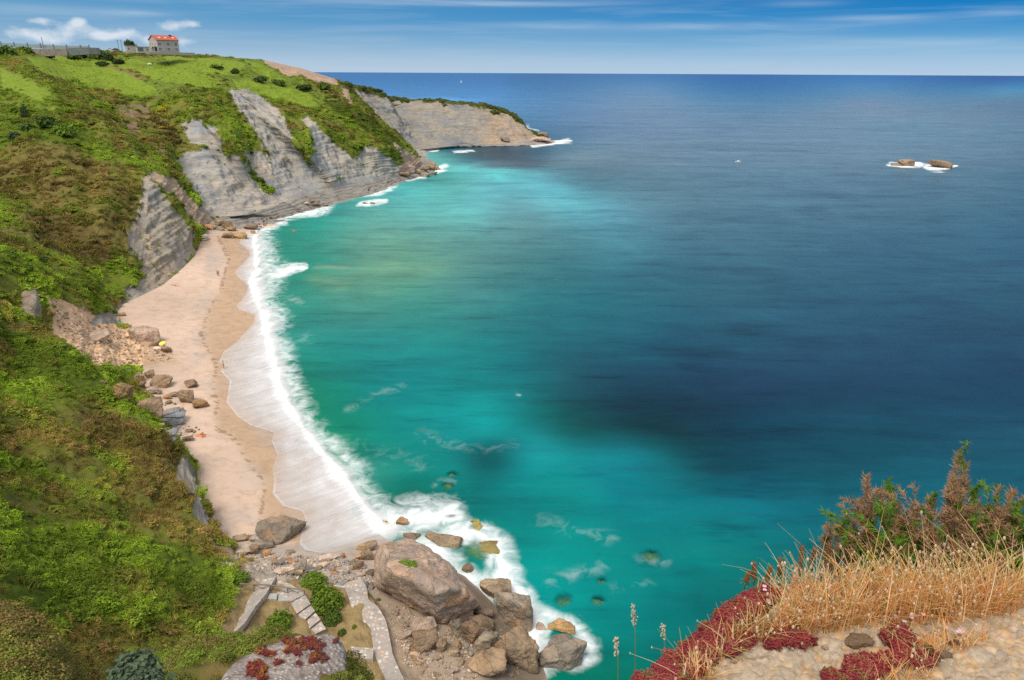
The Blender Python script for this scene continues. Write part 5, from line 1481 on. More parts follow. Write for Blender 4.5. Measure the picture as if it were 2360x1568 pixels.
# ------------------------------------------------------------------ animals, people, boats
def skin_fig(name, chain, mat, parent=None, sub=1):
    """chain: list of (joint, parent index, radius)"""
    me = bpy.data.meshes.new(name)
    me.from_pydata([c[0] for c in chain], [(c[1], i) for i, c in enumerate(chain) if c[1] is not None], [])
    o = link(name, me, mat, parent)
    sk = o.modifiers.new('skin', 'SKIN'); sk.use_smooth_shade = True
    for i, c in enumerate(chain):
        r = c[2] if hasattr(c[2], '__len__') else (c[2], c[2])
        me.skin_vertices[0].data[i].radius = r
        me.skin_vertices[0].data[i].use_root = c[1] is None
    s = o.modifiers.new('sub', 'SUBSURF'); s.levels = sub; s.render_levels = sub
    return o

def animal(u, v, col, label, rz, graze=True, name='cow', s=1.0):
    p = hit(u, v); e = empty(name, (p.x, p.y, p.z - .05), rz); e.scale = (s, s, s); tag(e, label, name)
    mt = plain(name + '_coat', col, .9, .1, 2)
    ch = [((0,0,1.05),None,(.33,.36)), ((.55,0,1.08),0,(.31,.38)), ((.85,0,1.15),1,(.2,.24)), ((1.12,0,.85 if graze else 1.35),2,(.13,.15)), ((1.32,0,.42 if graze else 1.5),3,(.12,.13)), ((1.5,0,.22 if graze else 1.38),4,(.08,.08)),
          ((-.55,0,1.08),0,(.3,.33)), ((-.85,0,1.1),6,(.2,.24)), ((-1.0,0,.8),7,(.04,.04)), ((-1.02,0,.45),8,(.05,.05)),
          ((.6,.22,.72),1,.11), ((.6,.22,.38),10,.07), ((.6,.22,.03),11,.07), ((.6,-.22,.72),1,.11), ((.6,-.22,.38),13,.07), ((.6,-.22,.03),14,.07),
          ((-.62,.24,.75),6,.13), ((-.74,.24,.42),16,.07), ((-.68,.24,.03),17,.07), ((-.62,-.24,.75),6,.13), ((-.74,-.24,.42),19,.07), ((-.68,-.24,.03),20,.07)]
    skin_fig('body', ch, mt, e)
    m = MB()
    for sy in (-1, 1): m.ell((1.25, sy * .2, .55 if graze else 1.58), (.05, .12, .06), 6, 4)
    m.build('ears', mt, e, True)
animal(345, 152, (.74,.72,.68), 'white cow grazing at the upper edge of the bright pasture', .1, s=1.15)
animal(510.5, 189.5, (.26,.11,.05), 'reddish brown cow grazing at the lower edge of the far pasture', 2.9)
animal(516.5, 189.5, (.04,.035,.035), 'black cow standing next to the reddish brown one', .3, False)

SKIN = plain('skin', (0.50, 0.27, 0.18), .7, .06); HAIR = plain('dark_hair', (0.05, 0.03, 0.02), .8, .1)
def person(p, rz, label, suit, pose='stand', hat=None, extra=None):
    e = empty('person', tuple(p), rz); tag(e, label, 'person')
    if pose in ('stand', 'walk'):
        st = .22 if pose == 'walk' else .05
        ch = [((0,0,.93),None,(.15,.11)), ((0,.0,1.12),0,(.135,.10)), ((0,.0,1.36),1,(.17,.11)), ((0,0,1.48),2,.06), ((0,.02,1.60),3,(.085,.10)), ((0,.03,1.70),4,(.06,.07)),
              ((.09,0,.86),0,.095), ((.10,st*.6,.47),6,.06), ((.10,st-.04,.06),7,.042), ((.10,st+.12,.03),8,.035), ((-.09,0,.86),0,.095), ((-.10,-st*.3,.47),10,.06), ((-.10,-st-.04,.06),11,.042), ((-.10,-st+.12,.03),12,.035),
              ((.20,0,1.40),2,.055), ((.25,-.03,1.12),14,.042), ((.26,.06,.88),15,.034), ((.26,.1,.78),16,.03), ((-.20,0,1.40),2,.055), ((-.26,.02,1.12),18,.042), ((-.27,.1,.9),19,.034), ((-.27,.14,.80),20,.03)]
        hz, hy = 1.66, .0; sz = .9
    elif pose == 'sit':
        ch = [((0,0,.12),None,(.17,.13)), ((0,-.03,.35),0,(.14,.10)), ((0,-.02,.60),1,(.17,.11)), ((0,0,.72),2,.06), ((0,.03,.84),3,(.085,.10)), ((0,.05,.94),4,(.06,.07)),
              ((.1,.1,.12),0,.09), ((.13,.42,.42),6,.065), ((.12,.68,.06),7,.042), ((.12,.8,.04),8,.035), ((-.1,.1,.12),0,.09), ((-.13,.42,.42),10,.065), ((-.12,.68,.06),11,.042), ((-.12,.8,.04),12,.035),
              ((.2,0,.64),2,.055), ((.24,.18,.45),14,.042), ((.16,.38,.45),15,.034), ((-.2,0,.64),2,.055), ((-.25,-.15,.4),17,.042), ((-.25,-.3,.1),18,.034)]
        hz, hy = .9, .0; sz = .14
    else:
        ch = [((0,0,.12),None,(.15,.1)), ((0,.25,.12),0,(.14,.09)), ((0,.48,.12),1,(.17,.1)), ((0,.6,.12),2,.055), ((0,.73,.13),3,(.085,.09)), ((0,.84,.13),4,(.06,.06)),
              ((.09,-.1,.11),0,.09), ((.11,-.5,.12),6,.06), ((.11,-.9,.08),7,.042), ((-.09,-.1,.11),0,.09), ((-.11,-.5,.12),9,.06), ((-.11,-.9,.08),10,.042),
              ((.22,.48,.1),2,.05), ((.3,.22,.08),12,.04), ((.28,-.02,.07),13,.033), ((-.22,.48,.1),2,.05), ((-.3,.7,.08),15,.04), ((-.2,.9,.07),16,.033)]
        hz, hy = .17, .8; sz = .12
    skin_fig('body', ch, SKIN, e, 2)
    m = MB()
    if pose == 'lie': m.ell((0, hy, hz), (.10, .10, .09), 10, 6)
    else: m.ell((0, hy - .02, hz + .03), (.105, .115, .10), 10, 6)
    if hat is not None:
        m2 = MB(); m2.tube([(0, 0, hz + .08), (0, 0, hz + .20)], [.12, .09], 12); m2.tube([(0, 0, hz + .07), (0, 0, hz + .085)], [.26, .26], 14)
        m2.build('sun_hat', hat, e)
    m.build('hair', HAIR, e, True)
    m = MB()
    if pose == 'lie': m.ell((0, -.03, .125), (.175, .16, .125), 10, 6); m.ell((0, .42, .13), (.18, .08, .12), 10, 6)
    else: m.ell((0, 0, sz), (.175, .135, .12), 10, 6); m.ell((0, .0, (1.34 if pose != 'sit' else .56)), (.185, .125, .07), 10, 6)
    m.build('swimsuit', suit, e, True)
    return e
red = plain('red_cloth', (.48,.06,.06), .8, .05); teal = plain('teal_cloth', (.10,.38,.34), .85, .05); navy = plain('navy_cloth', (.03,.05,.14), .8, .05); pink = plain('pink_cloth', (.70,.36,.34), .85, .05); orange_c = plain('orange_cloth', (.75,.25,.08), .85, .05); bluec = plain('blue_cloth', (.14,.28,.5), .8, .05)
person(hit(501.5, 636.5), .6, 'person with red swimwear walking on the sand, nearer the cliffs of two', red, 'walk')
person(hit(504.5, 637), .7, 'person walking beside the one in red swimwear, nearer the sea', navy, 'walk')
person(hit(515.8, 850), -.8, 'person wading at the edge of the white wash', red, 'stand')
def towel(u, v, w, l, rz, mat, label):
    p = hit(u, v); n = 7
    V = [(x, y, .03 + .03 * math.sin(x * 5 + y * 4) + ground(p.x + x * math.cos(rz) - y * math.sin(rz), p.y + x * math.sin(rz) + y * math.cos(rz), p.z) - p.z) for y in np.linspace(-l / 2, l / 2, n) for x in np.linspace(-w / 2, w / 2, n)]
    m = MB(); m.add(V, [tuple(q) for q in grid_faces(n, n).tolist()])
    o = m.build('beach_towel', mat, None, True); o.location = p; o.rotation_euler = (0, 0, rz)
    so_ = o.modifiers.new('thick', 'SOLIDIFY'); so_.thickness = .02
    tag(o, label, 'towel'); return p
towel(443, 889.5, 1.6, 2.2, .5, plain('green_cloth', (.06,.24,.12), .9, .05), 'green towel under the sunbather with the white hat')
p = hit(443.5, 888); person((p.x, p.y, p.z + .04), 2.4, 'sunbather in a broad white hat sitting on a green towel by a boulder', navy, 'sit', MAT['white'])
towel(365, 803.5, 1.0, 2.4, 1.4, plain('cream_cloth', (.75,.6,.52), .9, .03), 'cream towel between the brown boulder and the yellow umbrella')
towel(405, 658, 1.0, 2.1, 1.2, pink, 'pink towel near the foot of the grey cliff')
p = hit(401, 658.5); person((p.x, p.y, p.z + .02), 1.3, 'sunbather lying on the sand near the foot of the grey cliff', teal, 'lie')
towel(276, 744, 1.2, 2.0, .8, teal, 'teal towel beside the dark rock at the back of the beach')
p = hit(277, 742); person((p.x, p.y, p.z + .03), 1.0, 'sunbather sitting beside the teal towel at the back of the beach', teal, 'sit')
towel(463, 1004, 1.6, 1.1, .2, orange_c, 'orange towel on the sand past the pebble patch')
p = hit(467, 1004); person((p.x, p.y, p.z + .03), .4, 'sunbather lying beside the orange towel', red, 'lie')
towel(292, 850.5, .9, 2.0, 1.5, bluec, 'blue towel on bare sand behind the boulder cluster')
# yellow beach umbrella, tilted
p = hit(381, 806); e = empty('beach_umbrella', p); tag(e, 'yellow beach umbrella stuck in the sand by a round boulder', 'umbrella')
e.rotation_euler = (math.radians(18), math.radians(-6), 0)
m = MB(); m.tube([(0,0,-.2),(0,0,2.0)], .025, 8); m.build('pole', MAT['white'], e)
m = MB(); n = 10; V = [(0,0,2.05)]
for ri, (r, z) in enumerate(((.32,1.99),(.6,1.88),(.72,1.78))): V += [(r * math.cos(2*PI*k/n), r * math.sin(2*PI*k/n), z) for k in range(n)]
Fm = [(0, 1 + k, 1 + (k + 1) % n) for k in range(n)] + [(1 + r * n + k, 1 + (r + 1) * n + k, 1 + (r + 1) * n + (k + 1) % n, 1 + r * n + (k + 1) % n) for r in range(2) for k in range(n)]
m.add(V, Fm); o = m.build('canopy', plain('yellow_cloth', (.82,.72,.10), .8, .04), e)
so_ = o.modifiers.new('thick', 'SOLIDIFY'); so_.thickness = .02
p = hit(379.5, 805.5); person((p.x, p.y, p.z), 1.9, 'person in blue sitting in the shade of the yellow umbrella', bluec, 'sit')

def boat(u, v, L_, rz, label):
    p = PT(u, v, 0.0); e = empty('motorboat', (p[0], p[1], .05), rz); tag(e, label, 'boat')
    st = [(-.5,.36,.42),(-.2,.42,.42),(.15,.38,.46),(.38,.2,.54),(.5,.02,.62)]
    V = []
    for x, w, z in st: V += [(x*L_, -w*L_*.42, z*1.3), (x*L_, -w*L_*.26, -.1), (x*L_, w*L_*.26, -.1), (x*L_, w*L_*.42, z*1.3)]
    Fm = [(4*i+k, 4*i+4+k, 4*i+5+k, 4*i+1+k) for i in range(4) for k in range(3)] + [(0,1,2,3), (16,19,18,17)] + [(4*i+3, 4*i+7, 4*i+4, 4*i) for i in range(4)]
    m = MB(); m.add(V, Fm); m.build('hull', MAT['white'], e)
    m = MB(); m.box((.05*L_, 0, .85), (.9, 1.0, .7), taper=.7); m.build('console', MAT['white'], e)
    m = MB(); m.box((-.54*L_, 0, .55), (.4, .35, .9)); m.build('outboard_motor', MAT['darkmetal_and_shade'], e)
    return e
boat(1700, 374, 4.6, .05, 'small white motorboat alone on the open sea')
p = PT(1063, 191.0, 0.0); e = empty('sailboat', (p[0], p[1], 0), .4); tag(e, 'far white sailboat near the horizon', 'boat')
m = MB(); V = []
for x, w in ((-6,1.2),(-2,1.8),(3,1.4),(7,.1)): V += [(x,-w,1.6),(x,-w*.5,-.4),(x,w*.5,-.4),(x,w,1.6)]
m.add(V, [(4*i+k, 4*i+4+k, 4*i+5+k, 4*i+1+k) for i in range(3) for k in range(3)] + [(0,1,2,3)] + [(4*i+3, 4*i+7, 4*i+4, 4*i) for i in range(3)]); m.build('hull', MAT['white'], e)
m = MB(); m.tube([(0,0,1),(0,0,17)], .1, 6); m.build('mast', MAT['white'], e)
m = MB(); m.add([(-.3,0,2.6),(-5.5,.5,2.6),(-2.6,.45,9),(-.3,0,16.5),(-.3,.12,2.6),(-5.5,.62,2.6),(-2.6,.57,9),(-.3,.12,16.5)], [(0,1,2,3),(7,6,5,4),(0,4,5,1),(1,5,6,2),(2,6,7,3),(3,7,4,0)]); m.build('mainsail', MAT['white'], e)
m = MB(); m.add([(.4,0,2.2),(6.4,0,2.0),(.4,.3,14.5),(.4,.12,2.2),(6.4,.12,2.0),(.4,.42,14.5)], [(0,1,2),(5,4,3),(0,3,4,1),(1,4,5,2),(2,5,3,0)]); m.build('jib', MAT['white'], e)

# ------------------------------------------------------------------ path, steps, railing
def cobble():
    m, nt, b, L = nodes('cobbled_paving')
    geo = N(nt, 'ShaderNodeNewGeometry')
    vo = N(nt, 'ShaderNodeTexVoronoi'); vo.feature = 'DISTANCE_TO_EDGE'; vo.inputs['Scale'].default_value = 2.1; vo.inputs['Randomness'].default_value = 1.0
    vc = N(nt, 'ShaderNodeTexVoronoi'); vc.inputs['Scale'].default_value = 2.1
    nz = N(nt, 'ShaderNodeTexNoise'); nz.inputs['Scale'].default_value = 1.2
    L.new(geo.outputs['Position'], nz.inputs['Vector'])
    wv_ = mix(nt, geo.outputs['Position'], nz.outputs['Color'], .12, 'ADD')
    L.new(wv_, vo.inputs['Vector']); L.new(wv_, vc.inputs['Vector'])
    r = ramp(nt, [(0.10, (0,0,0)), (0.17, (1,1,1))]); L.new(vo.outputs['Distance'], r.inputs[0])
    sep_ = N(nt, 'ShaderNodeSeparateColor'); L.new(vc.outputs['Color'], sep_.inputs[0])
    st = ramp(nt, [(0.0, (.30,.255,.22)), (0.45, (.42,.37,.32)), (0.7, (.62,.55,.46)), (0.93, (.55,.36,.25))]); L.new(sep_.outputs[0], st.inputs[0])
    c = mix(nt, (.36,.315,.275), st.outputs[0], r.outputs[0])
    L.new(c, b.inputs['Base Color']); b.inputs['Roughness'].default_value = .9
    bp = N(nt, 'ShaderNodeBump'); bp.inputs['Strength'].default_value = .3; bp.inputs['Distance'].default_value = .05
    L.new(r.outputs[0], bp.inputs['Height']); L.new(bp.outputs[0], b.inputs['Normal'])
    return m
MAT['cobble'] = cobble()
MAT['slab'] = plain('grey_slab', (.38,.36,.34), .9, .1, 2)
def strip(name, Lf, Rt, label, lift=.14, thick=.3, mat=None, n=30):
    A = resample(Lf, n); B = resample(Rt, n); V = []
    for k in range(n):
        a = hit(*A[k]); b_ = hit(*B[k]); z = (a.z + b_.z) / 2 + lift
        V += [(a.x, a.y, z), (b_.x, b_.y, z), (a.x, a.y, z - thick), (b_.x, b_.y, z - thick)]
    Fm = []
    for k in range(n - 1):
        i = 4 * k
        Fm += [(i, i+1, i+5, i+4), (i+1, i+3, i+7, i+5), (i+2, i, i+4, i+6)]
    Fm += [(0, 2, 3, 1), (4*n-4, 4*n-3, 4*n-1, 4*n-2)]
    m = MB(); m.add(V, Fm); o = m.build(name, mat or MAT['cobble']); tag(o, label, 'path', kind='structure'); return o
strip('path', [(765,1348),(795,1361),(808,1395),(823,1426),(845,1440),(858,1475),(861,1501),(871,1531),(890,1575)], [(832,1350),(847,1365),(848,1385),(871,1413),(891,1448),(900,1488),(906,1523),(918,1548),(932,1575)], 'pale cobbled path down to the rubble', lift=.42, thick=.8)
strip('path', [(808,1494),(815,1512),(830,1524)], [(861,1505),(861,1516),(860,1528)], 'short cobbled spur of the path', lift=.40, thick=.8)
strip('path', [(587,1361),(565,1398),(541,1434),(520,1475)], [(625,1361),(613,1382),(596,1407),(570,1450)], 'cobbled ramp climbing from the landing', lift=.35, thick=.6)
strip('path', [(603,1340),(592,1352),(587,1361)], [(639,1338),(632,1350),(625,1361)], 'cobbled upper landing', lift=.34, thick=.6)
strip('path', [(639,1338),(628,1366),(640,1373)], [(672,1352),(704,1378),(671,1392)], 'cobbled turning of the steps', lift=.22, thick=.4)
stairs = empty('steps', tuple(hit(690, 1410))); tag(stairs, 'four broad cobbled steps with dark risers below the wooden railing', 'steps')
so0 = np.array(stairs.location)
eL = [(671,1393),(684,1416),(694,1434),(706,1449),(716,1462)]; eR = [(704,1379),(717,1401),(727,1420),(740,1441),(752,1458)]
for k in range(4):
    q = [hit(*eL[k]), hit(*eR[k]), hit(*eR[k+1]), hit(*eL[k+1])]
    z = sum(a.z for a in q) / 4 + .30 - .06 * k
    m = MB(); m.prism([(a.x - so0[0], a.y - so0[1], z - so0[2]) for a in q], .8); m.build('tread', MAT['cobble'], stairs)
    a, b_ = q[3], q[2]
    m = MB(); m.tube([(a.x - so0[0], a.y - so0[1] - .05, z - so0[2] - .1), (b_.x - so0[0], b_.y - so0[1] - .05, z - so0[2] - .1)], .10, 4); m.build('riser', plain('dark_riser', (.07,.055,.05), .9, .1) if k == 0 else bpy.data.materials['dark_riser'], stairs)
for k, poly in enumerate(([(615,1381),(622,1372),(640,1373),(638,1385)], [(640.5,1386),(641.5,1374),(657,1377),(670,1391)])):
    q = [hit(*a) for a in poly]; z = sum(a.z for a in q) / 4 + .2
    m = MB(); m.prism([(a.x, a.y, z) for a in q], .25); o = m.build('paving_slab', MAT['slab']); tag(o, ('plain grey slab under the railing next to the ramp', 'plain grey slab under the railing next to the steps')[k], 'slab')
rl_ = empty('railing', tuple(hit(624, 1362))); tag(rl_, 'wooden railing with round posts around the landing', 'railing')
ro = np.array(rl_.location); tops = []
for (ub, vb, vt) in ((556,1361,1349),(586,1364,1351),(624,1364,1352),(664,1371,1358),(703,1377,1364)):
    b_ = np.array(hit(ub, vb)); t = depth(b_); h = (vb - vt) / F_PX * t / .78 + .15
    q = b_ - ro
    m = MB(); m.tube([(q[0], q[1], q[2] - .3), (q[0], q[1], q[2] + h)], .07, 8); m.build('post', MAT['wood'], rl_)
    tops.append((q, h))
m = MB(); m.tube([(q[0], q[1], q[2] + h) for q, h in tops], .07, 8); m.build('rail', MAT['wood'], rl_)
m = MB()
for (q, h), (q2, h2) in zip(tops[:-1], tops[1:]): m.tube([(q[0], q[1], q[2] + h * .9), (q2[0], q2[1], q2[2] + h2 * .25)], .045, 6)
m.build('brace', MAT['wood'], rl_)

# ------------------------------------------------------------------ scrub: leaf clumps set over the slopes
def leaf_clump(name, n, seed, size=0.26, hz=0.75, mat=None, spread=1.0, thin=1.0):
    r_ = np.random.default_rng(seed)
    d = r_.normal(size=(n, 3)); d[:, 2] = np.abs(d[:, 2]) * 1.0; d /= np.linalg.norm(d, axis=1)[:, None]
    lump = 1 + 0.35 * fbm(d * 1.7 + seed * 3.1, 2)
    rad = r_.uniform(0.45, 1.0, n) ** 0.6 * lump
    c = d * rad[:, None] * np.array((spread, spread, hz))
    nn = d + r_.normal(size=(n, 3)) * 0.55 + np.array((0, 0, 0.35)); nn /= np.linalg.norm(nn, axis=1)[:, None]
    a = np.cross(nn, r_.normal(size=(n, 3))); a /= np.linalg.norm(a, axis=1)[:, None] + 1e-9
    b = np.cross(nn, a)
    L_ = size * r_.uniform(0.6, 1.3, n)[:, None]; w = L_ * 0.5 * thin
    V = np.stack([c - a * L_ * .5, c + b * w + nn * L_ * .08, c + a * L_ * .6 - nn * L_ * .15, c - b * w + nn * L_ * .08], 1).reshape(-1, 3)
    sh = np.repeat(np.clip(r_.normal(0.5, 0.22, n), 0, 1), 4)
    me = mesh_np(name, V, np.arange(4 * n).reshape(-1, 4), False, {'shade': sh})
    if mat: me.materials.append(mat)
    return me


def clump_collection(name, meshes):
    c = bpy.data.collections.new(name)
    for k, me in enumerate(meshes):
        c.objects.link(bpy.data.objects.new('shape_%02d' % k, me))
    return c


def scatter(name, P, scl, rot, idx, tint, coll, label, cat):
    me = bpy.data.meshes.new(name)
    me.vertices.add(len(P)); me.vertices.foreach_set('co', np.asarray(P, np.float32).ravel())
    def at(n, t, key, arr):
        a = me.attributes.new(n, t, 'POINT'); a.data.foreach_set(key, np.asarray(arr, np.float32 if t != 'INT' else np.int32).ravel())
    at('scl', 'FLOAT_VECTOR', 'vector', scl); at('rot', 'FLOAT_VECTOR', 'vector', rot); at('idx', 'INT', 'value', idx)
    at('tint', 'FLOAT_COLOR', 'color', np.concatenate([tint, np.ones((len(P), 1))], 1))
    o = link(name, me); tag(o, label, cat, kind='stuff')
    ng = bpy.data.node_groups.new(name + '_nodes', 'GeometryNodeTree')
    ng.interface.new_socket('Geometry', in_out='INPUT', socket_type='NodeSocketGeometry')
    ng.interface.new_socket('Geometry', in_out='OUTPUT', socket_type='NodeSocketGeometry')
    gi = ng.nodes.new('NodeGroupInput'); go = ng.nodes.new('NodeGroupOutput')
    ip = ng.nodes.new('GeometryNodeInstanceOnPoints'); ci = ng.nodes.new('GeometryNodeCollectionInfo')
    ci.inputs['Collection'].default_value = coll; ci.inputs['Separate Children'].default_value = True; ci.inputs['Reset Children'].default_value = True
    ip.inputs['Pick Instance'].default_value = True
    def na(n, t):
        q = ng.nodes.new('GeometryNodeInputNamedAttribute'); q.data_type = t; q.inputs['Name'].default_value = n
        return next(s for s in q.outputs if s.enabled and s.name == 'Attribute')
    L = ng.links
    L.new(gi.outputs[0], ip.inputs['Points']); L.new(ci.outputs[0], ip.inputs['Instance'])
    L.new(na('idx', 'INT'), ip.inputs['Instance Index']); L.new(na('scl', 'FLOAT_VECTOR'), ip.inputs['Scale']); L.new(na('rot', 'FLOAT_VECTOR'), ip.inputs['Rotation'])
    L.new(ip.outputs[0], go.inputs[0])
    md = o.modifiers.new('scatter', 'NODES'); md.node_group = ng
    return o


def tuft(name, n, seed, mat):
    r_ = np.random.default_rng(seed)
    a = r_.uniform(0, 2 * PI, n); tilt = np.abs(r_.normal(0, .55, n)); l = r_.uniform(.45, 1.15, n); b = r_.normal(0, .38, (n, 2))
    d = np.stack([np.sin(tilt) * np.cos(a), np.sin(tilt) * np.sin(a), np.cos(tilt)], 1)
    base = np.concatenate([b, np.zeros((n, 1)) - .05], 1); mid = base + d * l[:, None] * .55; tip = base + d * l[:, None]; tip[:, 2] -= .18 * tilt * l; tip[:, :2] += d[:, :2] * .25 * l[:, None]
    s = np.stack([-np.sin(a), np.cos(a), a * 0], 1) * .045
    V = np.stack([base - s, base + s, mid + s * .8, tip, mid - s * .8], 1).reshape(-1, 3)
    i = np.arange(n)[:, None] * 5
    me = mesh_np(name, V, np.concatenate([i + np.array([[0, 1, 2]]), i + np.array([[0, 2, 4]]), i + np.array([[4, 2, 3]])]), False, {'shade': np.repeat(np.clip(r_.normal(.5, .2, n), 0, 1), 5)})
    me.materials.append(mat); return me


CL = clump_collection('scrub_shapes', [leaf_clump('leaf_clump', 210, 40 + k, (0.25, 0.18, 0.32, 0.22, 0.15)[k], 0.72, MAT['scrub'], 1.0, (1, .8, .9, 1, .6)[k]) for k in range(5)] + [tuft('grass_tuft', 130, 90 + k, MAT['scrub']) for k in range(3)])
q = Gd[:, jA2:]
Q = [q[:-1, :-1], q[:-1, 1:], q[1:, 1:], q[1:, :-1]]
cen = sum(Q) / 4
nrmq = np.cross(Q[2] - Q[0], Q[3] - Q[1]); area = np.linalg.norm(nrmq, axis=2) / 2
nq = nrmq / (2 * area[..., None] + 1e-9); nq = np.where(nq[..., 2:3] < 0, -nq, nq)
cen = cen.reshape(-1, 3); area = area.ravel(); nq = nq.reshape(-1, 3)
vq = vgg[:-1, jA2:-1].ravel(); tq = tng[:-1, jA2:-1].ravel(); fq = colg[:-1, jA2:-1].reshape(-1, 4)[:, :3]
rq = rkg[:-1, jA2:-1].ravel()
cu, cvv, cw = proj(cen)
face = ((CAM - cen) * nq).sum(1) / np.linalg.norm(CAM - cen, axis=1)
vis = (cu > -160) & (cu < 2500) & (cvv < 1720) & (cw > 5) & (face > -0.25)
dist = np.linalg.norm(cen - CAM, axis=1)
size = np.clip(0.20 + dist * 0.0024, 0.34, 1.15)
patchy = np.clip(0.75 + 1.3 * fbm(cen / 8.0 + 77, 3), 0.12, 1.6)
lam = area * vq * patchy * vis * np.clip(1.5 - dist / 300.0, 0.5, 1.3) / size ** 2
kpt = rng.poisson(lam)
ii = np.repeat(np.arange(len(cen)), kpt)
n = len(ii)
rowf = ii // (ncol - jA2 - 1); colf = ii % (ncol - jA2 - 1)
ra, rb = rng.random(n)[:, None], rng.random(n)[:, None]
P = (q[rowf, colf] * (1 - ra) + q[rowf + 1, colf] * ra) * (1 - rb) + (q[rowf, colf + 1] * (1 - ra) + q[rowf + 1, colf + 1] * ra) * rb
s = size[ii] * np.clip(rng.lognormal(-0.1, 0.42, n), 0.35, 2.4)
fieldm = fq[ii, 1] > 0.2
s = np.where(fieldm, s * 0.5, s)
P = P - nq[ii] * (s * 0.12)[:, None]
tn = np.clip(tq[ii] * 0.85 + rng.normal(0, 0.17, n), 0, 1)
ca, cb_, cc_, cd_ = np.array((0.160, 0.235, 0.014)), np.array((0.140, 0.185, 0.018)), np.array((0.195, 0.168, 0.030)), np.array((0.210, 0.140, 0.046))
t3 = tn[:, None] * 3
tint = np.where(t3 < 1, ca * (1 - t3) + cb_ * t3, np.where(t3 < 2, cb_ * (2 - t3) + cc_ * (t3 - 1), cc_ * (3 - t3) + cd_ * (t3 - 2)))
bright = np.clip(fq[ii, 1] / 0.11, 0.85, 1.5)[:, None]
spat = 1.34 * np.clip(0.86 + 0.55 * fbm(P / (5 + dist[ii, None] * 0.02) + 12, 3), 0.5, 1.35)[:, None] * np.clip(1.05 - dist[ii, None] / 1500, 0.7, 1)
tint = np.clip(tint * bright * spat * rng.uniform(0.9, 1.12, (n, 1)), 0, 0.5)
yel = inpoly(*proj(P)[:2], [(360,235),(400,240),(410,300),(375,300)]) & (rng.random(n) < 0.25)
tint[yel] = (0.42, 0.36, 0.02)
wf = (inpoly(*proj(P)[:2], [(495,1285),(545,1290),(540,1315),(500,1310)]) & (rng.random(n) < 0.3))
tint[wf] = (0.62, 0.62, 0.5)
lean = nq[ii]
rot = np.stack([np.arctan2(-lean[:, 1], lean[:, 2]) * 0.5, np.arctan2(lean[:, 0], lean[:, 2]) * 0.5, rng.uniform(0, 6.28, n)], 1)
scl = np.stack([s * rng.uniform(.9, 1.35, n), s * rng.uniform(.9, 1.35, n), s * rng.uniform(.55, .95, n)], 1)
idx_ = np.where(rng.random(n) < np.clip(.15 + .55 * tn, 0, .6), rng.integers(5, 8, n), rng.integers(0, 5, n))
scatter('scrub', P, scl, rot, idx_, tint, CL, 'low green and brown scrub covering the slopes', 'scrub')

# ------------------------------------------------------------------ single bushes and trees
_bm = {}
def bush(x, y, z, r, h, col, label, name='bush', cat='bush', trunk=0.0, seed=1, leaf=0.2, n=900):
    key = (tuple(col))
    if key not in _bm: _bm[key] = leaf_material('bush_leaves', col, False, .25)
    e = empty(name, (x, y, z)); tag(e, label, cat)
    r_ = np.random.default_rng(seed)
    parts = []
    for k in range(5):
        me = leaf_clump('foliage', n // 5, seed * 7 + k, leaf * 1.6, 1.0)
        V = np.zeros(len(me.vertices) * 3, np.float32); me.vertices.foreach_get('co', V); V = V.reshape(-1, 3)
        sh = np.zeros(len(V), np.float32); me.attributes['shade'].data.foreach_get('value', sh)
        o = np.array((r_.uniform(-.5, .5), r_.uniform(-.5, .5), r_.uniform(-.05, .35))) if k else np.zeros(3)
        parts.append((V * (0.72 if k else 0.95) + o, sh)); bpy.data.meshes.remove(me)
    V = np.concatenate([p[0] for p in parts]); sh = np.concatenate([p[1] for p in parts])
    V = V * np.array((r, r, h)) * 0.85 + np.array((0, 0, trunk + h * .05))
    me = mesh_np('foliage', V, np.arange(len(V)).reshape(-1, 4), False, {'shade': sh})
    link('foliage' if trunk < 1 else 'crown', me, _bm[key], e)
    m = MB(); m.tube([(0, 0, -.4), (.03 * r, 0, trunk * .5 + h * .1), (0, .04 * r, trunk + h * .55)], [.09 * r + .03, .07 * r + .02, .02 * r + .01], 8)
    for k in range(5):
        a = k * 1.3 + seed; m.tube([(0, 0, trunk * .6 + h * .1), (.4 * r * math.cos(a), .4 * r * math.sin(a), trunk + h * .5)], [.04 * r + .01, .01 * r + .005], 5)
    m.build('trunk' if trunk >= 1 else 'stem', MAT['wood'], e, True)
    return e

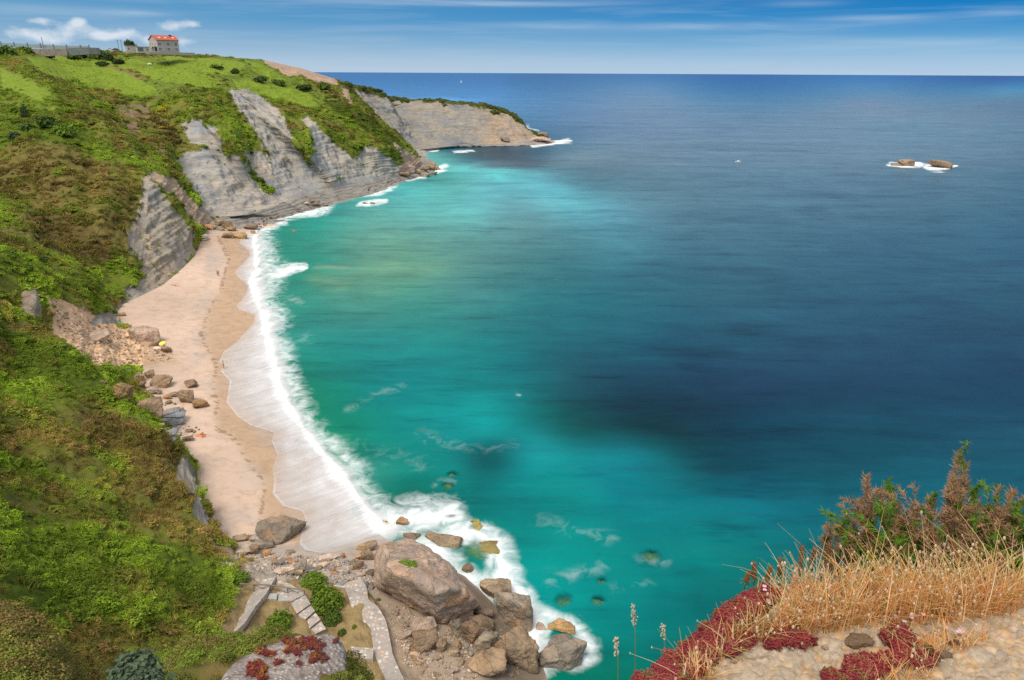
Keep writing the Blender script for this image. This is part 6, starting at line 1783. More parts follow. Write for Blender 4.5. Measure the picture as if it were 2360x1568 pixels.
def bush_px(u, v, wpx, hpx, col, label, seed, t=None, **kw):
    p = PT(u, v, t=t) if t else np.array(hit(u, v))
    t = float((p - CAM) @ _F)
    r = wpx / 2 / F_PX * t; h = hpx / F_PX * t
    return bush(p[0], p[1], p[2] - .1, r, h * .95, col, label, seed=seed, **kw)
dg, mg, lg, bg_ = (.06,.095,.028), (.10,.155,.026), (.145,.225,.024), (.08,.11,.06)
bush_px(303, 115, 28, 19, dg, 'round dark tree behind the pale flat roofed shed', 3, t=484, name='tree', cat='tree', trunk=1.5, leaf=.16, n=1500)
bush_px(113, 134, 26, 17, (.022,.045,.028), 'very dark conical bush below the road wall', 5)
for k, (u, v, w, h, c, lab) in enumerate([
 (172,136,36,22,mg,'bush at the road end of the skyline hedge'), (196,134,44,27,dg,'tallest bush of the skyline hedge'), (222,136,44,25,mg,'rounded bush in the middle of the skyline hedge'),
 (248,139,36,20,dg,'bush of the skyline hedge nearest the parked cars'), (270,146,30,12,dg,'low dark bush at the pasture corner below the poles'), (236,150,36,10,dg,'flat dark bush along the top of the bright pasture'),
 (20,128,48,26,mg,'broad bush on the skyline at the road fence'), (60,122,40,16,mg,'low bush under the tan road wall'), (58,268,22,28,dg,'narrow dark bush against the long reddish scarp'),
 (110,292,52,30,mg,'large rounded bush below the long reddish scarp'), (150,312,60,30,lg,'wide light green bush next to the large rounded bush'), (60,300,40,22,mg,'bush between the two reddish scarps'), (35,320,36,18,bg_,'greyish low bush just below the two reddish scarps'),
 (26,596,40,26,lg,'bright green round bush on the low spur above the gully'), (60,622,38,22,lg,'lime green cushion bush beside the bright round one'), (90,604,46,22,mg,'bush higher on the low spur above the gully'),
 (540,168,26,12,dg,'dark bush strip at the edge of the far pasture'), (500,160,40,12,mg,'low bush patch in the far green slope'), (600,188,36,14,dg,'dark bush below the tan scarp'), (640,196,40,16,mg,'bush at the seaward end under the tan scarp'), (700,206,40,14,dg,'dark bush under the end of the tan scarp'), (745,205,36,18,mg,'rounded bush by the gap in the headland'),
 (808,203,12,9,dg,'small round tree standing on the second cliff edge'), (835,207,26,8,dg,'low dark bush on the second cliff edge'), (868,212,34,8,dg,'flat bush at the end of the second cliff edge'), (1140,262,30,10,mg,'low bush over the end of the far headland'),
 (646,1440,74,48,lg,'bright green bush between the ramp and the steps'), (722,1345,84,28,lg,'low bright green bush behind the steps'), (752,1398,94,62,lg,'big domed green bush between the steps and the cobbled path'), (766,1432,52,40,mg,'lower green bush at the foot of the domed one'), (786,1462,22,20,mg,'small bush in the dry grass beside the cobbled path'),
 (545,1338,60,22,lg,'spreading green bush at the rim above the rubble'), (235,712,14,10,mg,'lone small bush on the landslip'), (262,720,18,8,lg,'tuft on the grey spur at the back of the beach'), (936,1305,30,14,lg,'grass tuft growing on the largest boulder'),
 (818,1446,14,10,lg,'small tuft in the dry grass by the lower path'), (872,1384,12,9,lg,'tiny tuft at the seaward side of the path')]):
    big_n = 700 if v < 700 else 1500
    if 'tuft growing' in lab:
        pp = PT(936, 1303, 9.1); bush(pp[0], pp[1], pp[2] - .1, 1.3, .3, c, lab, 'grass_tuft', 'grass', seed=30 + k, leaf=.22, n=300)
    else:
        bush_px(u, v, w, h, c, lab, 30 + k, n=big_n, leaf=.2 if v < 700 else .13, name='tree' if 'tree' in lab else 'bush', cat='tree' if 'tree' in lab else 'bush', trunk=1.0 if 'tree' in lab else 0)
# dry brush on the two tone boulder
pb = hit(345, 765); m = MB(); r_ = random.Random(4)
for k in range(60):
    a, e_ = r_.uniform(0, 6.28), r_.uniform(.1, 1.3); l = r_.uniform(.5, 1.5)
    m.tube([(0, 0, 0), (l * math.cos(a) * math.cos(e_) * .6, l * math.sin(a) * math.cos(e_) * .6, l * math.sin(e_) * .5), (l * math.cos(a) * math.cos(e_), l * math.sin(a) * math.cos(e_), l * math.sin(e_))], [.05, .035, .01], 4)
o = m.build('dry_brush', plain('dry_brush', (.30,.14,.07), .9, .2)); tw_ = PT(342, 762, 4.4); o.location = tuple(tw_); tag(o, 'clump of dry reddish brush lying on the two tone boulder', 'brush')

# ------------------------------------------------------------------ the near spur below the camera: scrub with a lichen-covered rock
def near_mound(name, rows_, label, sub_=24):
    A = [[PT(u, v, t=t) for (u, v, t) in r] for r in rows_]
    A = np.array([resample(r, 60) for r in A])
    S = []
    for i in range(len(A) - 1):
        for s in np.linspace(0, 1, sub_, endpoint=False): S.append(A[i] * (1 - s) + A[i + 1] * s)
    S.append(A[-1]); S = np.array(S); sh_ = S.shape
    V = S.reshape(-1, 3); V = V + np.stack([0 * V[:, 0], 0 * V[:, 0], fbm(V / 2.2, 4) * .45], 1)
    nb = fbm(V / 1.8 + 4, 4)
    k = np.clip(.5 + 1.2 * nb, 0, 1)[:, None]
    c = C_g * (1 - k) + C_B * k
    me = mesh_np(name, V, grid_faces(sh_[0], sh_[1]), True, {'Col': A4(c), 'rock': np.zeros(len(V))})
    o = link(name, me, MAT['terrain']); tag(o, label, 'hillside', kind='structure')
    return V.reshape(sh_)

spur = near_mound('near_spur', [
 [(300,1500,46),(420,1520,45),(520,1510,44),(640,1500,43),(810,1540,42),(860,1620,41)],
 [(340,1535,28),(430,1500,27),(520,1472,26),(640,1462,25),(760,1480,24.5),(825,1540,24),(855,1590,23.5)],
 [(250,1600,22),(400,1560,21),(520,1550,21),(650,1545,20.5),(770,1565,20),(830,1600,20),(870,1650,20)],
 [(150,1800,16),(350,1780,16),(520,1780,16),(650,1780,16),(800,1790,16),(850,1800,16),(890,1850,16)]], 'scrubby spur just below the viewpoint')
corner = near_mound('near_spur', [
 [(-160,1400,62),(-20,1420,60),(60,1455,58),(110,1500,56),(170,1600,54)],
 [(-160,1370,44),(-20,1402,43),(55,1432,42),(105,1482,41),(165,1580,40)],
 [(-160,1480,38),(-20,1500,37),(40,1530,36),(80,1570,35),(130,1640,34)],
 [(-160,1750,30),(-20,1750,30),(40,1750,30),(80,1760,30),(130,1780,30)]], 'scrubby brown knoll in the near corner below the viewpoint')


def near_scrub(S, n, lo, hi, brown, seed, avoid=None):
    r_ = np.random.default_rng(seed)
    a = r_.random(n) * (S.shape[0] - 1.001); b = r_.random(n) * (S.shape[1] - 1.001)
    i, j = a.astype(int), b.astype(int); fa, fb = (a - i)[:, None], (b - j)[:, None]
    P = (S[i, j] * (1 - fa) + S[i + 1, j] * fa) * (1 - fb) + (S[i, j + 1] * (1 - fa) + S[i + 1, j + 1] * fa) * fb
    if avoid is not None:
        u, v, _ = proj(P); k = ~inpoly(u, v, avoid); P = P[k]
    n = len(P); s = r_.uniform(lo, hi, n)
    tn = np.clip(brown + .5 * fbm(P / 1.5, 3) + r_.normal(0, .2, n), 0, 1)[:, None]
    tint = (np.array((.155,.225,.024)) * (1 - tn) + np.array((.22,.15,.055)) * tn) * r_.uniform(.7, 1.35, (n, 1))
    return P - np.array((0, 0, .05)), np.stack([s, s, s * .9], 1), np.stack([r_.uniform(-.3, .3, n), r_.uniform(-.3, .3, n), r_.uniform(0, 6.3, n)], 1), r_.integers(0, 3, n), tint
CLF = clump_collection('near_scrub_shapes', [leaf_clump('leaf_clump', 420, 140 + k, 0.17, 0.8, MAT['scrub'], 1.0, .7) for k in range(3)])
rock_px = [(505,1600),(520,1550),(560,1510),(620,1480),(700,1456),(770,1456),(805,1500),(800,1545),(700,1600)]
d1 = near_scrub(spur, 1000, .16, .42, .4, 1, rock_px); d2 = near_scrub(corner, 420, .4, 1.0, .75, 2)
allp = [np.concatenate([a, b]) for a, b in zip(d1, d2)]
scatter('near_scrub', *[allp[k] for k in (0, 1, 2, 3, 4)], CLF, 'gorse and bramble scrub on the near spurs', 'scrub')
# lichen rock
t0 = 21.0
pr = [tuple(PT(u, v, t=t)) for u, v, t in ((508,1568,19.5),(530,1540,20.3),(575,1505,21),(640,1478,21.6),(715,1460,22),(772,1460,22),(800,1490,21.8),(806,1530,21),(790,1580,20),(700,1640,18.6),(600,1650,18.3),(520,1640,18.6),(640,1560,19.6),(740,1540,20.3),(640,1490,24),(780,1490,24),(560,1560,23))]
lr = hull_rock('lichen_rock', pr, 'grey', 'lichen speckled conglomerate rock with red stonecrop below the viewpoint', sub=6, rough=.045)
lr['category'] = 'rock'
def lichen_mat():
    m, nt, b, L = nodes('lichen_conglomerate')
    geo = N(nt, 'ShaderNodeNewGeometry')
    n1 = N(nt, 'ShaderNodeTexNoise'); n1.inputs['Scale'].default_value = 3.0; n1.inputs['Detail'].default_value = 9; n1.inputs['Roughness'].default_value = .7
    L.new(geo.outputs['Position'], n1.inputs['Vector'])
    r1 = ramp(nt, [(.3, (.13,.10,.085)), (.5, (.27,.22,.19)), (.7, (.45,.40,.36))]); L.new(n1.outputs['Fac'], r1.inputs[0])
    vo = N(nt, 'ShaderNodeTexVoronoi'); vo.inputs['Scale'].default_value = 7.5; L.new(geo.outputs['Position'], vo.inputs['Vector'])
    n2 = N(nt, 'ShaderNodeTexNoise'); n2.inputs['Scale'].default_value = .9; n2.inputs['Detail'].default_value = 4; L.new(geo.outputs['Position'], n2.inputs['Vector'])
    pk = ramp(nt, [(.26, 1.0), (.34, 0.0)]); L.new(vo.outputs['Distance'], pk.inputs[0])
    g2 = ramp(nt, [(.45, 0.0), (.55, 1.0)]); L.new(n2.outputs['Fac'], g2.inputs[0])
    c = mix(nt, r1.outputs[0], (.52,.46,.41), math_n(nt, 'MULTIPLY', pk.outputs[0], g2.outputs[0]))
    L.new(c, b.inputs['Base Color']); b.inputs['Roughness'].default_value = .95
    bp = N(nt, 'ShaderNodeBump'); bp.inputs['Strength'].default_value = .9; bp.inputs['Distance'].default_value = .08
    L.new(math_n(nt, 'SUBTRACT', n1.outputs['Fac'], vo.outputs['Distance']), bp.inputs['Height']); L.new(bp.outputs[0], b.inputs['Normal'])
    return m
lr.data.materials.clear(); lr.data.materials.append(lichen_mat())

# ------------------------------------------------------------------ conglomerate ledge at the viewpoint
ZL = 58.4
edge_px = [(1372,1572),(1440,1556),(1482,1532),(1540,1482),(1600,1442),(1640,1405),(1690,1370),(1745,1350),(1830,1340),(1950,1335),(2100,1330),(2250,1325),(2450,1320)]
EP = [PT(u, v, ZL)[:2] for u, v in edge_px]
polyL = EP + [np.array((4.5, 2.6)), np.array((4.5, -2.0)), np.array((0.1, -2.0)), np.array((0.12, 0.9))]
gx = np.concatenate([np.arange(0.1, 0.2, 0.02), np.arange(0.2, 1.75, 0.0031), np.arange(1.75, 3.4, 0.03)]); gy = np.concatenate([np.arange(0.6, 1.5, .03), np.arange(1.5, 2.12, 0.0031), np.arange(2.12, 2.75, .02)])
XX, YY = np.meshgrid(gx, gy); xs, ys = XX.ravel(), YY.ravel()
ins = inpoly(xs, ys, [tuple(p) for p in polyL])
dd = polydist(xs, ys, [tuple(p) for p in polyL] + [tuple(polyL[0])])
sd_ = np.where(ins, dd, -dd)
nz = fbm(np.stack([xs / .35, ys / .35, xs * 0], 1), 4)
Hh = ZL + nz * .045 + np.where(sd_ < .06, -(0.06 - sd_) * (2.2 + 3 * np.clip(-sd_, 0, 1)), 0)
Hh = np.maximum(Hh, ZL - 3.0)
pc = np.array((.37,.27,.165)) * (1 + .22 * fbm(np.stack([xs / .12, ys / .12, xs * 0 + 4], 1), 4))[:, None]
r_ = np.random.default_rng(9)
H2 = Hh.reshape(XX.shape).copy(); C2 = pc.reshape(*XX.shape, 3).copy()
pal = [(.40,.34,.275),(.35,.30,.24),(.44,.30,.155),(.46,.355,.235),(.29,.25,.205),(.43,.26,.135),(.44,.315,.20),(.38,.235,.13)]
grayzone = lambda x: 1.0 if x < .95 else .45
for k in range(9500):
    x, y = r_.uniform(.2, 1.75), r_.uniform(1.5, 2.3)
    rr = .006 * (1 + r_.pareto(2.1)); rr = min(rr, .030)
    ax, asp, th = rr * r_.uniform(.85, 1.2), r_.uniform(.55, 1), r_.uniform(0, PI)
    i0, i1 = np.searchsorted(gx, [x - rr * 1.3, x + rr * 1.3]); j0, j1 = np.searchsorted(gy, [y - rr * 1.3, y + rr * 1.3])
    if i1 - i0 < 2 or j1 - j0 < 2: continue
    dx, dy = XX[j0:j1, i0:i1] - x, YY[j0:j1, i0:i1] - y
    a = (dx * math.cos(th) + dy * math.sin(th)) / ax; b = (-dx * math.sin(th) + dy * math.cos(th)) / (ax * asp)
    q = np.abs(a) ** 2.4 + np.abs(b) ** 2.4
    jm, im = (j0 + j1) // 2, (i0 + i1) // 2
    h = Hh.reshape(XX.shape)[jm, im] - .004 + r_.uniform(-.003, .006) + (.55 * min(rr, .012) + .13 * rr) * np.clip(1 - q, 0, 1) ** .8
    m_ = (q < 1) & (h > H2[j0:j1, i0:i1])
    H2[j0:j1, i0:i1][m_] = h[m_]
    c = np.array(pal[r_.integers(0, 2) if r_.random() < grayzone(x) * .7 else r_.integers(0, 8)]) * r_.uniform(.72, 1.2)
    C2[j0:j1, i0:i1][m_] = c * .62 + pc.reshape(*XX.shape, 3)[j0:j1, i0:i1][m_] * .42
V = np.stack([xs, ys, H2.ravel()], 1)
me = mesh_np('cliff_ledge', V, grid_faces(len(gy), len(gx)), True, {'Col': A4(C2.reshape(-1, 3))})
MAT['ledge'] = vcol_material('conglomerate_ledge', .9, 160, .35, .004, mott=60)
led_o = link('cliff_ledge', me, MAT['ledge']); tag(led_o, 'pebbly conglomerate cliff edge at the viewpoint', 'cliff edge', kind='structure')
# the cliff under the ledge
ring = [np.array((p[0], p[1])) for p in polyL]; cen_ = np.mean(ring, axis=0)
m = MB(); lv = [(ZL - .9, 1.0), (ZL - 4, .93), (ZL - 20, .9), (0.0, .9)]
VV = []
for z, s_ in lv: VV += [(cen_[0] + (p[0] - cen_[0]) * s_, cen_[1] + (p[1] - cen_[1]) * s_, z) for p in ring]
nR = len(ring)
m.add(VV, [(l * nR + k, l * nR + (k + 1) % nR, (l + 1) * nR + (k + 1) % nR, (l + 1) * nR + k) for l in range(3) for k in range(nR)] + [tuple(range(nR))])
o = m.build('viewpoint_cliff', plain('cliff_stone', (.36,.32,.27), .95, .2, .8)); tag(o, 'cliff under the viewpoint ledge', 'cliff', kind='structure')
LB = BVHTree.FromPolygons([tuple(p) for p in V], [tuple(f) for f in grid_faces(len(gy), len(gx)).tolist()])
def lz(x, y):
    h = LB.ray_cast(Vector((x, y, 70)), Vector((0, 0, -1))); return h[0].z if h[0] is not None else ZL - 1
def lhit(u, v):
    h = LB.ray_cast(Vector(CAM), Vector(ray(u, v)).normalized()); return h[0]

# larger stones bedded in the ledge or lying on it
for (a, b, c, d, col, lab) in [(1942,1452,2012,1492,'grey','flat grey cracked stone set in the ledge, largest of them'),(2050,1445,2098,1472,'grey','grey stone on the ledge just below the pink flowers'),(1990,1438,2012,1452,'pale','pale wedge stone at the foot of the dry grass'),
   (1895,1488,1918,1500,'pale','small white triangular stone on the ledge'),(2165,1492,2200,1520,'grey','rounded grey stone beside the nearest red stonecrop patch'),(2185,1470,2222,1490,'grey','oval grey stone on the pebbly ledge beyond the nearest stonecrop'),(2080,1470,2105,1485,'pinky','brownish stone between pink flowers and red stonecrop'),
   (1685,1512,1715,1530,'pale','whitish stone at the rim of the ledge beside the stonecrop'),(1560,1523,1590,1560,'pale','pale rough stone on the outer lip of the ledge'),(1490,1540,1530,1560,'pale','pale stone at the very tip of the ledge')]:
    p = lhit((a + c) / 2, d - 3)
    if p is None: continue
    t = depth(p); w = (c - a) / F_PX * t; dd_ = (d - b) / F_PX * t * .9
    Vr, Fr = rock_verts((w, dd_, w * .42), int(a), 4, 9, .04, 24)
    o = add_rock('embedded_stone', Vr * 1.05, Fr, (p.x, p.y + dd_ * .3, p.z + w * .06), col, lab, 'stone')
for (u, v, w, lab) in [(1710,1387,30,'white shell fragment highest in the stonecrop'),(1852,1407,20,'upright white shell fragment in the dry grass'),(1767,1418,22,'pinkish white shell fragment among the grass stems'),(1672,1417,0,''),(1790,1475,22,'white shell fragment where grass meets the ledge'),(1818,1497,26,'long thin white bone coloured chip on the ledge'),(1965,1385,14,'small white chip deep in the grass'),(1905,1382,12,'tiny white chip near the upright shell fragment')]:
    if not w: continue
    p = lhit(u, v)
    if p is None: continue
    t = depth(p); s_ = w / F_PX * t
    Vr, Fr = rock_verts((s_, s_ * .55, s_ * .3), int(u), 3, 8, .07, 20)
    o = add_rock('shell', Vr, Fr, (p.x, p.y, p.z + (.05 if v < 1430 else .01)), 'cream', lab, 'shell', rz=u, rx=.5); o.color = (.8, .77, .72, 1)

# ------------------------------------------------------------------ red stonecrop mats
def crop_shape(name, seed):
    r_ = np.random.default_rng(seed); m = MB()
    for k in range(14):
        a = r_.uniform(0, 6.28); l = r_.uniform(.5, 1.0); e_ = r_.uniform(.5, 1.5)
        tip = np.array((math.cos(a) * math.cos(e_), math.sin(a) * math.cos(e_), math.sin(e_))) * l
        for q_ in range(6):
            c = tip * (.35 + .65 * q_ / 5) + r_.normal(size=3) * .07
            m.ell(c, (.13, .10, .10), 5, 3)
    me = bpy.data.meshes.new(name); me.from_pydata(m.v, [], m.f)
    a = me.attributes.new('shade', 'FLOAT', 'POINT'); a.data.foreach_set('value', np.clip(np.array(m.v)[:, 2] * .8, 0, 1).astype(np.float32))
    me.materials.append(MAT['crop']); return me
MAT['crop'] = leaf_material('stonecrop_leaves', tint=True, trans=.1)
CR = clump_collection('stonecrop_shapes', [crop_shape('stonecrop_sprig', 60 + k) for k in range(3)])
zones = [([(1365,1575),(1445,1552),(1490,1525),(1545,1480),(1600,1440),(1645,1400),(1700,1362),(1760,1352),(1790,1380),(1740,1430),(1700,1460),(1650,1490),(1640,1530),(1600,1560),(1560,1580)], 1500, .0),
         ([(1640,1490),(1700,1455),(1800,1460),(1880,1470),(1870,1492),(1790,1495),(1720,1500),(1670,1520)], 260, .1), ([(1900,1560),(1960,1530),(2020,1515),(2080,1518),(2140,1505),(2175,1535),(2100,1540),(2040,1545),(2000,1580),(1900,1580)], 420, .0), ([(2040,1468),(2080,1455),(2110,1480),(2080,1500),(2040,1490)], 90, .1), ([(2050,1500),(2080,1490),(2090,1520),(2060,1530)], 60, 0)]
P_, T_ = [], []
r_ = random.Random(12)
for poly, n_, dull in zones:
    us = [p[0] for p in poly]; vs = [p[1] for p in poly]; k = 0; tr_ = 0
    while k < n_ and tr_ < n_ * 20:
        tr_ += 1
        u, v = r_.uniform(min(us), max(us)), r_.uniform(min(vs), max(vs))
        if not inpoly(np.array([u]), np.array([v]), poly)[0]: continue
        p = lhit(u, v)
        if p is None or p.z < ZL - .45 or pnoise(np.array([[p.x / .07, p.y / .05, 3.3]]))[0] < -.36: continue
        P_.append(p[:]); g_ = r_.random()
        q_ = r_.random() + dull; T_.append((.17 + .12 * g_, .025 + .02 * g_, .034 + .01 * g_) if q_ < .62 else ((.27, .085, .06) if q_ < .8 else ((.17, .12, .035) if q_ < .92 else (.24, .04, .05)))); k += 1
P_ = np.array(P_); n_ = len(P_); sc2 = rng.uniform(.016, .032, n_)
scatter('red_stonecrop', P_ + np.array((0, 0, .002)), np.stack([sc2] * 3, 1), np.stack([rng.uniform(-.3,.3,n_), rng.uniform(-.3,.3,n_), rng.uniform(0,6.3,n_)], 1), rng.integers(0, 3, n_), np.array(T_), CR, 'mats of red stonecrop on the cliff edge', 'stonecrop')
# stonecrop and lichen plants on the near rock
lrB = BVHTree.FromPolygons([tuple(np.array(v.co) + np.array(lr.location)) for v in lr.data.vertices], [tuple(p.vertices) for p in lr.data.polygons])
P_, T_ = [], []
for poly, n_, cols in (([(560,1550),(590,1500),(660,1475),(730,1470),(735,1525),(650,1545),(600,1575)], 300, [(.20,.03,.04),(.24,.05,.045),(.17,.05,.035),(.36,.18,.02)]), ([(660,1478),(790,1470),(795,1500),(740,1530),(690,1520)], 70, [(.18,.07,.05),(.22,.05,.06)])):
    us = [p[0] for p in poly]; vs = [p[1] for p in poly]
    for k in range(n_ * 4):
        u, v = r_.uniform(min(us), max(us)), r_.uniform(min(vs), max(vs))
        if len(P_) > 420 or not inpoly(np.array([u]), np.array([v]), poly)[0] or pnoise(np.array([[u / 34, v / 18, 1.7]]))[0] < .02: continue
        h = lrB.ray_cast(Vector(CAM), Vector(ray(u, v)).normalized())
        if h[0] is not None: P_.append(h[0][:]); T_.append(r_.choice(cols))
P_ = np.array(P_); n_ = len(P_); sc2 = rng.uniform(.06, .13, n_)
scatter('rock_stonecrop', P_, np.stack([sc2] * 3, 1), np.stack([rng.uniform(-.3,.3,n_)]*2 + [rng.uniform(0,6.3,n_)], 1), rng.integers(0, 3, n_), np.array(T_), CR, 'red and orange stonecrop on the lichen rock', 'stonecrop')

# ------------------------------------------------------------------ dry grass
def grass(name, zone, n_, hlo, hhi, label, seed, headp=.2):
    r_ = np.random.default_rng(seed); V, Cc, Fq = [], [], []
    us = [p[0] for p in zone]; vs = [p[1] for p in zone]; k = 0; tr_ = 0
    cand = np.array([(.92, .64, .31), (.92, .52, .20), (.80, .36, .12), (.95, .76, .48), (.55, .45, .12)]) * 1.0
    while k < n_ and tr_ < n_ * 20:
        tr_ += 1
        u, v = r_.uniform(min(us), max(us)), r_.uniform(min(vs), max(vs))
        if not inpoly(np.array([u]), np.array([v]), zone)[0]: continue
        p = lhit(u, v)
        if p is None or p.z < ZL - .5: continue
        k += 1
        h = r_.uniform(hlo, hhi) * (0.55 + .45 * r_.random()) * (1.0 if hhi < .2 else np.clip(.5 + (u - 1760) / 300 * .5, .5, 1.0)); a = r_.uniform(0, 6.28); ln = r_.normal(0, .34) + .08; bend = r_.uniform(0, 1.1) ** 1.6 * h
        w = r_.uniform(.0010, .0026); col = cand[r_.choice(5, p=[.32,.26,.18,.14,.10])] * r_.uniform(.7, 1.25)
        pts = []
        for s in np.linspace(0, 1, 5):
            pts.append(np.array(p) + np.array((math.cos(a) * (ln * h * s + bend * s * s), math.sin(a) * (ln * h * s + bend * s * s), h * s * (1 - .15 * s))))
        sd2 = np.array((math.cos(a + 1.3), math.sin(a + 1.3), 0))
        b0 = len(V)
        for s, q_ in zip(np.linspace(0, 1, 5), pts):
            ww = w * (1 - .75 * s); V += [q_ - sd2 * ww, q_ + sd2 * ww]; cg = col * (1.05 - .1 * s) if s > .3 else col * np.array((1, .92, .86)); Cc += [cg, cg]
        Fq += [(b0 + 2*i, b0 + 2*i + 1, b0 + 2*i + 3, b0 + 2*i + 2) for i in range(4)]
        if r_.random() < headp and h > hlo * .6:
            hr = r_.uniform(.0022, .0048); c = pts[-1]; hc = np.array((.80, .62, .42)) * r_.uniform(.75, 1.1); b0 = len(V); nu, nv = 6, 4
            for j in range(nv + 1):
                th = PI * j / nv
                for i in range(nu):
                    V.append(c + np.array((hr * math.sin(th) * math.cos(2*PI*i/nu), hr * math.sin(th) * math.sin(2*PI*i/nu), hr * 1.7 * math.cos(th)))); Cc.append(hc)
            Fq += [(b0 + j*nu + i, b0 + (j+1)*nu + i, b0 + (j+1)*nu + (i+1) % nu, b0 + j*nu + (i+1) % nu) for j in range(nv) for i in range(nu)]
    me = mesh_np(name, np.array(V), np.array(Fq), True, {'Col': A4(np.array(Cc))})
    o = link(name, me, MAT['grass']); tag(o, label, 'grass', kind='stuff'); return o
def grass_mat():
    m, nt, b, L = nodes('dry_grass')
    at = N(nt, 'ShaderNodeAttribute', attribute_name='Col')
    L.new(at.outputs['Color'], b.inputs['Base Color']); b.inputs['Roughness'].default_value = .6; b.inputs['Specular IOR Level'].default_value = .2
    tl = N(nt, 'ShaderNodeBsdfTranslucent'); L.new(at.outputs['Color'], tl.inputs[0])
    mx = N(nt, 'ShaderNodeMixShader'); mx.inputs[0].default_value = .5
    L.new(b.outputs[0], mx.inputs[1]); L.new(tl.outputs[0], mx.inputs[2]); L.new(mx.outputs[0], nt.nodes['Material Output'].inputs[0])
    return m
MAT['grass'] = grass_mat()
grass('dry_grass', [(1775,1440),(1810,1385),(1900,1358),(2100,1352),(2290,1350),(2400,1385),(2330,1420),(2180,1440),(2010,1446),(1860,1470),(1780,1470)], 2150, .10, .25, 'tall golden dry grass with pale seed heads along the cliff edge', 1, .2)
grass('dry_grass', [(1560,1575),(1600,1540),(1660,1500),(1720,1450),(1790,1440),(1780,1480),(1700,1495),(1660,1530),(1640,1575)], 330, .05, .13, 'short dry grass growing through the red stonecrop', 2, .2)
grass('dry_grass', [(2040,1490),(2200,1470),(2300,1470),(2230,1500),(2110,1510)], 160, .03, .09, 'sparse straw stems lying on the pebbly ledge', 3, .1)
grass('dry_grass', [(1960,1560),(2040,1530),(2160,1530),(2140,1575),(2000,1585)], 220, .03, .08, 'straw tuft in the nearest stonecrop patch', 4, .05)
grass('dry_grass', [(1700,1380),(1760,1352),(1860,1340),(2000,1340),(1990,1360),(1800,1372)], 90, .08, .16, 'thin grass stems standing against the water', 5, .3)

# pink flowers
pinkm = plain('pink_petals', (.72,.50,.58), .8, .06); stemm = plain('flower_stem', (.14,.14,.05), .9, .1)
def flower_cluster(u, v, n_, spread, label, h=.03):
    p = lhit(u, v)
    if p is None: return
    e = empty('pink_flower', p); tag(e, label, 'flower'); r_ = random.Random(int(u))
    for k in range(n_):
        x, y = r_.uniform(-spread, spread), r_.uniform(-spread * .4, spread * .4); hh = h * r_.uniform(.7, 1.3); z0 = lz(p.x + x, p.y + y) - p.z
        if z0 < -.3: z0 = 0
        m = MB(); m.tube([(x, y, z0 - .01), (x * 1.05, y, z0 + hh)], .0007, 5); m.build('stem', stemm, e)
        m = MB()
        for q_ in range(7):
            a = q_ * .9; m.ell((x * 1.05 + .0042 * math.cos(a), y + .0042 * math.sin(a), z0 + hh + r_.uniform(0, .002)), (.0036, .0030, .0014), 6, 3)
        m.ell((x * 1.05, y, z0 + hh + .001), (.003, .003, .0018), 6, 3)
        m.build('flower_head', pinkm, e, True)
flower_cluster(2095, 1437, 9, .06, 'row of pink flowers where the dry grass ends on the ledge', .025)
flower_cluster(2205, 1463, 7, .035, 'pink flowers below the end of the flower row, over bare pebbles', .02)
for (u, v, lab) in [(1595,1445,'pair of pink flowers on the rim of the stonecrop'),(1650,1408,'pink flower on top of the stonecrop slope'),(1530,1500,'pink flower at the lower rim of the stonecrop'),(1908,1375,'pink flower in the tall dry grass'),(1755,1375,'pink flower where grass and stonecrop meet'),(2000,1548,'white pink flower in front of the nearest stonecrop'),(1960,1565,'pink flower at the bottom edge of the photo')]:
    flower_cluster(u, v, 3 if 'pair' not in lab else 2, .012, lab, .035 if v < 1500 else .012)

# brown seed spikes at the rim
spikem = plain('seed_spike', (.20,.085,.03), .9, .2, 60); leafm = plain('spike_leaf', (.10,.12,.025), .8, .15, 30)
for k, (u, vb, vt, lab) in enumerate([(1715,1352,1315,'hooked dark seed spike lowest on the rim'),(1738,1352,1292,'seed spike with yellowish tip beside the hooked one'),(1762,1350,1302,'broad woolly seed spike at the rim'),(1795,1346,1282,'upright seed spike between two woolly ones'),(1840,1344,1252,'thick brown seed spike against the water'),(1862,1342,1256,'slim brown seed spike beside the thick one'),(1890,1342,1246,'tallest slim seed spike'),(1908,1342,1270,'short seed spike near the gorse')]):
    p = lhit(u, vb) or Vector(PT(u, vb, ZL)); t = depth(p); h = (vb - vt) / F_PX * t / .9
    e = empty('seed_spike', p); tag(e, lab, 'plant')
    r_ = random.Random(k); lx = r_.uniform(-.015, .015)
    m = MB(); m.tube([(0,0,-.02),(lx*.5,0,h*.5),(lx,0,h)], [.0016,.0014,.001], 6); m.build('stem', stemm, e, True)
    m = MB()
    for j in range(70):
        s = .35 + .65 * j / 69; a = j * 2.4; rr = .0062 * (1.15 - .7 * abs(s - .6))
        m.ell((lx * s + rr * math.cos(a), rr * math.sin(a), h * s), (.0026, .0026, .0034), 5, 3)
    m.build('seed_head', spikem, e, True)
    m = MB()
    for j in range(12):
        a = j * 2.4; s = .05 + .4 * j / 12; l = .022
        m.add([(lx*s,0,h*s),(lx*s+l*.5*math.cos(a+.25),l*.5*math.sin(a+.25),h*s+.006),(lx*s+l*math.cos(a),l*math.sin(a),h*s+.004),(lx*s+l*.5*math.cos(a-.25),l*.5*math.sin(a-.25),h*s+.006)], [(0,1,2,3)])
    m.build('leaves', leafm, e)
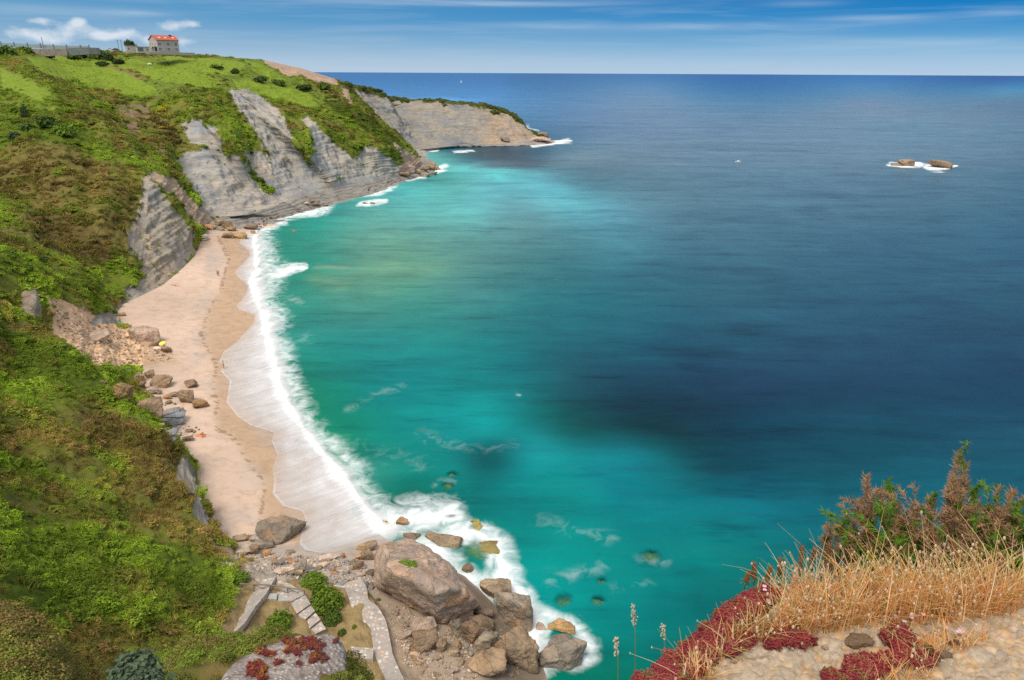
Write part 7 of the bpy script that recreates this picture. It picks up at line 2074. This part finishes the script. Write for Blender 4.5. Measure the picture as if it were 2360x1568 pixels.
# lone stalks rising from the slope under the rim
for (u, vb, vt, t, lab) in [(1464,1545,1395,2.6,'lone pale headed stalk standing in front of the water'),(1424,1600,1470,2.2,'blurred pale stalk at the lower rim in front of the foam'),(1532,1560,1440,2.5,'dim brown stalk beside the lone pale headed one')]:
    b_ = PT(u, vb, t=t); tp = PT(u - 4, vt, t=t); e = empty('grass_stalk', tuple(b_)); tag(e, lab, 'plant')
    d_ = tp - b_; m = MB(); m.tube([tuple(-.5 * d_ + np.array((0,0,-.1))), (0,0,0), tuple(d_ * .55 + np.array((.004,0,0))), tuple(d_)], .0014, 6); m.build('stem', stemm, e, True)
    m = MB(); r_ = random.Random(int(u))
    for j in range(40):
        s = .72 + .28 * r_.random(); m.ell(tuple(d_ * s + np.array([r_.gauss(0, .004) for _ in range(3)])), (.0035,.0035,.005), 5, 3)
    m.build('seed_head', plain('pale_seed', (.42,.36,.27), .9, .1, 40), e, True)

# ------------------------------------------------------------------ gorse at the rim
def gorse():
    base = PT(2190, 1430, t=2.75); e = empty('gorse_bush', tuple(base)); tag(e, 'spiny gorse bush with brown dead tips and green shoots at the cliff edge', 'bush')
    b0 = base; r_ = random.Random(21)
    wood, grn, brn = MB(), [], []
    def branch(p0, p1, r0, n_=7):
        pts = []
        for k in range(n_):
            s = k / (n_ - 1); j = .012 * math.sin(PI * s)
            pts.append(p0 * (1 - s) + p1 * s + np.array((r_.uniform(-j, j), r_.uniform(-j, j), r_.uniform(-j, j) + .03 * math.sin(PI * s))))
        wood.tube([tuple(q - b0) for q in pts], [r0 * (1 - .7 * k / (n_ - 1)) for k in range(n_)], 5)
        return pts
    def spines(pts, n_, green, lo=.018, hi=.045, s0=.0):
        for k in range(n_):
            s = s0 + (1 - s0) * r_.random(); x = s * (len(pts) - 1); i = min(int(x), len(pts) - 2); q = pts[i] + (pts[i + 1] - pts[i]) * (x - i)
            ax = pts[i + 1] - pts[i]; ax = ax / np.linalg.norm(ax)
            v = np.array([r_.gauss(0, 1) for _ in range(3)]); v -= ax * (v @ ax); v /= np.linalg.norm(v) + 1e-9
            d_ = v * .75 + ax * r_.uniform(.3, .9); d_ /= np.linalg.norm(d_); l = r_.uniform(lo, hi) * (1 - .35 * s)
            w = np.cross(d_, [0.3, 0.5, 0.8]); w /= np.linalg.norm(w) + 1e-9; w2 = np.cross(d_, w); wd = .0024
            (grn if green else brn).append((q - b0, q - b0 + d_ * l, w * wd, w2 * wd))
            if r_.random() < .6:
                q2 = q + d_ * l * .45; d2 = d_ + np.array([r_.gauss(0, .6) for _ in range(3)]); d2 /= np.linalg.norm(d2)
                (grn if green else brn).append((q2 - b0, q2 - b0 + d2 * l * .55, w * wd * .8, w2 * wd * .8))
    def sub_branches(pts, n_, green, ll, ns):
        for k in range(n_):
            i = r_.randint(2, len(pts) - 2); p0 = pts[i]; ax = pts[i + 1] - pts[i]; ax /= np.linalg.norm(ax)
            d_ = ax * .7 + np.array([r_.gauss(0, .55) for _ in range(3)]) + np.array((0, 0, .25)); d_ /= np.linalg.norm(d_)
            q = branch(p0, p0 + d_ * ll * r_.uniform(.5, 1.1), .0024, 5); spines(q, ns, green if r_.random() < .8 else not green)
    tips = [(1995,1098,2.9,0),(2046,1108,3.0,1),(1972,1176,2.8,0),(1985,1150,2.9,0),(2075,1190,2.8,0),(2213,1040,3.0,0),(2195,1108,2.9,0),(2225,1070,3.05,0),(2110,1180,3.0,0),(2150,1150,3.0,0),(2245,1128,2.9,1),(2205,1150,2.9,1),(2335,1132,2.9,0),(2362,1150,2.8,0),(2300,1170,3.0,0),
            (1898,1238,2.75,0),(1930,1218,2.8,1),(1965,1225,2.9,0),(1990,1250,2.8,1),(2040,1195,2.75,1),(2060,1215,2.75,1),(2100,1250,2.9,0),(2140,1210,2.9,0),(2180,1190,2.8,0),(2230,1190,2.8,0),(2270,1200,2.8,0),(2290,1180,2.9,1),(2330,1200,2.8,1),(2365,1190,2.8,1),(2380,1230,2.7,1),(2340,1250,2.7,1),(2310,1270,2.7,1),(2250,1240,2.7,0),(2200,1250,2.7,0),(2150,1260,2.7,0),(2060,1270,2.75,1),(2000,1290,2.75,1),(1950,1280,2.8,1),(2350,1300,2.6,1),(2300,1320,2.6,0),(2390,1300,2.6,1),(2220,1300,2.65,0),(2120,1300,2.7,0),(2050,1310,2.7,1),(2270,1290,2.65,1),(2380,1350,2.55,1),(2330,1360,2.55,1)]
    for (u, v, t, g_) in tips:
        tip = PT(u, v, t=t); st = PT(2100 + (u - 2100) * .55 + r_.uniform(-40, 40), 1400 + r_.uniform(-20, 40), t=2.75 + r_.uniform(-.1, .15))
        pts = branch(st, tip, .0065, 10)
        spines(pts, 170, bool(g_), .022, .055, s0=.2); spines(pts, 110, bool(g_), .025, .055, s0=.7)
        sub_branches(pts, 11 if v > 1160 else 5, bool(g_), .15 if v > 1160 else .09, 44)
    wood.build('branch', MAT['gorse_wood'], e, True)
    for nm, L_, mt in (('green_shoots', grn, MAT['gorse_green']), ('dead_spines', brn, MAT['gorse_brown'])):
        A = np.array([x[0] for x in L_]); B = np.array([x[1] for x in L_]); W = np.array([x[2] for x in L_]); W2 = np.array([x[3] for x in L_]); n_ = len(A)
        V = np.stack([A + W, A - .5 * W + .87 * W2, A - .5 * W - .87 * W2, B], 1).reshape(-1, 3); i = np.arange(n_)[:, None] * 4
        Fq = np.concatenate([i + np.array([[0, 1, 3]]), i + np.array([[1, 2, 3]]), i + np.array([[2, 0, 3]])])
        sh = np.repeat(rng.random(n_), 4)
        link(nm, mesh_np(nm, V, Fq, False, {'shade': sh}), mt, e)
MAT['gorse_wood'] = plain('gorse_wood', (.16,.10,.06), .9, .2, 40)
MAT['gorse_green'] = leaf_material('gorse_green', (.13,.25,.02), False, .35); MAT['gorse_brown'] = leaf_material('gorse_brown', (.34,.20,.105), False, .25)
gorse()
# grey-green bush close under the lens
pp = PT(312, 1568, t=13.0); bush(pp[0], pp[1], pp[2] - .3, .72, .62, (.10,.14,.085), 'grey green bush poking up at the bottom edge of the photo', seed=91, leaf=.12, n=2400)
